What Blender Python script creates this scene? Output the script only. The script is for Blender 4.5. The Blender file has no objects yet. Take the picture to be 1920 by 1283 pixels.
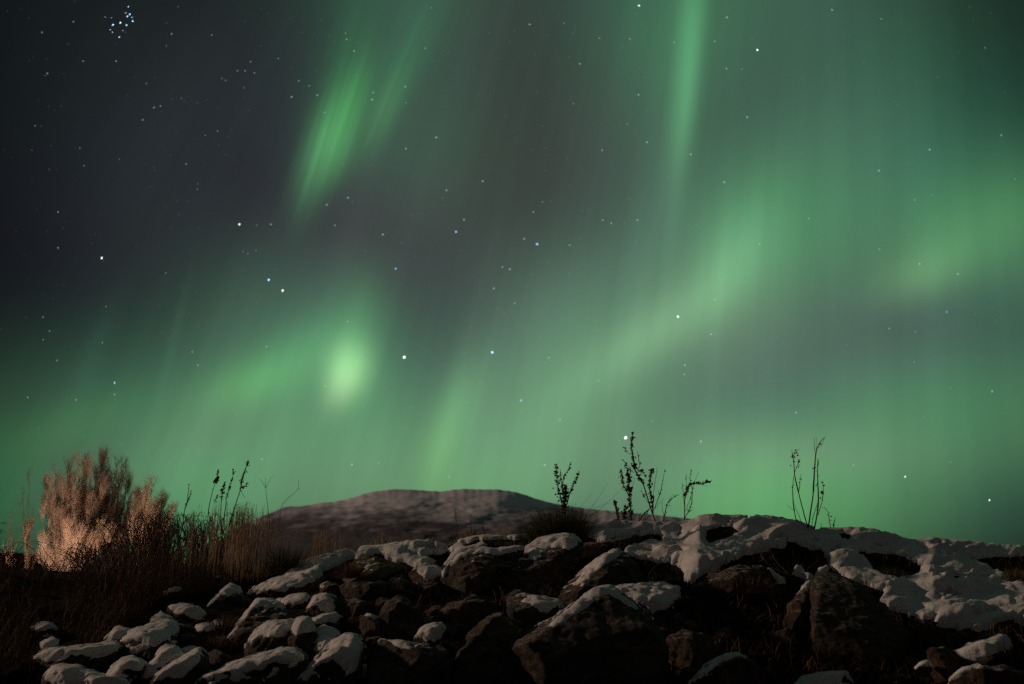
import bpy, bmesh, math, random
import numpy as np
from mathutils import Vector, Matrix, noise as mnoise

S = bpy.context.scene
COL = S.collection
R = math.radians

# ------------------------------------------------------------------ camera
FOC = 1493.0                      # focal length in photo pixels (28 mm on 36 mm)
CX, CY = 960.0, 641.5
HORIZON = 1075.0
CZ = 1.6
PITCH = math.atan((HORIZON - CY) / FOC)
cam_d = bpy.data.cameras.new("camera")
cam = bpy.data.objects.new("camera", cam_d)
COL.objects.link(cam)
cam.location = (0, 0, CZ)
cam.rotation_euler = (R(90) + PITCH, 0, 0)
cam_d.sensor_width = 36.0
cam_d.lens = 28.0
cam_d.clip_start = 0.05
cam_d.clip_end = 20000
cam_d.dof.use_dof = True
cam_d.dof.focus_distance = 5.6
cam_d.dof.aperture_fstop = 2.4
S.camera = cam
S.view_settings.view_transform = 'Standard'
S.view_settings.look = 'None'
S.view_settings.exposure = 0.0
S.view_settings.gamma = 1.0
S.render.engine = 'CYCLES'
S.cycles.use_denoising = False
S.cycles.max_bounces = 4
S.cycles.transparent_max_bounces = 12

FWD = np.array([0, math.cos(PITCH), math.sin(PITCH)])
UPV = np.array([0, -math.sin(PITCH), math.cos(PITCH)])
RGT = np.array([1.0, 0, 0])

def ray(px, py):
    """unit direction in the world of a place in the photograph"""
    v = FWD + RGT * ((px - CX) / FOC) + UPV * ((CY - py) / FOC)
    return v / np.linalg.norm(v)

def P(px, py, y):
    """world point seen at px,py that stands y metres ahead"""
    v = FWD + RGT * ((px - CX) / FOC) + UPV * ((CY - py) / FOC)
    v = v * (y / v[1])
    return np.array([v[0], v[1], v[2] + CZ])

def PA(px, py, y):
    px = np.asarray(px, float); py = np.asarray(py, float)
    a = (px - CX) / FOC; b = (CY - py) / FOC
    vy = FWD[1] + UPV[1] * b; vz = FWD[2] + UPV[2] * b
    k = y / vy
    return np.stack([a * k, vy * k, vz * k + CZ], -1)

def proj(co):
    co = np.asarray(co, float) - np.array([0, 0, CZ])
    f = co @ FWD
    return CX + FOC * (co @ RGT) / f, CY - FOC * (co @ UPV) / f

# ------------------------------------------------------------------ world: night sky with the aurora
W = bpy.data.worlds.new("World")
S.world = W
W.use_nodes = True
nt = W.node_tree
nt.nodes.clear()
wout = nt.nodes.new('ShaderNodeOutputWorld')
wbg = nt.nodes.new('ShaderNodeBackground')
wtc = nt.nodes.new('ShaderNodeTexCoord')
nt.links.new(wbg.outputs[0], wout.inputs[0])

def lin(r, g, b):
    f = lambda c: (c / 255 / 12.92) if c <= 10.3 else ((c / 255 + .055) / 1.055) ** 2.4
    return (f(r), f(g), f(b))

#AURORA_BEGIN
# px, py, half width along, half width across, tilt (deg, 0 = along the horizon, 90 = upright), ray strength, colour
BASE = (0.004, 0.005, 0.006)
BLOBS = [
    (600, 300, 90, 30, 72, .3, (.05, .25, .07)),
]
BASE = (0.0045, 0.0055, 0.0070)
BLOBS = [
    (360, -60, 190, 165, 0, 0, (0.0016, 0.0017, 0.0036)),
    (760, -60, 190, 165, 0, 0, (0.0196, 0.0460, 0.0276)),
    (960, -60, 190, 165, 0, 0, (0.0091, 0.0140, 0.0032)),
    (1160, -60, 190, 165, 0, 0, (0.0096, 0.0269, 0.0284)),
    (1360, -60, 190, 165, 0, 0, (0.0248, 0.0809, 0.0322)),
    (1560, -60, 190, 165, 0, 0, (0.0098, 0.0267, 0.0266)),
    (260, 105, 190, 165, 0, 0, (0.0039, 0.0031, 0.0042)),
    (460, 105, 190, 165, 0, 0, (0.0020, 0.0000, 0.0000)),
    (660, 105, 190, 165, 0, 0, (0.0114, 0.0199, 0.0178)),
    (860, 105, 190, 165, 0, 0, (0.0106, 0.0204, 0.0258)),
    (1060, 105, 190, 165, 0, 0, (0.0102, 0.0000, 0.0000)),
    (1260, 105, 190, 165, 0, 0, (0.0169, 0.0835, 0.0442)),
    (1460, 105, 190, 165, 0, 0, (0.0168, 0.0000, 0.0093)),
    (1660, 105, 190, 165, 0, 0, (0.0133, 0.0576, 0.0256)),
    (160, 270, 190, 165, 0, 0, (0.0013, 0.0020, 0.0035)),
    (360, 270, 190, 165, 0, 0, (0.0104, 0.0181, 0.0164)),
    (560, 270, 190, 165, 0, 0, (0.0079, 0.0053, 0.0137)),
    (760, 270, 190, 165, 0, 0, (0.0185, 0.0806, 0.0315)),
    (960, 270, 190, 165, 0, 0, (0.0239, 0.0000, 0.0084)),
    (1160, 270, 190, 165, 0, 0, (0.0237, 0.0379, 0.0335)),
    (1360, 270, 190, 165, 0, 0, (0.0107, 0.0077, 0.0121)),
    (1560, 270, 190, 165, 0, 0, (0.0169, 0.0355, 0.0360)),
    (1760, 270, 190, 165, 0, 0, (0.0000, 0.0080, 0.0082)),
    (260, 435, 190, 165, 0, 0, (0.0112, 0.0108, 0.0143)),
    (460, 435, 190, 165, 0, 0, (0.0098, 0.0000, 0.0080)),
    (660, 435, 190, 165, 0, 0, (0.0158, 0.0000, 0.0129)),
    (860, 435, 190, 165, 0, 0, (0.0276, 0.0148, 0.0300)),
    (1060, 435, 190, 165, 0, 0, (0.0026, 0.0000, 0.0000)),
    (1260, 435, 190, 165, 0, 0, (0.0285, 0.0464, 0.0454)),
    (1460, 435, 190, 165, 0, 0, (0.0341, 0.2008, 0.0683)),
    (1660, 435, 190, 165, 0, 0, (0.0302, 0.0493, 0.0333)),
    (1860, 435, 190, 165, 0, 0, (0.0313, 0.1976, 0.0611)),
    (2060, 435, 190, 165, 0, 0, (0.0467, 0.0000, 0.0450)),
    (160, 600, 190, 165, 0, 0, (0.0017, 0.0000, 0.0045)),
    (360, 600, 190, 165, 0, 0, (0.0023, 0.0078, 0.0027)),
    (560, 600, 190, 165, 0, 0, (0.0324, 0.0712, 0.0568)),
    (760, 600, 190, 165, 0, 0, (0.0000, 0.0121, 0.0033)),
    (960, 600, 190, 165, 0, 0, (0.0303, 0.0458, 0.0381)),
    (1160, 600, 190, 165, 0, 0, (0.0495, 0.1304, 0.0760)),
    (1360, 600, 190, 165, 0, 0, (0.0818, 0.1139, 0.0698)),
    (1560, 600, 190, 165, 0, 0, (0.0108, 0.0000, 0.0158)),
    (1760, 600, 190, 165, 0, 0, (0.0252, 0.0000, 0.0371)),
    (1960, 600, 190, 165, 0, 0, (0.0000, 0.0000, 0.0006)),
    (60, 765, 190, 165, 0, 0, (0.0139, 0.0358, 0.0154)),
    (260, 765, 190, 165, 0, 0, (0.0044, 0.0233, 0.0235)),
    (460, 765, 190, 165, 0, 0, (0.0454, 0.0985, 0.0458)),
    (660, 765, 190, 165, 0, 0, (0.0421, 0.1628, 0.0649)),
    (860, 765, 190, 165, 0, 0, (0.0199, 0.0000, 0.0358)),
    (1060, 765, 190, 165, 0, 0, (0.0860, 0.2121, 0.0946)),
    (1260, 765, 190, 165, 0, 0, (0.0089, 0.0031, 0.0165)),
    (1460, 765, 190, 165, 0, 0, (0.0057, 0.0088, 0.0354)),
    (1660, 765, 190, 165, 0, 0, (0.0481, 0.1387, 0.0597)),
    (1860, 765, 190, 165, 0, 0, (0.0108, 0.1010, 0.0324)),
    (2060, 765, 190, 165, 0, 0, (0.0490, 0.0672, 0.0430)),
    (-40, 930, 190, 165, 0, 0, (0.0000, 0.0760, 0.0142)),
    (160, 930, 190, 165, 0, 0, (0.0375, 0.0255, 0.0352)),
    (360, 930, 190, 165, 0, 0, (0.0588, 0.2271, 0.0773)),
    (560, 930, 190, 165, 0, 0, (0.0484, 0.0678, 0.0547)),
    (760, 930, 190, 165, 0, 0, (0.0776, 0.1664, 0.0737)),
    (960, 930, 190, 165, 0, 0, (0.0738, 0.2190, 0.0822)),
    (1160, 930, 190, 165, 0, 0, (0.0363, 0.0143, 0.0445)),
    (1360, 930, 190, 165, 0, 0, (0.0856, 0.2990, 0.0943)),
    (1560, 930, 190, 165, 0, 0, (0.0504, 0.1663, 0.0542)),
    (1760, 930, 190, 165, 0, 0, (0.0168, 0.0333, 0.0250)),
    (1960, 930, 190, 165, 0, 0, (0.0000, 0.0000, 0.0030)),
    (598, 300, 120, 27, 73, 0.18, (0.0437, 0.1119, 0.0295)),
    (580, 350, 60, 22, 76, 0, (0.0000, 0.0000, 0.0380)),
    (655, 185, 150, 30, 70, 0.2, (0.0143, 0.2448, 0.0617)),
    (755, 120, 150, 34, 66, 0.2, (0.0220, 0.1422, 0.0412)),
    (640, 270, 90, 22, 70, 0, (0.0407, 0.1313, 0.0357)),
    (1293, 90, 170, 19, 85, 0, (0.0414, 0.1820, 0.0745)),
    (1278, 235, 110, 20, 83, 0, (0.0254, 0.0801, 0.0366)),
    (1258, 340, 110, 28, 86, 0, (0.0117, 0.0314, 0.0247)),
    (1260, 150, 300, 85, 88, 0, (0.0122, 0.0505, 0.0120)),
    (652, 690, 54, 40, 78, 0, (0.2232, 0.4842, 0.1825)),
    (640, 728, 46, 27, 66, 0, (0.1260, 0.1280, 0.0730)),
    (668, 610, 100, 48, 82, 0, (0.0329, 0.1146, 0.0383)),
    (822, 850, 85, 34, 78, 0, (0.0245, 0.0617, 0.0000)),
    (860, 760, 100, 40, 68, 0, (0.0421, 0.1300, 0.0418)),
    (1225, 625, 170, 50, 35, 0, (0.0746, 0.1641, 0.0643)),
    (1370, 490, 120, 55, 65, 0, (0.0465, 0.1424, 0.0568)),
    (1780, 465, 170, 45, 25, 0, (0.0271, 0.0772, 0.0101)),
    (1715, 515, 70, 36, 25, 0, (0.0302, 0.0574, 0.0271)),
    (480, 718, 90, 45, 22, 0, (0.0253, 0.1373, 0.0221)),
    (390, 800, 120, 60, 35, 0, (0.0244, 0.0000, 0.0147)),
    (560, 655, 110, 50, 28, 0, (0.0209, 0.1049, 0.0316)),
    (325, 640, 110, 9, 76, 0, (0.0191, 0.1155, 0.0336)),
    (175, 670, 110, 18, 72, 0, (0.0083, 0.0337, 0.0057)),
    (1500, 850, 260, 60, 0, 0, (0.0413, 0.0141, 0.0266)),
    (150, 790, 140, 50, 20, 0, (0.0056, 0.0306, 0.0034)),
]
BASE = (0.0045, 0.0055, 0.0070)
BLOBS = [
    (760, -60, 190, 165, 0, 0, (0.0178, 0.0391, 0.0261)),
    (960, -60, 190, 165, 0, 0, (0.0125, 0.0092, 0.0069)),
    (1160, -60, 190, 165, 0, 0, (0.0100, 0.0288, 0.0279)),
    (1360, -60, 190, 165, 0, 0, (0.0249, 0.0813, 0.0318)),
    (1560, -60, 190, 165, 0, 0, (0.0100, 0.0280, 0.0267)),
    (260, 105, 190, 165, 0, 0, (0.0044, 0.0047, 0.0055)),
    (460, 105, 190, 165, 0, 0, (0.0038, 0.0000, 0.0030)),
    (660, 105, 190, 165, 0, 0, (0.0136, 0.0282, 0.0215)),
    (860, 105, 190, 165, 0, 0, (0.0080, 0.0245, 0.0225)),
    (1060, 105, 190, 165, 0, 0, (0.0098, 0.0027, 0.0000)),
    (1260, 105, 190, 165, 0, 0, (0.0161, 0.0780, 0.0425)),
    (1460, 105, 190, 165, 0, 0, (0.0167, 0.0000, 0.0100)),
    (1660, 105, 190, 165, 0, 0, (0.0133, 0.0574, 0.0254)),
    (-40, 270, 190, 165, 0, 0, (0.0010, 0.0000, 0.0020)),
    (160, 270, 190, 165, 0, 0, (0.0000, 0.0016, 0.0007)),
    (360, 270, 190, 165, 0, 0, (0.0115, 0.0162, 0.0180)),
    (560, 270, 190, 165, 0, 0, (0.0000, 0.0000, 0.0018)),
    (760, 270, 190, 165, 0, 0, (0.0251, 0.0702, 0.0365)),
    (960, 270, 190, 165, 0, 0, (0.0177, 0.0031, 0.0063)),
    (1160, 270, 190, 165, 0, 0, (0.0279, 0.0387, 0.0362)),
    (1360, 270, 190, 165, 0, 0, (0.0106, 0.0104, 0.0117)),
    (1560, 270, 190, 165, 0, 0, (0.0169, 0.0350, 0.0359)),
    (1760, 270, 190, 165, 0, 0, (0.0000, 0.0082, 0.0083)),
    (260, 435, 190, 165, 0, 0, (0.0103, 0.0125, 0.0135)),
    (460, 435, 190, 165, 0, 0, (0.0058, 0.0000, 0.0063)),
    (660, 435, 190, 165, 0, 0, (0.0139, 0.0000, 0.0128)),
    (860, 435, 190, 165, 0, 0, (0.0283, 0.0239, 0.0294)),
    (1060, 435, 190, 165, 0, 0, (0.0026, 0.0000, 0.0000)),
    (1260, 435, 190, 165, 0, 0, (0.0272, 0.0430, 0.0436)),
    (1460, 435, 190, 165, 0, 0, (0.0343, 0.2011, 0.0691)),
    (1660, 435, 190, 165, 0, 0, (0.0301, 0.0490, 0.0329)),
    (1860, 435, 190, 165, 0, 0, (0.0314, 0.1978, 0.0612)),
    (2060, 435, 190, 165, 0, 0, (0.0465, 0.0000, 0.0447)),
    (-40, 600, 190, 165, 0, 0, (0.0000, 0.0000, 0.0011)),
    (160, 600, 190, 165, 0, 0, (0.0021, 0.0000, 0.0038)),
    (560, 600, 190, 165, 0, 0, (0.0399, 0.0792, 0.0614)),
    (760, 600, 190, 165, 0, 0, (0.0000, 0.0044, 0.0028)),
    (960, 600, 190, 165, 0, 0, (0.0293, 0.0431, 0.0380)),
    (1160, 600, 190, 165, 0, 0, (0.0507, 0.1323, 0.0767)),
    (1360, 600, 190, 165, 0, 0, (0.0823, 0.1150, 0.0704)),
    (1560, 600, 190, 165, 0, 0, (0.0105, 0.0000, 0.0152)),
    (1760, 600, 190, 165, 0, 0, (0.0253, 0.0000, 0.0377)),
    (60, 765, 190, 165, 0, 0, (0.0116, 0.0262, 0.0115)),
    (260, 765, 190, 165, 0, 0, (0.0123, 0.0554, 0.0343)),
    (460, 765, 190, 165, 0, 0, (0.0406, 0.0866, 0.0430)),
    (660, 765, 190, 165, 0, 0, (0.0411, 0.1681, 0.0646)),
    (860, 765, 190, 165, 0, 0, (0.0195, 0.0029, 0.0356)),
    (1060, 765, 190, 165, 0, 0, (0.0865, 0.2127, 0.0949)),
    (1260, 765, 190, 165, 0, 0, (0.0081, 0.0020, 0.0158)),
    (1460, 765, 190, 165, 0, 0, (0.0056, 0.0080, 0.0354)),
    (1660, 765, 190, 165, 0, 0, (0.0485, 0.1393, 0.0600)),
    (1860, 765, 190, 165, 0, 0, (0.0102, 0.1003, 0.0318)),
    (2060, 765, 190, 165, 0, 0, (0.0498, 0.0685, 0.0441)),
    (-40, 930, 190, 165, 0, 0, (0.0006, 0.0873, 0.0203)),
    (160, 930, 190, 165, 0, 0, (0.0360, 0.0084, 0.0270)),
    (360, 930, 190, 165, 0, 0, (0.0576, 0.2253, 0.0796)),
    (560, 930, 190, 165, 0, 0, (0.0510, 0.0712, 0.0541)),
    (760, 930, 190, 165, 0, 0, (0.0767, 0.1619, 0.0744)),
    (960, 930, 190, 165, 0, 0, (0.0744, 0.2197, 0.0820)),
    (1160, 930, 190, 165, 0, 0, (0.0358, 0.0134, 0.0446)),
    (1360, 930, 190, 165, 0, 0, (0.0862, 0.3004, 0.0945)),
    (1560, 930, 190, 165, 0, 0, (0.0501, 0.1660, 0.0541)),
    (1760, 930, 190, 165, 0, 0, (0.0169, 0.0334, 0.0251)),
    (1960, 930, 190, 165, 0, 0, (0.0000, 0.0000, 0.0029)),
    (600, 295, 115, 34, 73, 0.18, (0.0528, 0.1490, 0.0640)),
    (580, 350, 60, 22, 76, 0, (0.0001, 0.0000, 0.0168)),
    (655, 200, 130, 30, 70, 0.15, (0.0089, 0.3004, 0.0489)),
    (700, 190, 110, 26, 66, 0.15, (0.0209, 0.0185, 0.0266)),
    (755, 140, 130, 36, 66, 0.15, (0.0175, 0.1113, 0.0306)),
    (640, 270, 90, 22, 70, 0, (0.0196, 0.0403, 0.0126)),
    (1293, 90, 170, 19, 85, 0, (0.0424, 0.1837, 0.0764)),
    (1278, 235, 110, 20, 83, 0, (0.0228, 0.0884, 0.0329)),
    (1258, 340, 110, 28, 86, 0, (0.0127, 0.0226, 0.0194)),
    (1260, 150, 300, 85, 88, 0, (0.0096, 0.0502, 0.0123)),
    (652, 690, 54, 40, 78, 0, (0.2239, 0.4845, 0.1830)),
    (640, 728, 46, 27, 66, 0, (0.1266, 0.1254, 0.0731)),
    (668, 610, 100, 48, 82, 0, (0.0294, 0.1146, 0.0363)),
    (822, 850, 85, 34, 78, 0, (0.0248, 0.0607, 0.0000)),
    (860, 760, 100, 40, 68, 0, (0.0428, 0.1300, 0.0421)),
    (1225, 625, 170, 50, 35, 0, (0.0738, 0.1633, 0.0637)),
    (1370, 490, 120, 55, 65, 0, (0.0468, 0.1435, 0.0572)),
    (1780, 465, 170, 45, 25, 0, (0.0271, 0.0771, 0.0102)),
    (1715, 515, 70, 36, 25, 0, (0.0302, 0.0577, 0.0271)),
    (480, 718, 90, 45, 22, 0, (0.0280, 0.1357, 0.0238)),
    (390, 800, 120, 60, 35, 0, (0.0223, 0.0000, 0.0091)),
    (560, 655, 110, 50, 28, 0, (0.0162, 0.1032, 0.0284)),
    (1500, 850, 260, 60, 0, 0, (0.0414, 0.0142, 0.0267)),
    (150, 790, 140, 50, 20, 0, (0.0064, 0.0380, 0.0040)),
    (325, 640, 120, 9, 76, 0, (0.0060, 0.0160, 0.0120)),
    (175, 670, 120, 22, 72, 0, (0.0040, 0.0120, 0.0080)),
]
BASE = (0.0045, 0.0055, 0.0070)
BLOBS = [
    (360, -60, 190, 165, 0, 0, (0.0000, 0.0008, 0.0000)),
    (560, -60, 190, 165, 0, 0, (0.0001, 0.0026, 0.0000)),
    (760, -60, 190, 165, 0, 0, (0.0202, 0.0359, 0.0278)),
    (960, -60, 190, 165, 0, 0, (0.0128, 0.0098, 0.0077)),
    (1160, -60, 190, 165, 0, 0, (0.0093, 0.0289, 0.0275)),
    (1360, -60, 190, 165, 0, 0, (0.0253, 0.0798, 0.0317)),
    (1560, -60, 190, 165, 0, 0, (0.0098, 0.0284, 0.0269)),
    (260, 105, 190, 165, 0, 0, (0.0040, 0.0045, 0.0047)),
    (460, 105, 190, 165, 0, 0, (0.0056, 0.0000, 0.0056)),
    (660, 105, 190, 165, 0, 0, (0.0100, 0.0232, 0.0173)),
    (860, 105, 190, 165, 0, 0, (0.0061, 0.0267, 0.0212)),
    (1060, 105, 190, 165, 0, 0, (0.0109, 0.0014, 0.0000)),
    (1260, 105, 190, 165, 0, 0, (0.0154, 0.0794, 0.0430)),
    (1460, 105, 190, 165, 0, 0, (0.0168, 0.0000, 0.0097)),
    (1660, 105, 190, 165, 0, 0, (0.0133, 0.0574, 0.0254)),
    (-40, 270, 190, 165, 0, 0, (0.0005, 0.0000, 0.0016)),
    (160, 270, 190, 165, 0, 0, (0.0008, 0.0017, 0.0014)),
    (360, 270, 190, 165, 0, 0, (0.0103, 0.0163, 0.0175)),
    (760, 270, 190, 165, 0, 0, (0.0259, 0.0655, 0.0375)),
    (960, 270, 190, 165, 0, 0, (0.0185, 0.0052, 0.0072)),
    (1160, 270, 190, 165, 0, 0, (0.0272, 0.0370, 0.0355)),
    (1360, 270, 190, 165, 0, 0, (0.0109, 0.0108, 0.0120)),
    (1560, 270, 190, 165, 0, 0, (0.0168, 0.0346, 0.0359)),
    (1760, 270, 190, 165, 0, 0, (0.0000, 0.0084, 0.0083)),
    (260, 435, 190, 165, 0, 0, (0.0104, 0.0121, 0.0134)),
    (460, 435, 190, 165, 0, 0, (0.0060, 0.0000, 0.0067)),
    (660, 435, 190, 165, 0, 0, (0.0122, 0.0000, 0.0117)),
    (860, 435, 190, 165, 0, 0, (0.0291, 0.0263, 0.0294)),
    (1060, 435, 190, 165, 0, 0, (0.0018, 0.0000, 0.0000)),
    (1260, 435, 190, 165, 0, 0, (0.0277, 0.0430, 0.0438)),
    (1460, 435, 190, 165, 0, 0, (0.0339, 0.2011, 0.0689)),
    (1660, 435, 190, 165, 0, 0, (0.0305, 0.0491, 0.0330)),
    (1860, 435, 190, 165, 0, 0, (0.0309, 0.1976, 0.0610)),
    (2060, 435, 190, 165, 0, 0, (0.0475, 0.0000, 0.0451)),
    (-40, 600, 190, 165, 0, 0, (0.0000, 0.0000, 0.0011)),
    (160, 600, 190, 165, 0, 0, (0.0020, 0.0000, 0.0038)),
    (560, 600, 190, 165, 0, 0, (0.0413, 0.0838, 0.0625)),
    (760, 600, 190, 165, 0, 0, (0.0000, 0.0038, 0.0034)),
    (960, 600, 190, 165, 0, 0, (0.0292, 0.0401, 0.0376)),
    (1160, 600, 190, 165, 0, 0, (0.0512, 0.1337, 0.0768)),
    (1360, 600, 190, 165, 0, 0, (0.0820, 0.1147, 0.0705)),
    (1560, 600, 190, 165, 0, 0, (0.0107, 0.0000, 0.0152)),
    (1760, 600, 190, 165, 0, 0, (0.0252, 0.0000, 0.0377)),
    (60, 765, 190, 165, 0, 0, (0.0115, 0.0258, 0.0114)),
    (260, 765, 190, 165, 0, 0, (0.0128, 0.0568, 0.0346)),
    (460, 765, 190, 165, 0, 0, (0.0395, 0.0814, 0.0425)),
    (660, 765, 190, 165, 0, 0, (0.0410, 0.1678, 0.0642)),
    (860, 765, 190, 165, 0, 0, (0.0194, 0.0042, 0.0353)),
    (1060, 765, 190, 165, 0, 0, (0.0866, 0.2141, 0.0953)),
    (1260, 765, 190, 165, 0, 0, (0.0080, 0.0009, 0.0156)),
    (1460, 765, 190, 165, 0, 0, (0.0058, 0.0086, 0.0355)),
    (1660, 765, 190, 165, 0, 0, (0.0482, 0.1389, 0.0599)),
    (1860, 765, 190, 165, 0, 0, (0.0106, 0.1008, 0.0318)),
    (2060, 765, 190, 165, 0, 0, (0.0493, 0.0676, 0.0440)),
    (-40, 930, 190, 165, 0, 0, (0.0009, 0.0885, 0.0205)),
    (160, 930, 190, 165, 0, 0, (0.0356, 0.0067, 0.0267)),
    (360, 930, 190, 165, 0, 0, (0.0578, 0.2276, 0.0797)),
    (560, 930, 190, 165, 0, 0, (0.0513, 0.0724, 0.0542)),
    (760, 930, 190, 165, 0, 0, (0.0766, 0.1611, 0.0745)),
    (960, 930, 190, 165, 0, 0, (0.0745, 0.2190, 0.0820)),
    (1160, 930, 190, 165, 0, 0, (0.0358, 0.0133, 0.0445)),
    (1360, 930, 190, 165, 0, 0, (0.0862, 0.3007, 0.0946)),
    (1560, 930, 190, 165, 0, 0, (0.0501, 0.1658, 0.0540)),
    (1760, 930, 190, 165, 0, 0, (0.0169, 0.0334, 0.0251)),
    (1960, 930, 190, 165, 0, 0, (0.0000, 0.0000, 0.0029)),
    (602, 290, 120, 42, 73, 0.1, (0.0365, 0.0935, 0.0448)),
    (582, 345, 70, 28, 76, 0, (0.0099, 0.0000, 0.0235)),
    (655, 205, 140, 36, 70, 0.1, (0.0247, 0.2818, 0.0612)),
    (700, 190, 110, 26, 66, 0.15, (0.0026, 0.0000, 0.0084)),
    (755, 140, 130, 36, 66, 0.15, (0.0225, 0.1161, 0.0358)),
    (648, 270, 100, 28, 70, 0, (0.0099, 0.0000, 0.0000)),
    (1293, 90, 170, 19, 85, 0, (0.0424, 0.1835, 0.0763)),
    (1278, 235, 110, 20, 83, 0, (0.0228, 0.0881, 0.0329)),
    (1258, 340, 110, 28, 86, 0, (0.0125, 0.0232, 0.0195)),
    (1260, 150, 300, 85, 88, 0, (0.0102, 0.0504, 0.0123)),
    (652, 690, 54, 40, 78, 0, (0.2232, 0.4868, 0.1829)),
    (640, 728, 46, 27, 66, 0, (0.1270, 0.1255, 0.0734)),
    (668, 610, 100, 48, 82, 0, (0.0295, 0.1109, 0.0359)),
    (822, 850, 85, 34, 78, 0, (0.0249, 0.0604, 0.0000)),
    (860, 760, 100, 40, 68, 0, (0.0429, 0.1300, 0.0423)),
    (1225, 625, 170, 50, 35, 0, (0.0736, 0.1625, 0.0636)),
    (1370, 490, 120, 55, 65, 0, (0.0469, 0.1435, 0.0572)),
    (1780, 465, 170, 45, 25, 0, (0.0271, 0.0772, 0.0102)),
    (1715, 515, 70, 36, 25, 0, (0.0302, 0.0576, 0.0271)),
    (480, 718, 90, 45, 22, 0, (0.0285, 0.1402, 0.0241)),
    (390, 800, 120, 60, 35, 0, (0.0226, 0.0000, 0.0092)),
    (560, 655, 110, 50, 28, 0, (0.0153, 0.0996, 0.0276)),
    (1500, 850, 260, 60, 0, 0, (0.0414, 0.0142, 0.0267)),
    (150, 790, 140, 50, 20, 0, (0.0063, 0.0381, 0.0039)),
    (325, 640, 120, 9, 76, 0, (0.0060, 0.0160, 0.0120)),
    (175, 670, 120, 22, 72, 0, (0.0040, 0.0120, 0.0080)),
]
BASE = (0.0045, 0.0055, 0.0070)
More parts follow.
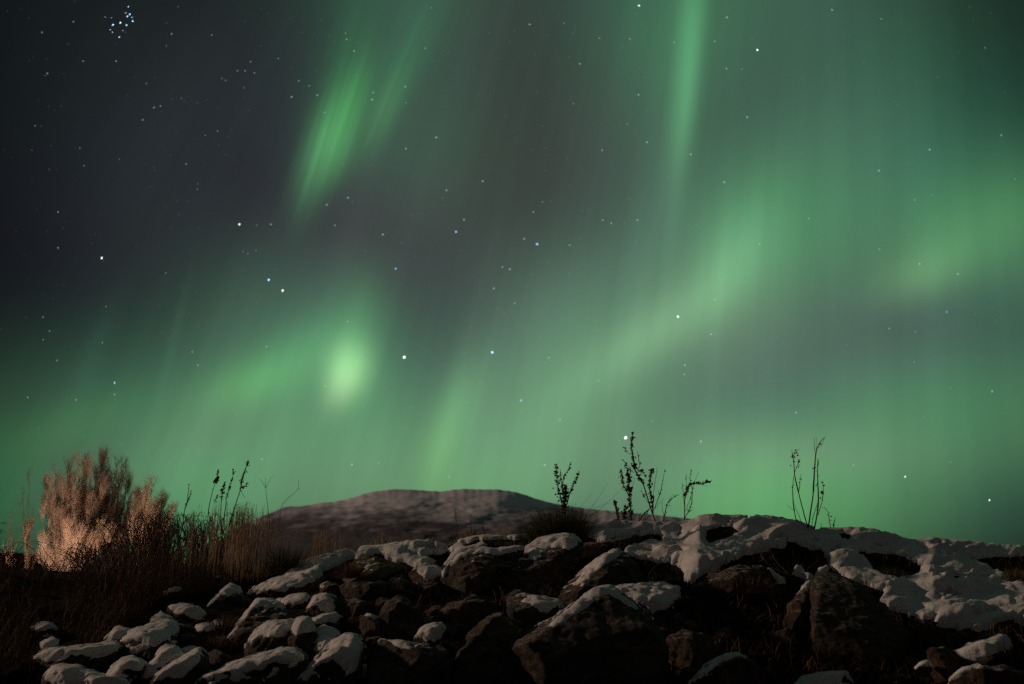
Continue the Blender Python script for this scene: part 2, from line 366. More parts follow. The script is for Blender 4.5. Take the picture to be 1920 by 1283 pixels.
BLOBS = [
    (560, -60, 190, 165, 0, 0, (0.0010, 0.0008, 0.0000)),
    (760, -60, 190, 165, 0, 0, (0.0179, 0.0423, 0.0294)),
    (960, -60, 190, 165, 0, 0, (0.0121, 0.0054, 0.0030)),
    (1160, -60, 190, 165, 0, 0, (0.0120, 0.0427, 0.0352)),
    (1360, -60, 190, 165, 0, 0, (0.0184, 0.0525, 0.0151)),
    (1560, -60, 190, 165, 0, 0, (0.0195, 0.0434, 0.0403)),
    (260, 105, 190, 165, 0, 0, (0.0040, 0.0051, 0.0042)),
    (460, 105, 190, 165, 0, 0, (0.0064, 0.0024, 0.0073)),
    (660, 105, 190, 165, 0, 0, (0.0081, 0.0206, 0.0148)),
    (860, 105, 190, 165, 0, 0, (0.0124, 0.0252, 0.0242)),
    (1060, 105, 190, 165, 0, 0, (0.0070, 0.0000, 0.0000)),
    (1260, 105, 190, 165, 0, 0, (0.0214, 0.0731, 0.0390)),
    (1460, 105, 190, 165, 0, 0, (0.0123, 0.0243, 0.0203)),
    (1660, 105, 190, 165, 0, 0, (0.0136, 0.0512, 0.0215)),
    (160, 270, 190, 165, 0, 0, (0.0016, 0.0029, 0.0035)),
    (360, 270, 190, 165, 0, 0, (0.0090, 0.0120, 0.0156)),
    (760, 270, 190, 165, 0, 0, (0.0296, 0.0698, 0.0416)),
    (960, 270, 190, 165, 0, 0, (0.0071, 0.0000, 0.0011)),
    (1160, 270, 190, 165, 0, 0, (0.0291, 0.0448, 0.0381)),
    (1360, 270, 190, 165, 0, 0, (0.0062, 0.0000, 0.0038)),
    (1560, 270, 190, 165, 0, 0, (0.0346, 0.0738, 0.0516)),
    (1760, 270, 190, 165, 0, 0, (0.0023, 0.0299, 0.0249)),
    (260, 435, 190, 165, 0, 0, (0.0113, 0.0121, 0.0137)),
    (660, 435, 190, 165, 0, 0, (0.0157, 0.0000, 0.0139)),
    (860, 435, 190, 165, 0, 0, (0.0229, 0.0271, 0.0249)),
    (1060, 435, 190, 165, 0, 0, (0.0012, 0.0000, 0.0000)),
    (1260, 435, 190, 165, 0, 0, (0.0313, 0.0453, 0.0448)),
    (1460, 435, 190, 165, 0, 0, (0.0329, 0.1909, 0.0697)),
    (1660, 435, 190, 165, 0, 0, (0.0181, 0.0358, 0.0198)),
    (1860, 435, 190, 165, 0, 0, (0.0509, 0.1970, 0.0732)),
    (2060, 435, 190, 165, 0, 0, (0.0067, 0.0000, 0.0000)),
    (160, 600, 190, 165, 0, 0, (0.0020, 0.0000, 0.0045)),
    (360, 600, 190, 165, 0, 0, (0.0002, 0.0000, 0.0006)),
    (560, 600, 190, 165, 0, 0, (0.0427, 0.0892, 0.0643)),
    (760, 600, 190, 165, 0, 0, (0.0000, 0.0007, 0.0046)),
    (960, 600, 190, 165, 0, 0, (0.0320, 0.0436, 0.0387)),
    (1160, 600, 190, 165, 0, 0, (0.0506, 0.1259, 0.0766)),
    (1360, 600, 190, 165, 0, 0, (0.0791, 0.1252, 0.0684)),
    (1560, 600, 190, 165, 0, 0, (0.0167, 0.0000, 0.0203)),
    (1760, 600, 190, 165, 0, 0, (0.0234, 0.0035, 0.0362)),
    (1960, 600, 190, 165, 0, 0, (0.0000, 0.0000, 0.0056)),
    (60, 765, 190, 165, 0, 0, (0.0115, 0.0254, 0.0118)),
    (260, 765, 190, 165, 0, 0, (0.0127, 0.0580, 0.0333)),
    (460, 765, 190, 165, 0, 0, (0.0399, 0.0760, 0.0433)),
    (660, 765, 190, 165, 0, 0, (0.0403, 0.1701, 0.0629)),
    (860, 765, 190, 165, 0, 0, (0.0194, 0.0020, 0.0348)),
    (1060, 765, 190, 165, 0, 0, (0.0846, 0.2174, 0.0947)),
    (1260, 765, 190, 165, 0, 0, (0.0100, 0.0002, 0.0168)),
    (1460, 765, 190, 165, 0, 0, (0.0048, 0.0019, 0.0343)),
    (1660, 765, 190, 165, 0, 0, (0.0456, 0.1438, 0.0582)),
    (1860, 765, 190, 165, 0, 0, (0.0137, 0.0924, 0.0332)),
    (2060, 765, 190, 165, 0, 0, (0.0455, 0.0796, 0.0386)),
    (-40, 930, 190, 165, 0, 0, (0.0008, 0.0896, 0.0199)),
    (160, 930, 190, 165, 0, 0, (0.0358, 0.0049, 0.0275)),
    (360, 930, 190, 165, 0, 0, (0.0576, 0.2305, 0.0797)),
    (560, 930, 190, 165, 0, 0, (0.0513, 0.0723, 0.0541)),
    (760, 930, 190, 165, 0, 0, (0.0767, 0.1611, 0.0752)),
    (960, 930, 190, 165, 0, 0, (0.0750, 0.2191, 0.0822)),
    (1160, 930, 190, 165, 0, 0, (0.0360, 0.0114, 0.0444)),
    (1360, 930, 190, 165, 0, 0, (0.0854, 0.3039, 0.0943)),
    (1560, 930, 190, 165, 0, 0, (0.0513, 0.1647, 0.0547)),
    (1760, 930, 190, 165, 0, 0, (0.0165, 0.0341, 0.0249)),
    (1960, 930, 190, 165, 0, 0, (0.0000, 0.0000, 0.0035)),
    (602, 290, 120, 42, 73, 0.1, (0.0369, 0.0957, 0.0463)),
    (582, 345, 70, 28, 76, 0, (0.0099, 0.0000, 0.0236)),
    (655, 205, 140, 36, 70, 0.1, (0.0223, 0.2784, 0.0583)),
    (700, 190, 110, 26, 66, 0.15, (0.0032, 0.0000, 0.0087)),
    (755, 140, 130, 36, 66, 0.15, (0.0193, 0.1144, 0.0329)),
    (648, 270, 100, 28, 70, 0, (0.0092, 0.0000, 0.0000)),
    (1293, 90, 170, 24, 85, 0, (0.0438, 0.1892, 0.0788)),
    (1278, 235, 110, 24, 83, 0, (0.0214, 0.0776, 0.0282)),
    (1258, 340, 110, 28, 86, 0, (0.0123, 0.0208, 0.0181)),
    (1260, 150, 300, 85, 88, 0, (0.0077, 0.0482, 0.0163)),
    (652, 690, 54, 40, 78, 0, (0.2235, 0.4882, 0.1834)),
    (640, 728, 46, 27, 66, 0, (0.1271, 0.1241, 0.0735)),
    (668, 610, 100, 48, 82, 0, (0.0285, 0.1084, 0.0341)),
    (822, 850, 85, 34, 78, 0, (0.0253, 0.0609, 0.0000)),
    (860, 760, 100, 40, 68, 0, (0.0425, 0.1300, 0.0426)),
    (1225, 625, 170, 50, 35, 0, (0.0745, 0.1623, 0.0639)),
    (1370, 490, 120, 55, 65, 0, (0.0462, 0.1446, 0.0573)),
    (1780, 465, 170, 45, 25, 0, (0.0229, 0.0759, 0.0122)),
    (1715, 515, 70, 36, 25, 0, (0.0320, 0.0645, 0.0263)),
    (480, 718, 90, 45, 22, 0, (0.0283, 0.1440, 0.0237)),
    (390, 800, 120, 60, 35, 0, (0.0223, 0.0000, 0.0093)),
    (560, 655, 110, 50, 28, 0, (0.0144, 0.0952, 0.0263)),
    (1500, 850, 260, 60, 0, 0, (0.0419, 0.0160, 0.0277)),
    (150, 790, 140, 50, 20, 0, (0.0063, 0.0384, 0.0042)),
    (325, 640, 120, 9, 76, 0, (0.0060, 0.0160, 0.0120)),
    (175, 670, 120, 22, 72, 0, (0.0040, 0.0120, 0.0080)),
    (960, -1000, 1100, 800, 0, 0, (0.0300, 0.0620, 0.0480)),
    (2600, 300, 700, 700, 0, 0, (0.0100, 0.0350, 0.0220)),
]
BASE = (0.0045, 0.0055, 0.0070)
BLOBS = [
    (560, -60, 190, 165, 0, 0, (0.0010, 0.0008, 0.0000)),
    (760, -60, 190, 165, 0, 0, (0.0179, 0.0423, 0.0294)),
    (960, -60, 190, 165, 0, 0, (0.0121, 0.0054, 0.0030)),
    (1160, -60, 190, 165, 0, 0, (0.0120, 0.0427, 0.0352)),
    (1360, -60, 190, 165, 0, 0, (0.0184, 0.0525, 0.0151)),
    (1560, -60, 190, 165, 0, 0, (0.0195, 0.0434, 0.0403)),
    (260, 105, 190, 165, 0, 0, (0.0040, 0.0051, 0.0042)),
    (460, 105, 190, 165, 0, 0, (0.0064, 0.0024, 0.0073)),
    (660, 105, 190, 165, 0, 0, (0.0081, 0.0206, 0.0148)),
    (860, 105, 190, 165, 0, 0, (0.0124, 0.0252, 0.0242)),
    (1060, 105, 190, 165, 0, 0, (0.0070, 0.0000, 0.0000)),
    (1260, 105, 190, 165, 0, 0, (0.0214, 0.0731, 0.0390)),
    (1460, 105, 190, 165, 0, 0, (0.0123, 0.0243, 0.0203)),
    (1660, 105, 190, 165, 0, 0, (0.0136, 0.0512, 0.0215)),
    (160, 270, 190, 165, 0, 0, (0.0016, 0.0029, 0.0035)),
    (360, 270, 190, 165, 0, 0, (0.0090, 0.0120, 0.0156)),
    (760, 270, 190, 165, 0, 0, (0.0296, 0.0698, 0.0416)),
    (960, 270, 190, 165, 0, 0, (0.0071, 0.0000, 0.0011)),
    (1160, 270, 190, 165, 0, 0, (0.0291, 0.0448, 0.0381)),
    (1360, 270, 190, 165, 0, 0, (0.0062, 0.0000, 0.0038)),
    (1560, 270, 190, 165, 0, 0, (0.0346, 0.0738, 0.0516)),
    (1760, 270, 190, 165, 0, 0, (0.0023, 0.0299, 0.0249)),
    (260, 435, 190, 165, 0, 0, (0.0113, 0.0121, 0.0137)),
    (660, 435, 190, 165, 0, 0, (0.0157, 0.0000, 0.0139)),
    (860, 435, 190, 165, 0, 0, (0.0229, 0.0271, 0.0249)),
    (1060, 435, 190, 165, 0, 0, (0.0012, 0.0000, 0.0000)),
    (1260, 435, 190, 165, 0, 0, (0.0313, 0.0453, 0.0448)),
    (1460, 435, 190, 165, 0, 0, (0.0329, 0.1909, 0.0697)),
    (1660, 435, 190, 165, 0, 0, (0.0181, 0.0358, 0.0198)),
    (1860, 435, 190, 165, 0, 0, (0.0509, 0.1970, 0.0732)),
    (2060, 435, 190, 165, 0, 0, (0.0067, 0.0000, 0.0000)),
    (160, 600, 190, 165, 0, 0, (0.0020, 0.0000, 0.0045)),
    (360, 600, 190, 165, 0, 0, (0.0002, 0.0000, 0.0006)),
    (560, 600, 190, 165, 0, 0, (0.0427, 0.0892, 0.0643)),
    (760, 600, 190, 165, 0, 0, (0.0000, 0.0007, 0.0046)),
    (960, 600, 190, 165, 0, 0, (0.0320, 0.0436, 0.0387)),
    (1160, 600, 190, 165, 0, 0, (0.0506, 0.1259, 0.0766)),
    (1360, 600, 190, 165, 0, 0, (0.0791, 0.1252, 0.0684)),
    (1560, 600, 190, 165, 0, 0, (0.0167, 0.0000, 0.0203)),
    (1760, 600, 190, 165, 0, 0, (0.0234, 0.0035, 0.0362)),
    (1960, 600, 190, 165, 0, 0, (0.0000, 0.0000, 0.0056)),
    (60, 765, 190, 165, 0, 0, (0.0115, 0.0254, 0.0118)),
    (260, 765, 190, 165, 0, 0, (0.0127, 0.0580, 0.0333)),
    (460, 765, 190, 165, 0, 0, (0.0399, 0.0760, 0.0433)),
    (660, 765, 190, 165, 0, 0, (0.0403, 0.1701, 0.0629)),
    (860, 765, 190, 165, 0, 0, (0.0194, 0.0020, 0.0348)),
    (1060, 765, 190, 165, 0, 0, (0.0846, 0.2174, 0.0947)),
    (1260, 765, 190, 165, 0, 0, (0.0100, 0.0002, 0.0168)),
    (1460, 765, 190, 165, 0, 0, (0.0048, 0.0019, 0.0343)),
    (1660, 765, 190, 165, 0, 0, (0.0456, 0.1438, 0.0582)),
    (1860, 765, 190, 165, 0, 0, (0.0137, 0.0924, 0.0332)),
    (2060, 765, 190, 165, 0, 0, (0.0455, 0.0796, 0.0386)),
    (-40, 930, 190, 165, 0, 0, (0.0008, 0.0896, 0.0199)),
    (160, 930, 190, 165, 0, 0, (0.0358, 0.0049, 0.0275)),
    (360, 930, 190, 165, 0, 0, (0.0576, 0.2305, 0.0797)),
    (560, 930, 190, 165, 0, 0, (0.0513, 0.0723, 0.0541)),
    (760, 930, 190, 165, 0, 0, (0.0767, 0.1611, 0.0752)),
    (960, 930, 190, 165, 0, 0, (0.0750, 0.2191, 0.0822)),
    (1160, 930, 190, 165, 0, 0, (0.0360, 0.0114, 0.0444)),
    (1360, 930, 190, 165, 0, 0, (0.0854, 0.3039, 0.0943)),
    (1560, 930, 190, 165, 0, 0, (0.0513, 0.1647, 0.0547)),
    (1760, 930, 190, 165, 0, 0, (0.0165, 0.0341, 0.0249)),
    (1960, 930, 190, 165, 0, 0, (0.0000, 0.0000, 0.0035)),
    (602, 290, 120, 42, 73, 0.1, (0.0369, 0.0957, 0.0463)),
    (582, 345, 70, 28, 76, 0, (0.0099, 0.0000, 0.0236)),
    (655, 205, 140, 36, 70, 0.1, (0.0223, 0.2784, 0.0583)),
    (700, 190, 110, 26, 66, 0.15, (0.0032, 0.0000, 0.0087)),
    (755, 140, 130, 36, 66, 0.15, (0.0193, 0.1144, 0.0329)),
    (648, 270, 100, 28, 70, 0, (0.0092, 0.0000, 0.0000)),
    (1293, 90, 170, 24, 85, 0, (0.0438, 0.1892, 0.0788)),
    (1278, 235, 110, 24, 83, 0, (0.0214, 0.0776, 0.0282)),
    (1258, 340, 110, 28, 86, 0, (0.0123, 0.0208, 0.0181)),
    (1260, 150, 300, 85, 88, 0, (0.0077, 0.0482, 0.0163)),
    (652, 690, 54, 40, 78, 0, (0.2235, 0.4882, 0.1834)),
    (640, 728, 46, 27, 66, 0, (0.1271, 0.1241, 0.0735)),
    (668, 610, 100, 48, 82, 0, (0.0285, 0.1084, 0.0341)),
    (822, 850, 85, 34, 78, 0, (0.0253, 0.0609, 0.0000)),
    (860, 760, 100, 40, 68, 0, (0.0425, 0.1300, 0.0426)),
    (1225, 625, 170, 50, 35, 0, (0.0745, 0.1623, 0.0639)),
    (1370, 490, 120, 55, 65, 0, (0.0462, 0.1446, 0.0573)),
    (1780, 465, 170, 45, 25, 0, (0.0229, 0.0759, 0.0122)),
    (1715, 515, 70, 36, 25, 0, (0.0320, 0.0645, 0.0263)),
    (480, 718, 90, 45, 22, 0, (0.0283, 0.1440, 0.0237)),
    (390, 800, 120, 60, 35, 0, (0.0223, 0.0000, 0.0093)),
    (560, 655, 110, 50, 28, 0, (0.0144, 0.0952, 0.0263)),
    (1500, 850, 260, 60, 0, 0, (0.0419, 0.0160, 0.0277)),
    (150, 790, 140, 50, 20, 0, (0.0063, 0.0384, 0.0042)),
    (325, 640, 120, 9, 76, 0, (0.0060, 0.0160, 0.0120)),
    (175, 670, 120, 22, 72, 0, (0.0040, 0.0120, 0.0080)),
    (9999, 0, 0.75, 0.6, 0, 0, (0.0200, 0.0190, 0.0160)),
    (960, -1000, 1100, 800, 0, 0, (0.0300, 0.0620, 0.0480)),
    (2600, 300, 700, 700, 0, 0, (0.0100, 0.0350, 0.0220)),
]
BASE = (0.0045, 0.0055, 0.0070)
BLOBS = [
    (760, -60, 190, 165, 0, 0, (0.0204, 0.0612, 0.0370)),
    (960, -60, 190, 165, 0, 0, (0.0095, 0.0000, 0.0012)),
    (1160, -60, 190, 165, 0, 0, (0.0148, 0.0453, 0.0366)),
    (1360, -60, 190, 165, 0, 0, (0.0160, 0.0519, 0.0145)),
    (1560, -60, 190, 165, 0, 0, (0.0214, 0.0471, 0.0405)),
    (260, 105, 190, 165, 0, 0, (0.0041, 0.0047, 0.0051)),
    (460, 105, 190, 165, 0, 0, (0.0061, 0.0040, 0.0060)),
    (660, 105, 190, 165, 0, 0, (0.0076, 0.0115, 0.0117)),
    (860, 105, 190, 165, 0, 0, (0.0169, 0.0235, 0.0225)),
    (1060, 105, 190, 165, 0, 0, (0.0037, 0.0000, 0.0000)),
    (1260, 105, 190, 165, 0, 0, (0.0243, 0.0744, 0.0391)),
    (1460, 105, 190, 165, 0, 0, (0.0116, 0.0221, 0.0207)),
    (1660, 105, 190, 165, 0, 0, (0.0127, 0.0490, 0.0212)),
    (160, 270, 190, 165, 0, 0, (0.0020, 0.0029, 0.0044)),
    (360, 270, 190, 165, 0, 0, (0.0079, 0.0128, 0.0122)),
    (560, 270, 190, 165, 0, 0, (0.0030, 0.0000, 0.0069)),
    (760, 270, 190, 165, 0, 0, (0.0279, 0.0785, 0.0444)),
    (960, 270, 190, 165, 0, 0, (0.0067, 0.0000, 0.0013)),
    (1160, 270, 190, 165, 0, 0, (0.0298, 0.0448, 0.0384)),
    (1360, 270, 190, 165, 0, 0, (0.0052, 0.0000, 0.0031)),
    (1560, 270, 190, 165, 0, 0, (0.0355, 0.0767, 0.0519)),
    (1760, 270, 190, 165, 0, 0, (0.0036, 0.0334, 0.0252)),
    (260, 435, 190, 165, 0, 0, (0.0108, 0.0116, 0.0135)),
    (460, 435, 190, 165, 0, 0, (0.0005, 0.0000, 0.0006)),
    (660, 435, 190, 165, 0, 0, (0.0202, 0.0000, 0.0150)),
    (860, 435, 190, 165, 0, 0, (0.0198, 0.0216, 0.0216)),
    (1060, 435, 190, 165, 0, 0, (0.0031, 0.0000, 0.0000)),
    (1260, 435, 190, 165, 0, 0, (0.0305, 0.0455, 0.0456)),
    (1460, 435, 190, 165, 0, 0, (0.0346, 0.1956, 0.0699)),
    (1660, 435, 190, 165, 0, 0, (0.0161, 0.0230, 0.0189)),
    (1860, 435, 190, 165, 0, 0, (0.0448, 0.1887, 0.0727)),
    (2060, 435, 190, 165, 0, 0, (0.0163, 0.0000, 0.0000)),
    (160, 600, 190, 165, 0, 0, (0.0022, 0.0000, 0.0048)),
    (560, 600, 190, 165, 0, 0, (0.0404, 0.0920, 0.0656)),
    (760, 600, 190, 165, 0, 0, (0.0000, 0.0009, 0.0036)),
    (960, 600, 190, 165, 0, 0, (0.0333, 0.0485, 0.0421)),
    (1160, 600, 190, 165, 0, 0, (0.0487, 0.1244, 0.0748)),
    (1360, 600, 190, 165, 0, 0, (0.0806, 0.1247, 0.0681)),
    (1560, 600, 190, 165, 0, 0, (0.0153, 0.0000, 0.0216)),
    (1760, 600, 190, 165, 0, 0, (0.0216, 0.0009, 0.0317)),
    (1960, 600, 190, 165, 0, 0, (0.0004, 0.0000, 0.0084)),
    (60, 765, 190, 165, 0, 0, (0.0115, 0.0252, 0.0115)),
    (260, 765, 190, 165, 0, 0, (0.0122, 0.0589, 0.0341)),
    (460, 765, 190, 165, 0, 0, (0.0410, 0.0730, 0.0417)),
    (660, 765, 190, 165, 0, 0, (0.0408, 0.1705, 0.0638)),
    (860, 765, 190, 165, 0, 0, (0.0188, 0.0000, 0.0337)),
    (1060, 765, 190, 165, 0, 0, (0.0847, 0.2149, 0.0933)),
    (1260, 765, 190, 165, 0, 0, (0.0104, 0.0017, 0.0185)),
    (1460, 765, 190, 165, 0, 0, (0.0041, 0.0018, 0.0329)),
    (1660, 765, 190, 165, 0, 0, (0.0476, 0.1444, 0.0599)),
    (1860, 765, 190, 165, 0, 0, (0.0134, 0.0953, 0.0340)),
    (2060, 765, 190, 165, 0, 0, (0.0469, 0.0790, 0.0370)),
    (-40, 930, 190, 165, 0, 0, (0.0006, 0.0903, 0.0205)),
    (160, 930, 190, 165, 0, 0, (0.0360, 0.0038, 0.0267)),
    (360, 930, 190, 165, 0, 0, (0.0576, 0.2319, 0.0802)),
    (560, 930, 190, 165, 0, 0, (0.0508, 0.0727, 0.0542)),
    (760, 930, 190, 165, 0, 0, (0.0769, 0.1610, 0.0750)),
    (960, 930, 190, 165, 0, 0, (0.0751, 0.2207, 0.0832)),
    (1160, 930, 190, 165, 0, 0, (0.0358, 0.0116, 0.0440)),
    (1360, 930, 190, 165, 0, 0, (0.0857, 0.3033, 0.0944)),
    (1560, 930, 190, 165, 0, 0, (0.0513, 0.1658, 0.0549)),
    (1760, 930, 190, 165, 0, 0, (0.0161, 0.0329, 0.0242)),
    (1960, 930, 190, 165, 0, 0, (0.0000, 0.0000, 0.0038)),
    (602, 280, 105, 28, 72, 0.1, (0.0491, 0.2429, 0.0705)),
    (578, 350, 60, 22, 77, 0, (0.0000, 0.0000, 0.0051)),
    (652, 215, 100, 27, 71, 0.1, (0.0241, 0.1639, 0.0317)),
    (648, 120, 130, 45, 72, 0.1, (0.0019, 0.0432, 0.0065)),
    (718, 210, 95, 24, 66, 0.1, (0.0183, 0.0794, 0.0188)),
    (765, 100, 140, 45, 64, 0.1, (0.0019, 0.0513, 0.0139)),
    (640, 290, 60, 24, 72, 0, (0.0193, 0.0807, 0.0254)),
    (1293, 90, 170, 24, 85, 0, (0.0439, 0.1898, 0.0789)),
    (1278, 235, 110, 24, 83, 0, (0.0216, 0.0784, 0.0286)),
    (1258, 340, 110, 28, 86, 0, (0.0132, 0.0208, 0.0180)),
    (1260, 150, 300, 85, 88, 0, (0.0059, 0.0463, 0.0158)),
    (652, 690, 54, 40, 78, 0, (0.2258, 0.4888, 0.1840)),
    (640, 728, 46, 27, 66, 0, (0.1260, 0.1243, 0.0730)),
    (668, 610, 100, 48, 82, 0, (0.0270, 0.1066, 0.0331)),
    (822, 850, 85, 34, 78, 0, (0.0254, 0.0619, 0.0000)),
    (860, 760, 100, 40, 68, 0, (0.0425, 0.1301, 0.0427)),
    (1225, 625, 170, 50, 35, 0, (0.0752, 0.1638, 0.0649)),
    (1370, 490, 120, 55, 65, 0, (0.0449, 0.1407, 0.0568)),
    (1790, 450, 190, 75, 25, 0, (0.0136, 0.0507, 0.0051)),
    (1730, 515, 90, 50, 25, 0, (0.0472, 0.1063, 0.0353)),
    (480, 718, 90, 45, 22, 0, (0.0279, 0.1465, 0.0245)),
    (390, 800, 120, 60, 35, 0, (0.0219, 0.0000, 0.0097)),
    (560, 655, 110, 50, 28, 0, (0.0154, 0.0927, 0.0251)),
    (1500, 850, 260, 60, 0, 0, (0.0410, 0.0144, 0.0270)),
    (150, 790, 140, 50, 20, 0, (0.0064, 0.0384, 0.0042)),
    (325, 640, 120, 9, 76, 0, (0.0060, 0.0160, 0.0120)),
    (175, 670, 120, 22, 72, 0, (0.0040, 0.0120, 0.0080)),
    (9999, 0, 0.75, 0.6, 0, 0, (0.0200, 0.0190, 0.0160)),
    (960, -1000, 1100, 800, 0, 0, (0.0300, 0.0620, 0.0480)),
    (2600, 300, 700, 700, 0, 0, (0.0100, 0.0350, 0.0220)),
]
BASE = (0.0045, 0.0055, 0.0070)
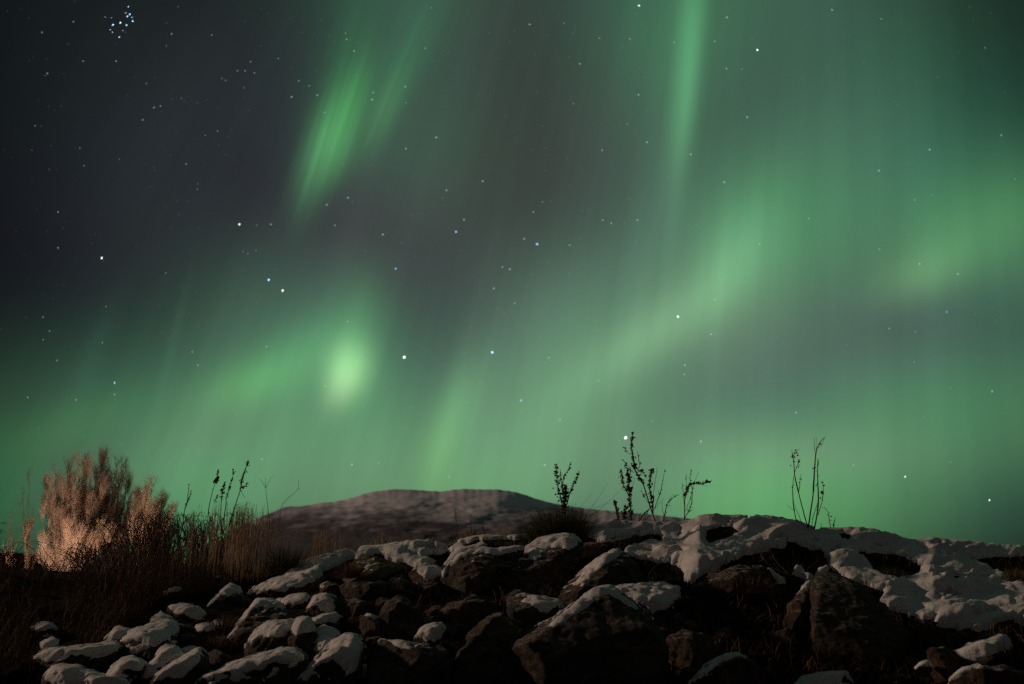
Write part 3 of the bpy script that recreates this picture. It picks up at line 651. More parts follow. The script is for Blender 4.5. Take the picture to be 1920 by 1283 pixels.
BLOBS = [
    (760, -60, 190, 165, 0, 0, (0.0209, 0.0624, 0.0368)),
    (960, -60, 190, 165, 0, 0, (0.0087, 0.0001, 0.0005)),
    (1160, -60, 190, 165, 0, 0, (0.0153, 0.0415, 0.0354)),
    (1360, -60, 190, 165, 0, 0, (0.0154, 0.0498, 0.0143)),
    (1560, -60, 190, 165, 0, 0, (0.0214, 0.0452, 0.0390)),
    (260, 105, 190, 165, 0, 0, (0.0038, 0.0044, 0.0046)),
    (460, 105, 190, 165, 0, 0, (0.0063, 0.0047, 0.0063)),
    (660, 105, 190, 165, 0, 0, (0.0071, 0.0092, 0.0109)),
    (860, 105, 190, 165, 0, 0, (0.0172, 0.0239, 0.0223)),
    (1060, 105, 190, 165, 0, 0, (0.0028, 0.0000, 0.0000)),
    (1260, 105, 190, 165, 0, 0, (0.0248, 0.0716, 0.0380)),
    (1460, 105, 190, 165, 0, 0, (0.0112, 0.0205, 0.0198)),
    (1660, 105, 190, 165, 0, 0, (0.0127, 0.0466, 0.0207)),
    (160, 270, 190, 165, 0, 0, (0.0020, 0.0030, 0.0041)),
    (360, 270, 190, 165, 0, 0, (0.0081, 0.0118, 0.0124)),
    (560, 270, 190, 165, 0, 0, (0.0020, 0.0001, 0.0052)),
    (760, 270, 190, 165, 0, 0, (0.0265, 0.0710, 0.0420)),
    (960, 270, 190, 165, 0, 0, (0.0068, 0.0001, 0.0014)),
    (1160, 270, 190, 165, 0, 0, (0.0290, 0.0426, 0.0369)),
    (1360, 270, 190, 165, 0, 0, (0.0049, 0.0001, 0.0032)),
    (1560, 270, 190, 165, 0, 0, (0.0350, 0.0736, 0.0502)),
    (1760, 270, 190, 165, 0, 0, (0.0040, 0.0316, 0.0242)),
    (260, 435, 190, 165, 0, 0, (0.0104, 0.0112, 0.0129)),
    (660, 435, 190, 165, 0, 0, (0.0197, 0.0004, 0.0148)),
    (860, 435, 190, 165, 0, 0, (0.0197, 0.0236, 0.0214)),
    (1060, 435, 190, 165, 0, 0, (0.0025, 0.0000, 0.0000)),
    (1260, 435, 190, 165, 0, 0, (0.0300, 0.0435, 0.0438)),
    (1460, 435, 190, 165, 0, 0, (0.0356, 0.1854, 0.0685)),
    (1660, 435, 190, 165, 0, 0, (0.0156, 0.0219, 0.0183)),
    (1860, 435, 190, 165, 0, 0, (0.0453, 0.1792, 0.0712)),
    (2060, 435, 190, 165, 0, 0, (0.0154, 0.0002, 0.0002)),
    (160, 600, 190, 165, 0, 0, (0.0021, 0.0001, 0.0046)),
    (360, 600, 190, 165, 0, 0, (0.0006, 0.0000, 0.0000)),
    (560, 600, 190, 165, 0, 0, (0.0396, 0.0891, 0.0634)),
    (760, 600, 190, 165, 0, 0, (0.0000, 0.0003, 0.0030)),
    (960, 600, 190, 165, 0, 0, (0.0320, 0.0442, 0.0402)),
    (1160, 600, 190, 165, 0, 0, (0.0487, 0.1194, 0.0726)),
    (1360, 600, 190, 165, 0, 0, (0.0779, 0.1193, 0.0665)),
    (1560, 600, 190, 165, 0, 0, (0.0148, 0.0004, 0.0205)),
    (1760, 600, 190, 165, 0, 0, (0.0207, 0.0014, 0.0301)),
    (1960, 600, 190, 165, 0, 0, (0.0005, 0.0001, 0.0080)),
    (60, 765, 190, 165, 0, 0, (0.0113, 0.0239, 0.0113)),
    (260, 765, 190, 165, 0, 0, (0.0124, 0.0565, 0.0329)),
    (460, 765, 190, 165, 0, 0, (0.0401, 0.0679, 0.0406)),
    (660, 765, 190, 165, 0, 0, (0.0412, 0.1626, 0.0625)),
    (860, 765, 190, 165, 0, 0, (0.0182, 0.0006, 0.0324)),
    (1060, 765, 190, 165, 0, 0, (0.0834, 0.2062, 0.0914)),
    (1260, 765, 190, 165, 0, 0, (0.0099, 0.0008, 0.0175)),
    (1460, 765, 190, 165, 0, 0, (0.0044, 0.0024, 0.0311)),
    (1660, 765, 190, 165, 0, 0, (0.0470, 0.1369, 0.0586)),
    (1860, 765, 190, 165, 0, 0, (0.0143, 0.0906, 0.0333)),
    (2060, 765, 190, 165, 0, 0, (0.0452, 0.0748, 0.0362)),
    (-40, 930, 190, 165, 0, 0, (0.0018, 0.0857, 0.0203)),
    (160, 930, 190, 165, 0, 0, (0.0344, 0.0037, 0.0257)),
    (360, 930, 190, 165, 0, 0, (0.0579, 0.2209, 0.0789)),
    (560, 930, 190, 165, 0, 0, (0.0493, 0.0697, 0.0525)),
    (760, 930, 190, 165, 0, 0, (0.0751, 0.1532, 0.0733)),
    (960, 930, 190, 165, 0, 0, (0.0742, 0.2093, 0.0816)),
    (1160, 930, 190, 165, 0, 0, (0.0344, 0.0115, 0.0420)),
    (1360, 930, 190, 165, 0, 0, (0.0854, 0.2882, 0.0934)),
    (1560, 930, 190, 165, 0, 0, (0.0509, 0.1572, 0.0543)),
    (1760, 930, 190, 165, 0, 0, (0.0158, 0.0315, 0.0234)),
    (1960, 930, 190, 165, 0, 0, (0.0000, 0.0000, 0.0035)),
    (602, 280, 105, 30, 72, 0.22, (0.0491, 0.2143, 0.0684)),
    (578, 350, 60, 22, 77, 0, (0.0007, 0.0001, 0.0062)),
    (652, 215, 100, 29, 71, 0.22, (0.0254, 0.1601, 0.0331)),
    (648, 120, 130, 45, 72, 0.25, (0.0022, 0.0392, 0.0064)),
    (718, 210, 95, 26, 66, 0.2, (0.0199, 0.0809, 0.0210)),
    (765, 100, 140, 45, 64, 0.25, (0.0012, 0.0422, 0.0118)),
    (640, 290, 60, 24, 72, 0, (0.0177, 0.0658, 0.0225)),
    (1293, 90, 170, 24, 85, 0, (0.0445, 0.1799, 0.0770)),
    (1278, 235, 110, 24, 83, 0, (0.0216, 0.0743, 0.0281)),
    (1258, 340, 110, 28, 86, 0, (0.0131, 0.0202, 0.0173)),
    (1260, 150, 300, 85, 88, 0, (0.0059, 0.0439, 0.0155)),
    (652, 690, 54, 40, 78, 0, (0.2208, 0.4656, 0.1818)),
    (640, 728, 46, 27, 66, 0, (0.1209, 0.1188, 0.0716)),
    (668, 610, 100, 48, 82, 0, (0.0268, 0.1000, 0.0327)),
    (822, 850, 85, 34, 78, 0, (0.0245, 0.0581, 0.0010)),
    (860, 760, 100, 40, 68, 0, (0.0420, 0.1241, 0.0421)),
    (1225, 625, 170, 50, 35, 0, (0.0733, 0.1552, 0.0638)),
    (1370, 490, 120, 55, 65, 0, (0.0446, 0.1338, 0.0557)),
    (1790, 450, 190, 75, 25, 0, (0.0135, 0.0480, 0.0056)),
    (1730, 515, 90, 50, 25, 0, (0.0461, 0.1011, 0.0351)),
    (480, 718, 90, 45, 22, 0, (0.0282, 0.1399, 0.0251)),
    (390, 800, 120, 60, 35, 0, (0.0207, 0.0004, 0.0094)),
    (560, 655, 110, 50, 28, 0, (0.0160, 0.0867, 0.0249)),
    (1500, 850, 260, 60, 0, 0, (0.0391, 0.0143, 0.0261)),
    (150, 790, 140, 50, 20, 0, (0.0066, 0.0363, 0.0045)),
    (325, 640, 120, 9, 76, 0, (0.0060, 0.0160, 0.0120)),
    (175, 670, 120, 22, 72, 0, (0.0040, 0.0120, 0.0080)),
    (9999, 0, 0.75, 0.6, 0, 0, (0.0300, 0.0290, 0.0250)),
    (960, -1000, 1100, 800, 0, 0, (0.0380, 0.0880, 0.0640)),
    (2600, 300, 700, 700, 0, 0, (0.0100, 0.0350, 0.0220)),
]
BASE = (0.0045, 0.0055, 0.0070)
BLOBS = [
    (760, -60, 190, 165, 0, 0, (0.0209, 0.0624, 0.0368)),
    (960, -60, 190, 165, 0, 0, (0.0087, 0.0001, 0.0005)),
    (1160, -60, 190, 165, 0, 0, (0.0153, 0.0415, 0.0354)),
    (1360, -60, 190, 165, 0, 0, (0.0154, 0.0498, 0.0143)),
    (1560, -60, 190, 165, 0, 0, (0.0214, 0.0452, 0.0390)),
    (260, 105, 190, 165, 0, 0, (0.0038, 0.0044, 0.0046)),
    (460, 105, 190, 165, 0, 0, (0.0063, 0.0047, 0.0063)),
    (660, 105, 190, 165, 0, 0, (0.0071, 0.0092, 0.0109)),
    (860, 105, 190, 165, 0, 0, (0.0172, 0.0239, 0.0223)),
    (1060, 105, 190, 165, 0, 0, (0.0028, 0.0000, 0.0000)),
    (1260, 105, 190, 165, 0, 0, (0.0248, 0.0716, 0.0380)),
    (1460, 105, 190, 165, 0, 0, (0.0112, 0.0205, 0.0198)),
    (1660, 105, 190, 165, 0, 0, (0.0127, 0.0466, 0.0207)),
    (160, 270, 190, 165, 0, 0, (0.0020, 0.0030, 0.0041)),
    (360, 270, 190, 165, 0, 0, (0.0081, 0.0118, 0.0124)),
    (560, 270, 190, 165, 0, 0, (0.0020, 0.0001, 0.0052)),
    (760, 270, 190, 165, 0, 0, (0.0265, 0.0710, 0.0420)),
    (960, 270, 190, 165, 0, 0, (0.0068, 0.0001, 0.0014)),
    (1160, 270, 190, 165, 0, 0, (0.0290, 0.0426, 0.0369)),
    (1360, 270, 190, 165, 0, 0, (0.0049, 0.0001, 0.0032)),
    (1560, 270, 190, 165, 0, 0, (0.0350, 0.0736, 0.0502)),
    (1760, 270, 190, 165, 0, 0, (0.0040, 0.0316, 0.0242)),
    (260, 435, 190, 165, 0, 0, (0.0104, 0.0112, 0.0129)),
    (660, 435, 190, 165, 0, 0, (0.0197, 0.0004, 0.0148)),
    (860, 435, 190, 165, 0, 0, (0.0197, 0.0236, 0.0214)),
    (1060, 435, 190, 165, 0, 0, (0.0025, 0.0000, 0.0000)),
    (1260, 435, 190, 165, 0, 0, (0.0300, 0.0435, 0.0438)),
    (1460, 435, 190, 165, 0, 0, (0.0356, 0.1854, 0.0685)),
    (1660, 435, 190, 165, 0, 0, (0.0156, 0.0219, 0.0183)),
    (1860, 435, 190, 165, 0, 0, (0.0453, 0.1792, 0.0712)),
    (2060, 435, 190, 165, 0, 0, (0.0154, 0.0002, 0.0002)),
    (160, 600, 190, 165, 0, 0, (0.0021, 0.0001, 0.0046)),
    (360, 600, 190, 165, 0, 0, (0.0006, 0.0000, 0.0000)),
    (560, 600, 190, 165, 0, 0, (0.0396, 0.0891, 0.0634)),
    (760, 600, 190, 165, 0, 0, (0.0000, 0.0003, 0.0030)),
    (960, 600, 190, 165, 0, 0, (0.0320, 0.0442, 0.0402)),
    (1160, 600, 190, 165, 0, 0, (0.0487, 0.1194, 0.0726)),
    (1360, 600, 190, 165, 0, 0, (0.0779, 0.1193, 0.0665)),
    (1560, 600, 190, 165, 0, 0, (0.0148, 0.0004, 0.0205)),
    (1760, 600, 190, 165, 0, 0, (0.0207, 0.0014, 0.0301)),
    (1960, 600, 190, 165, 0, 0, (0.0005, 0.0001, 0.0080)),
    (60, 765, 190, 165, 0, 0, (0.0113, 0.0239, 0.0113)),
    (260, 765, 190, 165, 0, 0, (0.0124, 0.0565, 0.0329)),
    (460, 765, 190, 165, 0, 0, (0.0401, 0.0679, 0.0406)),
    (660, 765, 190, 165, 0, 0, (0.0412, 0.1626, 0.0625)),
    (860, 765, 190, 165, 0, 0, (0.0182, 0.0006, 0.0324)),
    (1060, 765, 190, 165, 0, 0, (0.0834, 0.2062, 0.0914)),
    (1260, 765, 190, 165, 0, 0, (0.0099, 0.0008, 0.0175)),
    (1460, 765, 190, 165, 0, 0, (0.0044, 0.0024, 0.0311)),
    (1660, 765, 190, 165, 0, 0, (0.0470, 0.1369, 0.0586)),
    (1860, 765, 190, 165, 0, 0, (0.0143, 0.0906, 0.0333)),
    (2060, 765, 190, 165, 0, 0, (0.0452, 0.0748, 0.0362)),
    (-40, 930, 190, 165, 0, 0, (0.0018, 0.0857, 0.0203)),
    (160, 930, 190, 165, 0, 0, (0.0344, 0.0037, 0.0257)),
    (360, 930, 190, 165, 0, 0, (0.0579, 0.2209, 0.0789)),
    (560, 930, 190, 165, 0, 0, (0.0493, 0.0697, 0.0525)),
    (760, 930, 190, 165, 0, 0, (0.0751, 0.1532, 0.0733)),
    (960, 930, 190, 165, 0, 0, (0.0742, 0.2093, 0.0816)),
    (1160, 930, 190, 165, 0, 0, (0.0344, 0.0115, 0.0420)),
    (1360, 930, 190, 165, 0, 0, (0.0854, 0.2882, 0.0934)),
    (1560, 930, 190, 165, 0, 0, (0.0509, 0.1572, 0.0543)),
    (1760, 930, 190, 165, 0, 0, (0.0158, 0.0315, 0.0234)),
    (1960, 930, 190, 165, 0, 0, (0.0000, 0.0000, 0.0035)),
    (602, 280, 105, 30, 72, 0.22, (0.0491, 0.2143, 0.0684)),
    (578, 350, 60, 22, 77, 0, (0.0007, 0.0001, 0.0062)),
    (652, 215, 100, 29, 71, 0.22, (0.0254, 0.1601, 0.0331)),
    (648, 120, 130, 45, 72, 0.25, (0.0022, 0.0392, 0.0064)),
    (718, 210, 95, 26, 66, 0.2, (0.0199, 0.0809, 0.0210)),
    (765, 100, 140, 45, 64, 0.25, (0.0012, 0.0422, 0.0118)),
    (640, 290, 60, 24, 72, 0, (0.0177, 0.0658, 0.0225)),
    (1293, 90, 170, 24, 85, 0, (0.0445, 0.1799, 0.0770)),
    (1278, 235, 110, 24, 83, 0, (0.0216, 0.0743, 0.0281)),
    (1258, 340, 110, 28, 86, 0, (0.0131, 0.0202, 0.0173)),
    (1260, 150, 300, 85, 88, 0, (0.0059, 0.0439, 0.0155)),
    (652, 690, 54, 40, 78, 0, (0.2208, 0.4656, 0.1818)),
    (640, 728, 46, 27, 66, 0, (0.1209, 0.1188, 0.0716)),
    (668, 610, 100, 48, 82, 0, (0.0268, 0.1000, 0.0327)),
    (822, 850, 85, 34, 78, 0, (0.0245, 0.0581, 0.0010)),
    (860, 760, 100, 40, 68, 0, (0.0420, 0.1241, 0.0421)),
    (1225, 625, 170, 50, 35, 0, (0.0733, 0.1552, 0.0638)),
    (1370, 490, 120, 55, 65, 0, (0.0446, 0.1338, 0.0557)),
    (1790, 450, 190, 75, 25, 0, (0.0135, 0.0480, 0.0056)),
    (1730, 515, 90, 50, 25, 0, (0.0461, 0.1011, 0.0351)),
    (480, 718, 90, 45, 22, 0, (0.0282, 0.1399, 0.0251)),
    (390, 800, 120, 60, 35, 0, (0.0207, 0.0004, 0.0094)),
    (560, 655, 110, 50, 28, 0, (0.0160, 0.0867, 0.0249)),
    (1500, 850, 260, 60, 0, 0, (0.0391, 0.0143, 0.0261)),
    (150, 790, 140, 50, 20, 0, (0.0066, 0.0363, 0.0045)),
    (325, 640, 120, 9, 76, 0, (0.0060, 0.0160, 0.0120)),
    (175, 670, 120, 22, 72, 0, (0.0040, 0.0120, 0.0080)),
    (9999, 0, 0.75, 0.6, 0, 0, (0.0460, 0.0440, 0.0390)),
    (960, -1000, 1100, 800, 0, 0, (0.0380, 0.0880, 0.0640)),
    (2600, 300, 700, 700, 0, 0, (0.0100, 0.0350, 0.0220)),
]
BASE = (0.0045, 0.0055, 0.0070)
BLOBS = [
    (760, -60, 190, 165, 0, 0, (0.0209, 0.0624, 0.0368)),
    (960, -60, 190, 165, 0, 0, (0.0087, 0.0001, 0.0005)),
    (1160, -60, 190, 165, 0, 0, (0.0153, 0.0415, 0.0354)),
    (1360, -60, 190, 165, 0, 0, (0.0154, 0.0498, 0.0143)),
    (1560, -60, 190, 165, 0, 0, (0.0214, 0.0452, 0.0390)),
    (260, 105, 190, 165, 0, 0, (0.0038, 0.0044, 0.0046)),
    (460, 105, 190, 165, 0, 0, (0.0063, 0.0047, 0.0063)),
    (660, 105, 190, 165, 0, 0, (0.0071, 0.0092, 0.0109)),
    (860, 105, 190, 165, 0, 0, (0.0172, 0.0239, 0.0223)),
    (1060, 105, 190, 165, 0, 0, (0.0028, 0.0000, 0.0000)),
    (1260, 105, 190, 165, 0, 0, (0.0248, 0.0716, 0.0380)),
    (1460, 105, 190, 165, 0, 0, (0.0112, 0.0205, 0.0198)),
    (1660, 105, 190, 165, 0, 0, (0.0127, 0.0466, 0.0207)),
    (160, 270, 190, 165, 0, 0, (0.0020, 0.0030, 0.0041)),
    (360, 270, 190, 165, 0, 0, (0.0081, 0.0118, 0.0124)),
    (560, 270, 190, 165, 0, 0, (0.0020, 0.0001, 0.0052)),
    (760, 270, 190, 165, 0, 0, (0.0265, 0.0710, 0.0420)),
    (960, 270, 190, 165, 0, 0, (0.0068, 0.0001, 0.0014)),
    (1160, 270, 190, 165, 0, 0, (0.0290, 0.0426, 0.0369)),
    (1360, 270, 190, 165, 0, 0, (0.0049, 0.0001, 0.0032)),
    (1560, 270, 190, 165, 0, 0, (0.0350, 0.0736, 0.0502)),
    (1760, 270, 190, 165, 0, 0, (0.0040, 0.0316, 0.0242)),
    (260, 435, 190, 165, 0, 0, (0.0104, 0.0112, 0.0129)),
    (660, 435, 190, 165, 0, 0, (0.0197, 0.0004, 0.0148)),
    (860, 435, 190, 165, 0, 0, (0.0197, 0.0236, 0.0214)),
    (1060, 435, 190, 165, 0, 0, (0.0025, 0.0000, 0.0000)),
    (1260, 435, 190, 165, 0, 0, (0.0300, 0.0435, 0.0438)),
    (1460, 435, 190, 165, 0, 0, (0.0356, 0.1854, 0.0685)),
    (1660, 435, 190, 165, 0, 0, (0.0156, 0.0219, 0.0183)),
    (1860, 435, 190, 165, 0, 0, (0.0453, 0.1792, 0.0712)),
    (2060, 435, 190, 165, 0, 0, (0.0154, 0.0002, 0.0002)),
    (160, 600, 190, 165, 0, 0, (0.0021, 0.0001, 0.0046)),
    (360, 600, 190, 165, 0, 0, (0.0006, 0.0000, 0.0000)),
    (560, 600, 190, 165, 0, 0, (0.0396, 0.0891, 0.0634)),
    (760, 600, 190, 165, 0, 0, (0.0000, 0.0003, 0.0030)),
    (960, 600, 190, 165, 0, 0, (0.0320, 0.0442, 0.0402)),
    (1160, 600, 190, 165, 0, 0, (0.0487, 0.1194, 0.0726)),
    (1360, 600, 190, 165, 0, 0, (0.0779, 0.1193, 0.0665)),
    (1560, 600, 190, 165, 0, 0, (0.0148, 0.0004, 0.0205)),
    (1760, 600, 190, 165, 0, 0, (0.0207, 0.0014, 0.0301)),
    (1960, 600, 190, 165, 0, 0, (0.0005, 0.0001, 0.0080)),
    (60, 765, 190, 165, 0, 0, (0.0113, 0.0239, 0.0113)),
    (260, 765, 190, 165, 0, 0, (0.0124, 0.0565, 0.0329)),
    (460, 765, 190, 165, 0, 0, (0.0401, 0.0679, 0.0406)),
    (660, 765, 190, 165, 0, 0, (0.0412, 0.1626, 0.0625)),
    (860, 765, 190, 165, 0, 0, (0.0182, 0.0006, 0.0324)),
    (1060, 765, 190, 165, 0, 0, (0.0834, 0.2062, 0.0914)),
    (1260, 765, 190, 165, 0, 0, (0.0099, 0.0008, 0.0175)),
    (1460, 765, 190, 165, 0, 0, (0.0044, 0.0024, 0.0311)),
    (1660, 765, 190, 165, 0, 0, (0.0470, 0.1369, 0.0586)),
    (1860, 765, 190, 165, 0, 0, (0.0143, 0.0906, 0.0333)),
    (2060, 765, 190, 165, 0, 0, (0.0452, 0.0748, 0.0362)),
    (-40, 930, 190, 165, 0, 0, (0.0018, 0.0857, 0.0203)),
    (160, 930, 190, 165, 0, 0, (0.0344, 0.0037, 0.0257)),
    (360, 930, 190, 165, 0, 0, (0.0579, 0.2209, 0.0789)),
    (560, 930, 190, 165, 0, 0, (0.0493, 0.0697, 0.0525)),
    (760, 930, 190, 165, 0, 0, (0.0751, 0.1532, 0.0733)),
    (960, 930, 190, 165, 0, 0, (0.0742, 0.2093, 0.0816)),
    (1160, 930, 190, 165, 0, 0, (0.0344, 0.0115, 0.0420)),
    (1360, 930, 190, 165, 0, 0, (0.0854, 0.2882, 0.0934)),
    (1560, 930, 190, 165, 0, 0, (0.0509, 0.1572, 0.0543)),
    (1760, 930, 190, 165, 0, 0, (0.0158, 0.0315, 0.0234)),
    (1960, 930, 190, 165, 0, 0, (0.0000, 0.0000, 0.0035)),
    (602, 280, 105, 30, 72, 0.22, (0.0491, 0.2143, 0.0684)),
    (578, 350, 60, 22, 77, 0, (0.0007, 0.0001, 0.0062)),
    (652, 215, 100, 29, 71, 0.22, (0.0254, 0.1601, 0.0331)),
    (648, 120, 130, 45, 72, 0.25, (0.0022, 0.0392, 0.0064)),
    (718, 210, 95, 26, 66, 0.2, (0.0199, 0.0809, 0.0210)),
    (765, 100, 140, 45, 64, 0.25, (0.0012, 0.0422, 0.0118)),
    (640, 290, 60, 24, 72, 0, (0.0177, 0.0658, 0.0225)),
    (1293, 90, 170, 24, 85, 0, (0.0445, 0.1799, 0.0770)),
    (1278, 235, 110, 24, 83, 0, (0.0216, 0.0743, 0.0281)),
    (1258, 340, 110, 28, 86, 0, (0.0131, 0.0202, 0.0173)),
    (1260, 150, 300, 85, 88, 0, (0.0059, 0.0439, 0.0155)),
    (652, 690, 54, 40, 78, 0, (0.2208, 0.4656, 0.1818)),
    (640, 728, 46, 27, 66, 0, (0.1209, 0.1188, 0.0716)),
    (668, 610, 100, 48, 82, 0, (0.0268, 0.1000, 0.0327)),
    (822, 850, 85, 34, 78, 0, (0.0245, 0.0581, 0.0010)),
    (860, 760, 100, 40, 68, 0, (0.0420, 0.1241, 0.0421)),
    (1225, 625, 170, 50, 35, 0, (0.0733, 0.1552, 0.0638)),
    (1370, 490, 120, 55, 65, 0, (0.0446, 0.1338, 0.0557)),
    (1790, 450, 190, 75, 25, 0, (0.0135, 0.0480, 0.0056)),
    (1730, 515, 90, 50, 25, 0, (0.0461, 0.1011, 0.0351)),
    (480, 718, 90, 45, 22, 0, (0.0282, 0.1399, 0.0251)),
    (390, 800, 120, 60, 35, 0, (0.0207, 0.0004, 0.0094)),
    (560, 655, 110, 50, 28, 0, (0.0160, 0.0867, 0.0249)),
    (1500, 850, 260, 60, 0, 0, (0.0391, 0.0143, 0.0261)),
    (150, 790, 140, 50, 20, 0, (0.0066, 0.0363, 0.0045)),
    (325, 640, 120, 9, 76, 0, (0.0060, 0.0160, 0.0120)),
    (175, 670, 120, 22, 72, 0, (0.0040, 0.0120, 0.0080)),
    (9999, 0, 0.75, 0.6, 0, 0, (0.0700, 0.0640, 0.0550)),
    (960, -1000, 1100, 800, 0, 0, (0.0380, 0.0880, 0.0640)),
    (2600, 300, 700, 700, 0, 0, (0.0100, 0.0350, 0.0220)),
]
BASE = (0.0045, 0.0055, 0.0070)
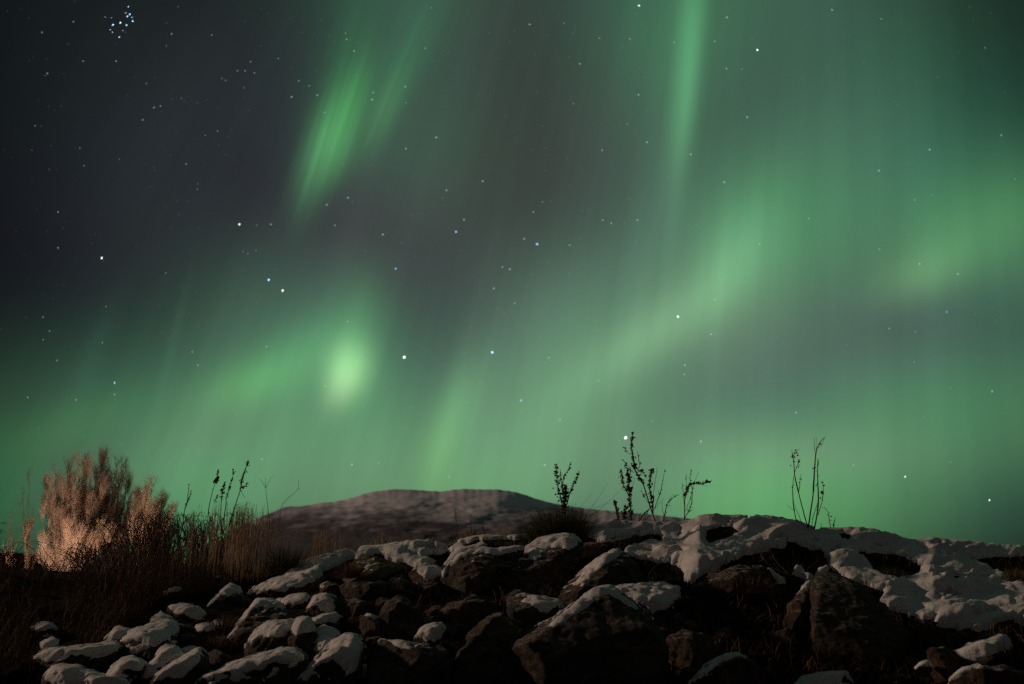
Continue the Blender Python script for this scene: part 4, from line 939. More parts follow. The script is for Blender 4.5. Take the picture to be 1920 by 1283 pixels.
BLOBS = [
    (760, -60, 190, 165, 0, 0, (0.0209, 0.0624, 0.0368)),
    (960, -60, 190, 165, 0, 0, (0.0087, 0.0001, 0.0005)),
    (1160, -60, 190, 165, 0, 0, (0.0153, 0.0415, 0.0354)),
    (1360, -60, 190, 165, 0, 0, (0.0154, 0.0498, 0.0143)),
    (1560, -60, 190, 165, 0, 0, (0.0214, 0.0452, 0.0390)),
    (260, 105, 190, 165, 0, 0, (0.0038, 0.0044, 0.0046)),
    (460, 105, 190, 165, 0, 0, (0.0063, 0.0047, 0.0063)),
    (660, 105, 190, 165, 0, 0, (0.0071, 0.0092, 0.0109)),
    (860, 105, 190, 165, 0, 0, (0.0172, 0.0239, 0.0223)),
    (1060, 105, 190, 165, 0, 0, (0.0028, 0.0000, 0.0000)),
    (1260, 105, 190, 165, 0, 0, (0.0248, 0.0716, 0.0380)),
    (1460, 105, 190, 165, 0, 0, (0.0112, 0.0205, 0.0198)),
    (1660, 105, 190, 165, 0, 0, (0.0127, 0.0466, 0.0207)),
    (160, 270, 190, 165, 0, 0, (0.0020, 0.0030, 0.0041)),
    (360, 270, 190, 165, 0, 0, (0.0081, 0.0118, 0.0124)),
    (560, 270, 190, 165, 0, 0, (0.0020, 0.0001, 0.0052)),
    (760, 270, 190, 165, 0, 0, (0.0265, 0.0710, 0.0420)),
    (960, 270, 190, 165, 0, 0, (0.0068, 0.0001, 0.0014)),
    (1160, 270, 190, 165, 0, 0, (0.0290, 0.0426, 0.0369)),
    (1360, 270, 190, 165, 0, 0, (0.0049, 0.0001, 0.0032)),
    (1560, 270, 190, 165, 0, 0, (0.0350, 0.0736, 0.0502)),
    (1760, 270, 190, 165, 0, 0, (0.0040, 0.0316, 0.0242)),
    (260, 435, 190, 165, 0, 0, (0.0104, 0.0112, 0.0129)),
    (660, 435, 190, 165, 0, 0, (0.0197, 0.0004, 0.0148)),
    (860, 435, 190, 165, 0, 0, (0.0197, 0.0236, 0.0214)),
    (1060, 435, 190, 165, 0, 0, (0.0025, 0.0000, 0.0000)),
    (1260, 435, 190, 165, 0, 0, (0.0300, 0.0435, 0.0438)),
    (1460, 435, 190, 165, 0, 0, (0.0356, 0.1854, 0.0685)),
    (1660, 435, 190, 165, 0, 0, (0.0156, 0.0219, 0.0183)),
    (1860, 435, 190, 165, 0, 0, (0.0453, 0.1792, 0.0712)),
    (2060, 435, 190, 165, 0, 0, (0.0154, 0.0002, 0.0002)),
    (160, 600, 190, 165, 0, 0, (0.0021, 0.0001, 0.0046)),
    (360, 600, 190, 165, 0, 0, (0.0006, 0.0000, 0.0000)),
    (560, 600, 190, 165, 0, 0, (0.0396, 0.0891, 0.0634)),
    (760, 600, 190, 165, 0, 0, (0.0000, 0.0003, 0.0030)),
    (960, 600, 190, 165, 0, 0, (0.0320, 0.0442, 0.0402)),
    (1160, 600, 190, 165, 0, 0, (0.0487, 0.1194, 0.0726)),
    (1360, 600, 190, 165, 0, 0, (0.0779, 0.1193, 0.0665)),
    (1560, 600, 190, 165, 0, 0, (0.0148, 0.0004, 0.0205)),
    (1760, 600, 190, 165, 0, 0, (0.0207, 0.0014, 0.0301)),
    (1960, 600, 190, 165, 0, 0, (0.0005, 0.0001, 0.0080)),
    (60, 765, 190, 165, 0, 0, (0.0113, 0.0239, 0.0113)),
    (260, 765, 190, 165, 0, 0, (0.0124, 0.0565, 0.0329)),
    (460, 765, 190, 165, 0, 0, (0.0401, 0.0679, 0.0406)),
    (660, 765, 190, 165, 0, 0, (0.0412, 0.1626, 0.0625)),
    (860, 765, 190, 165, 0, 0, (0.0182, 0.0006, 0.0324)),
    (1060, 765, 190, 165, 0, 0, (0.0834, 0.2062, 0.0914)),
    (1260, 765, 190, 165, 0, 0, (0.0099, 0.0008, 0.0175)),
    (1460, 765, 190, 165, 0, 0, (0.0044, 0.0024, 0.0311)),
    (1660, 765, 190, 165, 0, 0, (0.0470, 0.1369, 0.0586)),
    (1860, 765, 190, 165, 0, 0, (0.0143, 0.0906, 0.0333)),
    (2060, 765, 190, 165, 0, 0, (0.0452, 0.0748, 0.0362)),
    (-40, 930, 190, 165, 0, 0, (0.0018, 0.0857, 0.0203)),
    (160, 930, 190, 165, 0, 0, (0.0344, 0.0037, 0.0257)),
    (360, 930, 190, 165, 0, 0, (0.0579, 0.2209, 0.0789)),
    (560, 930, 190, 165, 0, 0, (0.0493, 0.0697, 0.0525)),
    (760, 930, 190, 165, 0, 0, (0.0751, 0.1532, 0.0733)),
    (960, 930, 190, 165, 0, 0, (0.0742, 0.2093, 0.0816)),
    (1160, 930, 190, 165, 0, 0, (0.0344, 0.0115, 0.0420)),
    (1360, 930, 190, 165, 0, 0, (0.0854, 0.2882, 0.0934)),
    (1560, 930, 190, 165, 0, 0, (0.0509, 0.1572, 0.0543)),
    (1760, 930, 190, 165, 0, 0, (0.0158, 0.0315, 0.0234)),
    (1960, 930, 190, 165, 0, 0, (0.0000, 0.0000, 0.0035)),
    (602, 280, 105, 30, 72, 0.22, (0.0491, 0.2143, 0.0684)),
    (578, 350, 60, 22, 77, 0, (0.0007, 0.0001, 0.0062)),
    (652, 215, 100, 29, 71, 0.22, (0.0254, 0.1601, 0.0331)),
    (648, 120, 130, 45, 72, 0.25, (0.0022, 0.0392, 0.0064)),
    (718, 210, 95, 26, 66, 0.2, (0.0199, 0.0809, 0.0210)),
    (765, 100, 140, 45, 64, 0.25, (0.0012, 0.0422, 0.0118)),
    (640, 290, 60, 24, 72, 0, (0.0177, 0.0658, 0.0225)),
    (1293, 90, 170, 24, 85, 0, (0.0445, 0.1799, 0.0770)),
    (1278, 235, 110, 24, 83, 0, (0.0216, 0.0743, 0.0281)),
    (1258, 340, 110, 28, 86, 0, (0.0131, 0.0202, 0.0173)),
    (1260, 150, 300, 85, 88, 0, (0.0059, 0.0439, 0.0155)),
    (652, 690, 54, 40, 78, 0, (0.2208, 0.4656, 0.1818)),
    (640, 728, 46, 27, 66, 0, (0.1209, 0.1188, 0.0716)),
    (668, 610, 100, 48, 82, 0, (0.0268, 0.1000, 0.0327)),
    (822, 850, 85, 34, 78, 0, (0.0245, 0.0581, 0.0010)),
    (860, 760, 100, 40, 68, 0, (0.0420, 0.1241, 0.0421)),
    (1225, 625, 170, 50, 35, 0, (0.0733, 0.1552, 0.0638)),
    (1370, 490, 120, 55, 65, 0, (0.0446, 0.1338, 0.0557)),
    (1790, 450, 190, 75, 25, 0, (0.0135, 0.0480, 0.0056)),
    (1730, 515, 90, 50, 25, 0, (0.0461, 0.1011, 0.0351)),
    (480, 718, 90, 45, 22, 0, (0.0282, 0.1399, 0.0251)),
    (390, 800, 120, 60, 35, 0, (0.0207, 0.0004, 0.0094)),
    (560, 655, 110, 50, 28, 0, (0.0160, 0.0867, 0.0249)),
    (1500, 850, 260, 60, 0, 0, (0.0391, 0.0143, 0.0261)),
    (150, 790, 140, 50, 20, 0, (0.0066, 0.0363, 0.0045)),
    (325, 640, 120, 9, 76, 0, (0.0060, 0.0160, 0.0120)),
    (175, 670, 120, 22, 72, 0, (0.0040, 0.0120, 0.0080)),
    (9999, 0, 0.75, 0.6, 0, 0, (0.0520, 0.0490, 0.0430)),
    (960, -1000, 1100, 800, 0, 0, (0.0380, 0.0880, 0.0640)),
    (2600, 300, 700, 700, 0, 0, (0.0100, 0.0350, 0.0220)),
]
#AURORA_END

def basis(px, py, ang):
    if px == 9999:                      # the sky behind the photographer
        c = np.array([0, -.94, .342]); c /= np.linalg.norm(c); u = np.array([1., 0, 0])
        return c, u, np.cross(c, u), 1.0
    c = ray(px, py)
    a = R(ang)
    d = 4.0
    c2 = ray(px + d * math.cos(a), py - d * math.sin(a))
    u = c2 - c * (c2 @ c); u /= np.linalg.norm(u)
    v = np.cross(c, u)
    scale = 1 / (FOC * (1 + ((px - CX) ** 2 + (py - CY) ** 2) / FOC ** 2))   # radians per photo pixel, roughly
    scale = scale * (1 + ((px - CX) ** 2 + (py - CY) ** 2) / FOC ** 2) ** 0.25
    return c, u, v, scale

acc = None
for (px, py, su, sv, ang, rs, colr) in BLOBS:
    c, u, v, sc_ = basis(px, py, ang)
    m = nt.nodes.new('ShaderNodeMapping'); m.vector_type = 'TEXTURE'
    M3 = Matrix((u, v, c)).transposed()
    m.inputs['Location'].default_value = tuple(c)
    m.inputs['Rotation'].default_value = tuple(M3.to_euler())
    m.inputs['Scale'].default_value = (su * sc_, sv * sc_, 0.5)
    if acc is None:
        nt.links.new(wtc.outputs['Generated'], m.inputs[0])
    else:                       # evaluate the arcs one after another
        ch = nt.nodes.new('ShaderNodeVectorMath'); ch.operation = 'MULTIPLY_ADD'
        nt.links.new(acc, ch.inputs[0]); ch.inputs[1].default_value = (1e-9, 1e-9, 1e-9)
        nt.links.new(wtc.outputs['Generated'], ch.inputs[2])
        nt.links.new(ch.outputs[0], m.inputs[0])
    d = nt.nodes.new('ShaderNodeVectorMath'); d.operation = 'DOT_PRODUCT'
    nt.links.new(m.outputs[0], d.inputs[0]); nt.links.new(m.outputs[0], d.inputs[1])
    n = nt.nodes.new('ShaderNodeMath'); n.operation = 'MULTIPLY'; n.inputs[1].default_value = -1
    nt.links.new(d.outputs['Value'], n.inputs[0])
    e = nt.nodes.new('ShaderNodeMath'); e.operation = 'EXPONENT'
    nt.links.new(n.outputs[0], e.inputs[0])
    val = e.outputs[0]
    if rs:
        sc2 = nt.nodes.new('ShaderNodeVectorMath'); sc2.operation = 'MULTIPLY'
        sc2.inputs[1].default_value = (0.16, 1.5, 0.0)
        nt.links.new(m.outputs[0], sc2.inputs[0])
        nz = nt.nodes.new('ShaderNodeTexNoise'); nz.inputs['Scale'].default_value = 1.6
        nz.inputs['Detail'].default_value = 1.5
        nt.links.new(sc2.outputs[0], nz.inputs['Vector'])
        mr = nt.nodes.new('ShaderNodeMapRange')
        mr.inputs['From Min'].default_value = .3; mr.inputs['From Max'].default_value = .7
        mr.inputs['To Min'].default_value = 1 - rs; mr.inputs['To Max'].default_value = 1 + rs
        nt.links.new(nz.outputs[0], mr.inputs[0])
        mu = nt.nodes.new('ShaderNodeMath'); mu.operation = 'MULTIPLY'
        nt.links.new(val, mu.inputs[0]); nt.links.new(mr.outputs[0], mu.inputs[1])
        val = mu.outputs[0]
    ma = nt.nodes.new('ShaderNodeVectorMath'); ma.operation = 'MULTIPLY_ADD'
    nt.links.new(val, ma.inputs[0])
    ma.inputs[1].default_value = colr
    if acc is None:
        ma.inputs[2].default_value = BASE
    else:
        nt.links.new(acc, ma.inputs[2])
    acc = ma.outputs[0]
# fine rays that run towards the magnetic zenith, all over the sky
zc = ray(1577, -2280)
za = np.cross(zc, ray(960, 641)); za /= np.linalg.norm(za); zb = np.cross(zc, za)
zm = nt.nodes.new('ShaderNodeMapping'); zm.vector_type = 'TEXTURE'
zm.inputs['Rotation'].default_value = tuple(Matrix((za, zb, zc)).transposed().to_euler())
chz = nt.nodes.new('ShaderNodeVectorMath'); chz.operation = 'MULTIPLY_ADD'
nt.links.new(acc, chz.inputs[0]); chz.inputs[1].default_value = (1e-9, 1e-9, 1e-9)
nt.links.new(wtc.outputs['Generated'], chz.inputs[2])
nt.links.new(chz.outputs[0], zm.inputs[0])
zf = nt.nodes.new('ShaderNodeVectorMath'); zf.operation = 'MULTIPLY'; zf.inputs[1].default_value = (1, 1, 0)
nt.links.new(zm.outputs[0], zf.inputs[0])
zn = nt.nodes.new('ShaderNodeVectorMath'); zn.operation = 'NORMALIZE'; nt.links.new(zf.outputs[0], zn.inputs[0])
zs = nt.nodes.new('ShaderNodeVectorMath'); zs.operation = 'MULTIPLY_ADD'
nt.links.new(zm.outputs[0], zs.inputs[0]); zs.inputs[1].default_value = (0, 0, .07); nt.links.new(zn.outputs[0], zs.inputs[2])
rayf = None
for scl, amp in ((20, .12), (60, .06)):
    z1 = nt.nodes.new('ShaderNodeTexNoise'); z1.inputs['Scale'].default_value = scl; z1.inputs['Detail'].default_value = 1.5
    nt.links.new(zs.outputs[0], z1.inputs['Vector'])
    z2 = nt.nodes.new('ShaderNodeMapRange'); z2.clamp = False
    z2.inputs['From Min'].default_value = 0; z2.inputs['From Max'].default_value = 1
    z2.inputs['To Min'].default_value = 1 - amp; z2.inputs['To Max'].default_value = 1 + amp
    nt.links.new(z1.outputs[0], z2.inputs[0])
    if rayf is None: rayf = z2.outputs[0]
    else:
        z3 = nt.nodes.new('ShaderNodeMath'); z3.operation = 'MULTIPLY'
        nt.links.new(rayf, z3.inputs[0]); nt.links.new(z2.outputs[0], z3.inputs[1]); rayf = z3.outputs[0]
zo = nt.nodes.new('ShaderNodeVectorMath'); zo.operation = 'SCALE'
nt.links.new(acc, zo.inputs[0]); nt.links.new(rayf, zo.inputs['Scale'])
acc = zo.outputs[0]
mx = nt.nodes.new('ShaderNodeVectorMath'); mx.operation = 'MAXIMUM'
mx.inputs[1].default_value = (.002, .0025, .003)
nt.links.new(acc, mx.inputs[0])
nt.links.new(mx.outputs[0], wbg.inputs['Color'])
wbg.inputs['Strength'].default_value = 0.94

# ------------------------------------------------------------------ warm low light from the left
sun_d = bpy.data.lights.new("sun", 'SUN')
sun_d.energy = 1.15
sun_d.color = (1.0, .68, .49)
sun_d.angle = R(1.5)
sun = bpy.data.objects.new("sun", sun_d)
COL.objects.link(sun)
sun_dir = Vector((-0.90, 0.30, 0.30)).normalized()       # towards the light
sun.rotation_euler = sun_dir.to_track_quat('Z', 'Y').to_euler()

# the garden lamp that shines into the bare bushes, hidden behind the bank
lamp_d = bpy.data.lights.new("lamp", 'POINT')
lamp_d.energy = 680
lamp_d.color = (1.0, .72, .52)
lamp_d.shadow_soft_size = 0.08
lamp = bpy.data.objects.new("lamp", lamp_d)
COL.objects.link(lamp)
lamp.location = tuple(P(78, 1092, 20.6))

# ------------------------------------------------------------------ helpers
def newmat(name, rough=.8, spec=.2):
    m = bpy.data.materials.new(name); m.use_nodes = True
    b = m.node_tree.nodes['Principled BSDF']
    b.inputs['Roughness'].default_value = rough
    b.inputs['Specular IOR Level'].default_value = spec
    return m, m.node_tree, b

def noisemat(name, stops, scale, detail=6, rough=.85, spec=.2, bump=0.0, bscale=60, bdist=.01, stretch=None, extra=None):
    m, t, b = newmat(name, rough, spec)
    tc = t.nodes.new('ShaderNodeTexCoord')
    src = tc.outputs['Object']
    if stretch:
        mp = t.nodes.new('ShaderNodeMapping'); mp.inputs['Scale'].default_value = stretch
        mp.inputs['Rotation'].default_value = (.4, .5, .3)
        t.links.new(src, mp.inputs[0]); src = mp.outputs[0]
    n = t.nodes.new('ShaderNodeTexNoise'); n.inputs['Scale'].default_value = scale
    n.inputs['Detail'].default_value = detail; n.inputs['Roughness'].default_value = .65
    t.links.new(src, n.inputs['Vector'])
    r = t.nodes.new('ShaderNodeValToRGB')
    el = r.color_ramp.elements
    while len(el) < len(stops): el.new(.5)
    for k, (p, c) in enumerate(stops):
        el[k].position = p; el[k].color = (*c, 1)
    t.links.new(n.outputs[0], r.inputs[0])
    t.links.new(r.outputs[0], b.inputs['Base Color'])
    if bump:
        n2 = t.nodes.new('ShaderNodeTexNoise'); n2.inputs['Scale'].default_value = bscale
        n2.inputs['Detail'].default_value = 8; n2.inputs['Roughness'].default_value = .7
        t.links.new(src, n2.inputs['Vector'])
        bp = t.nodes.new('ShaderNodeBump'); bp.inputs['Strength'].default_value = bump
        bp.inputs['Distance'].default_value = bdist
        t.links.new(n2.outputs[0], bp.inputs['Height'])
        t.links.new(bp.outputs[0], b.inputs['Normal'])
    return m

M_SNOW = noisemat('snow', [(.3, (.62, .62, .62)), (.6, (.78, .78, .77))], 9, bump=.8, bscale=46, bdist=.012, rough=.75, spec=.25)
M_ROCK = noisemat('rock', [(.28, (.030, .025, .020)), (.5, (.085, .072, .058)), (.60, (.14, .118, .094)), (.70, (.27, .23, .18))], 9,
                  bump=1.0, bscale=30, bdist=.05, rough=.8, stretch=(1, 1, 2.6))
M_ROCK2 = noisemat('rock_rusty', [(.3, (.030, .020, .016)), (.52, (.11, .072, .053)), (.70, (.24, .165, .115))], 11,
                   bump=1.0, bscale=32, bdist=.05, rough=.8, stretch=(2.2, 1, 1))
def dust(m):
    """a thin broken dusting of snow on the upward faces of the stone"""
    t = m.node_tree; b = t.nodes['Principled BSDF']
    old = b.inputs['Base Color'].links[0].from_socket
    g = t.nodes.new('ShaderNodeNewGeometry'); sx = t.nodes.new('ShaderNodeSeparateXYZ')
    t.links.new(g.outputs['Normal'], sx.inputs[0])
    tc = t.nodes.new('ShaderNodeTexCoord')
    n = t.nodes.new('ShaderNodeTexNoise'); n.inputs['Scale'].default_value = 38; n.inputs['Detail'].default_value = 7; n.inputs['Roughness'].default_value = .75
    t.links.new(tc.outputs['Object'], n.inputs['Vector'])
    a = t.nodes.new('ShaderNodeMath'); a.operation = 'MULTIPLY_ADD'; a.inputs[1].default_value = 2.2
    t.links.new(n.outputs[0], a.inputs[0]); t.links.new(sx.outputs['Z'], a.inputs[2])
    r = t.nodes.new('ShaderNodeMapRange'); r.inputs['From Min'].default_value = 1.95; r.inputs['From Max'].default_value = 2.35
    t.links.new(a.outputs[0], r.inputs[0])
    x = t.nodes.new('ShaderNodeMix'); x.data_type = 'RGBA'
    t.links.new(r.outputs[0], x.inputs['Factor']); t.links.new(old, x.inputs['A']); x.inputs['B'].default_value = (.5, .5, .49, 1)
    t.links.new(x.outputs['Result'], b.inputs['Base Color'])
dust(M_ROCK); dust(M_ROCK2)
M_SOIL = noisemat('soil', [(.35, (.008, .006, .004)), (.55, (.022, .014, .009)), (.75, (.05, .032, .018))], 14,
                  bump=1.0, bscale=30, bdist=.05, rough=.95, spec=.05)
M_STRAW = noisemat('straw', [(.35, (.075, .042, .024)), (.7, (.26, .165, .095))], 5, rough=.8)
M_REED = noisemat('reed', [(.35, (.22, .145, .08)), (.7, (.46, .33, .19))], 5, rough=.7)
M_GREEN = noisemat('tussock', [(.35, (.05, .052, .022)), (.7, (.17, .155, .065))], 8, rough=.8)
M_WEED = noisemat('weed', [(.35, (.06, .030, .020)), (.7, (.17, .085, .055))], 30, rough=.8)
M_SEED = noisemat('seed', [(.35, (.035, .014, .010)), (.7, (.13, .048, .032))], 60, rough=.8)
M_TWIG = noisemat('twig', [(.35, (.36, .25, .19)), (.7, (.58, .43, .34))], 3, rough=.7)
M_BARK = noisemat('bark', [(.35, (.07, .045, .035)), (.7, (.2, .14, .1))], 9, rough=.8)
M_SPRUCE = noisemat('spruce', [(.35, (.008, .010, .006)), (.7, (.03, .03, .015))], 9, rough=.8)

def tag(o, label=None, cat=None, group=None, kind=None):
    if label: o['label'] = label
    if cat: o['category'] = cat
    if group: o['group'] = group
    if kind: o['kind'] = kind
    return o

def empty(name, loc):
    o = bpy.data.objects.new(name, None); COL.objects.link(o); o.location = tuple(loc)
    return o

def link(name, me, m, parent=None, smooth=False):
    o = bpy.data.objects.new(name, me); COL.objects.link(o)
    me.materials.clear(); me.materials.append(m)
    if smooth:
        me.polygons.foreach_set('use_smooth', [True] * len(me.polygons))
    if parent is not None:
        o.parent = parent
        o.location = -parent.location
    return o

class MB:
    def __init__(self): self.v = []; self.f = []
    def tube(self, pts, radii, n=4):
        pts = [Vector(p) for p in pts]
        b = len(self.v)
        for i, p in enumerate(pts):
            d = (pts[min(i + 1, len(pts) - 1)] - pts[max(i - 1, 0)])
            if d.length < 1e-9: d = Vector((0, 0, 1))
            d.normalize()
            a = d.cross(Vector((.31, .9, .2))); a.normalize(); c = d.cross(a)
            r = radii[i] if hasattr(radii, '__len__') else radii
            for k in range(n):
                t = 2 * math.pi * k / n
                self.v.append(tuple(p + (a * math.cos(t) + c * math.sin(t)) * r))
        for i in range(len(pts) - 1):
            for k in range(n):
                q = b + i * n; k2 = (k + 1) % n
                self.f.append((q + k, q + k2, q + n + k2, q + n + k))
        self.f.append(tuple(b + (len(pts) - 1) * n + k for k in range(n)))
    def blade(self, pts, w, rnd=random):
        pts = [Vector(p) for p in pts]
        b = len(self.v)
        a = rnd.uniform(0, math.pi)
        s = Vector((math.cos(a), math.sin(a), 0))
        n = len(pts)
        for i, p in enumerate(pts[:-1]):
            ww = w * (1 - .75 * i / (n - 1)) * .5
            self.v.append(tuple(p - s * ww)); self.v.append(tuple(p + s * ww))
        self.v.append(tuple(pts[-1]))
        for i in range(n - 2):
            q = b + 2 * i
            self.f.append((q, q + 1, q + 3, q + 2))
        q = b + 2 * (n - 2)
        self.f.append((q, q + 1, q + 2))
    def blob(self, p, r, rnd=random):
        p = Vector(p); b = len(self.v)
        rx, ry, rz = (r * rnd.uniform(.6, 1.25) for _ in range(3))
        j = lambda: rnd.uniform(-.25, .25) * r
        for d in ((rx, 0, 0), (-rx, 0, 0), (0, ry, 0), (0, -ry, 0), (0, 0, rz), (0, 0, -rz)):
            self.v.append((p.x + d[0] + j(), p.y + d[1] + j(), p.z + d[2] + j()))
        for f in ((0, 2, 4), (2, 1, 4), (1, 3, 4), (3, 0, 4), (2, 0, 5), (1, 2, 5), (3, 1, 5), (0, 3, 5)):
            self.f.append(tuple(b + k for k in f))
    def build(self, name, m, parent=None, smooth=False):
        me = bpy.data.meshes.new(name); me.from_pydata(self.v, [], self.f); me.update()
        return link(name, me, m, parent, smooth)

def sdist(px, py, poly):
    """signed distance in photo pixels, positive inside"""
    px = np.asarray(px, float); py = np.asarray(py, float)
    n = len(poly); best = np.full(px.shape, 1e9); ins = np.zeros(px.shape, bool)
    for i in range(n):
        x1, y1 = poly[i]; x2, y2 = poly[(i + 1) % n]
        dx, dy = x2 - x1, y2 - y1
        L = dx * dx + dy * dy + 1e-9
        t = np.clip(((px - x1) * dx + (py - y1) * dy) / L, 0, 1)
        best = np.minimum(best, np.hypot(px - x1 - t * dx, py - y1 - t * dy))
        c = (y1 > py) != (y2 > py)
        xi = x1 + (py - y1) / (dy if abs(dy) > 1e-9 else 1e-9) * dx
        ins ^= c & (px < xi)
    return np.where(ins, best, -best)

def nz3(x, y, z): return mnoise.noise(Vector((x, y, z)))
def fbm(x, y, z, o=4): return mnoise.fractal(Vector((x, y, z)), 1.0, 2.0, o)

# ------------------------------------------------------------------ the embankment
CREST = [(-300, 1058), (-100, 1060), (0, 1061), (60, 1068), (150, 1073), (300, 1078), (400, 1084), (480, 1086), (525, 1076), (556, 1060),
         (603, 1047), (656, 1043), (664, 1040), (675, 1031), (690, 1027), (719, 1027), (745, 1021), (769, 1020), (800, 1021), (831, 1027), (859, 1017),
         (906, 1006), (945, 1008), (981, 1009), (1009, 1011), (1040, 1003), (1079, 1000), (1110, 990), (1134, 982), (1173, 981), (1231, 985), (1274, 987),
         (1309, 973), (1345, 970), (1387, 969), (1445, 973), (1491, 982), (1534, 993), (1593, 994), (1651, 1001), (1710, 1016),
         (1749, 1011), (1787, 1018), (1846, 1026), (1920, 1030), (2050, 1040), (2300, 1060)]
cxs = np.array([c[0] for c in CREST], float); cys = np.array([c[1] for c in CREST], float)
def crest(px): return np.interp(px, cxs, cys)
def depth(px, py):
    t = np.clip((1300 - np.asarray(py, float)) / (1300 - crest(px)), 0, 1)
    return 4.0 + 2.1 * t ** 1.7

HOLES = [
    [(1325, 993), (1344, 986), (1367, 986), (1391, 997), (1375, 1006), (1360, 1013), (1332, 1021), (1323, 1017)],
    [(1604, 1030), (1628, 1036), (1659, 1038), (1690, 1040), (1729, 1060), (1721, 1079), (1694, 1085), (1663, 1081), (1639, 1071), (1624, 1052)],
    [(1823, 1048), (1865, 1042), (1889, 1044), (1935, 1040), (1935, 1095), (1897, 1089), (1873, 1071), (1854, 1060)],
    [(1573, 1001), (1585, 999), (1597, 1003), (1590, 1011), (1578, 1010)],
    [(1786, 1079), (1797, 1078), (1800, 1085), (1790, 1090)],
    [(1075, 1005), (1095, 1003), (1118, 1012), (1112, 1022), (1125, 1035), (1100, 1048), (1082, 1040)],
    [(1268, 1000), (1276, 997), (1280, 1002), (1272, 1007)],
]
SNOWP = [
    [(1075, 1001), (1110, 986), (1134, 976), (1173, 976), (1231, 980), (1274, 982), (1309, 966), (1345, 962), (1387, 962), (1445, 966),
     (1491, 976), (1534, 987), (1593, 988), (1651, 995), (1710, 1010), (1749, 1004), (1787, 1012), (1846, 1020), (1920, 1024), (2100, 1030),
     (2100, 1180), (1920, 1168), (1890, 1160), (1853, 1175), (1810, 1179), (1770, 1172), (1740, 1160), (1700, 1150), (1668, 1140), (1652, 1122),
     (1655, 1108), (1640, 1100), (1628, 1099), (1600, 1088), (1575, 1076), (1563, 1070), (1553, 1055), (1542, 1028), (1522, 1032), (1491, 1015),
     (1474, 1013), (1474, 1027), (1448, 1026), (1417, 1032), (1367, 1052), (1345, 1062), (1321, 1071), (1297, 1095), (1282, 1087),
     (1278, 1063), (1251, 1052), (1200, 1046), (1173, 1042), (1169, 1032), (1190, 1022), (1212, 1013), (1250, 1016), (1240, 1005), (1223, 1000),
     (1173, 1007), (1135, 1018), (1114, 1019), (1112, 1010), (1092, 1004)],
    [(1493, 1062), (1504, 1062), (1514, 1076), (1527, 1087), (1515, 1090), (1502, 1081), (1490, 1070)],
    [(1529, 1080), (1537, 1065), (1550, 1061), (1555, 1072), (1541, 1082)],
    [(1425, 1070), (1440, 1068), (1462, 1078), (1475, 1090), (1460, 1090), (1440, 1078)],
    [(664, 1049), (673, 1035), (680, 1022), (698, 1020), (716, 1020), (733, 1014), (751, 1012), (772, 1014), (811, 1014), (829, 1019),
     (845, 1025), (840, 1034), (827, 1039), (815, 1038), (800, 1043), (785, 1041), (769, 1037), (762, 1037), (770, 1043), (797, 1046), (813, 1051),
     (826, 1063), (806, 1064), (794, 1068), (779, 1067), (772, 1062), (755, 1053), (740, 1053), (726, 1048), (716, 1040), (698, 1038), (686, 1040), (673, 1047)],
    [(838, 1030), (858, 1012), (880, 1006), (905, 1000), (925, 1004), (950, 1002), (985, 1003), (983, 1012), (960, 1011), (940, 1012), (905, 1011), (885, 1016), (865, 1023), (848, 1036)],
    [(828, 1062), (845, 1040), (862, 1028), (890, 1022), (905, 1017), (912, 1022), (900, 1028), (870, 1037), (850, 1052), (838, 1066)],
    [(556, 1062), (575, 1052), (603, 1040), (656, 1036), (668, 1042), (640, 1058), (608, 1072), (590, 1074), (565, 1070)],
    [(520, 1092), (540, 1072), (565, 1060), (575, 1064), (556, 1080), (535, 1092)],
]

def bankpoint(px, py, amp=1.0, fine=True):
    y = float(depth(px, py))
    n = .10 * fbm(px / 95., py / 34., 1.7, 4 if fine else 2) + (.035 * fbm(px / 26., py / 13., 7.1) if fine else -.02)
    t = (1300 - py) / (1300 - float(crest(px)))
    k = min(1, max(0, (1 - t) * 5))          # keep the crest where it is
    return P(px, py, y + n * amp * (.35 + .65 * k)) 

def build_bank():
    xs = np.arange(-420, 2320, 5.0)
    ts = np.linspace(0, 1, 74)
    v = []; f = []
    TS = 1300 + (crest(xs)[:, None] - 1300) * ts[None, :]
    XX = np.repeat(xs[:, None], len(ts), 1)
    under = np.full(XX.shape, -1e9)
    for p in SNOWP: under = np.maximum(under, sdist(XX, TS, p))
    for h in HOLES: under = np.minimum(under, -sdist(XX, TS, h))
    under = np.clip((under - 1) / 5, 0, 1) * .055
    for ix, x in enumerate(xs):
        c = float(crest(x))
        col = []
        a = bankpoint(x, 1300)
        col.append((a[0] * .55, a[1] - 1.9, .25))
        col.append((a[0] * .75, a[1] - 1.1, .45))
        col.append((a[0] * .9, a[1] - .45, a[2] - .38))
        for it, t in enumerate(ts):
            py = 1300 + (c - 1300) * t
            q = bankpoint(x, py)
            col.append((q[0], q[1] + .5 * under[ix, it], q[2] - .8 * under[ix, it]))
        k = np.array(col[-1])
        u = k / np.array([1, 1, 1])
        s = k[0] / k[1]
        for dy, dz in ((.12, -.004), (.35, -.035), (.8, -.14), (1.6, -.3), (3.5, -.45), (9, -.5)):
            z = k[2] + dz
            if dy >= 1.6: z = min(z, CZ - .28 - .02 * dy) if dy > 2 else z
            col.append((s * (k[1] + dy), k[1] + dy, z + .02 * fbm(x / 60., dy * 2, 3.3)))
        col.append((s * 70, 70, CZ - 1.0)); 
        v += col
    n = len(v) // len(xs)
    for i in range(len(xs) - 1):
        for j in range(n - 1):
            q = i * n + j
            f.append((q, q + n, q + n + 1, q + 1))
    me = bpy.data.meshes.new('embankment'); me.from_pydata(v, [], f); me.update()
    tag(link('embankment', me, M_SOIL, smooth=True), kind='structure')
build_bank()

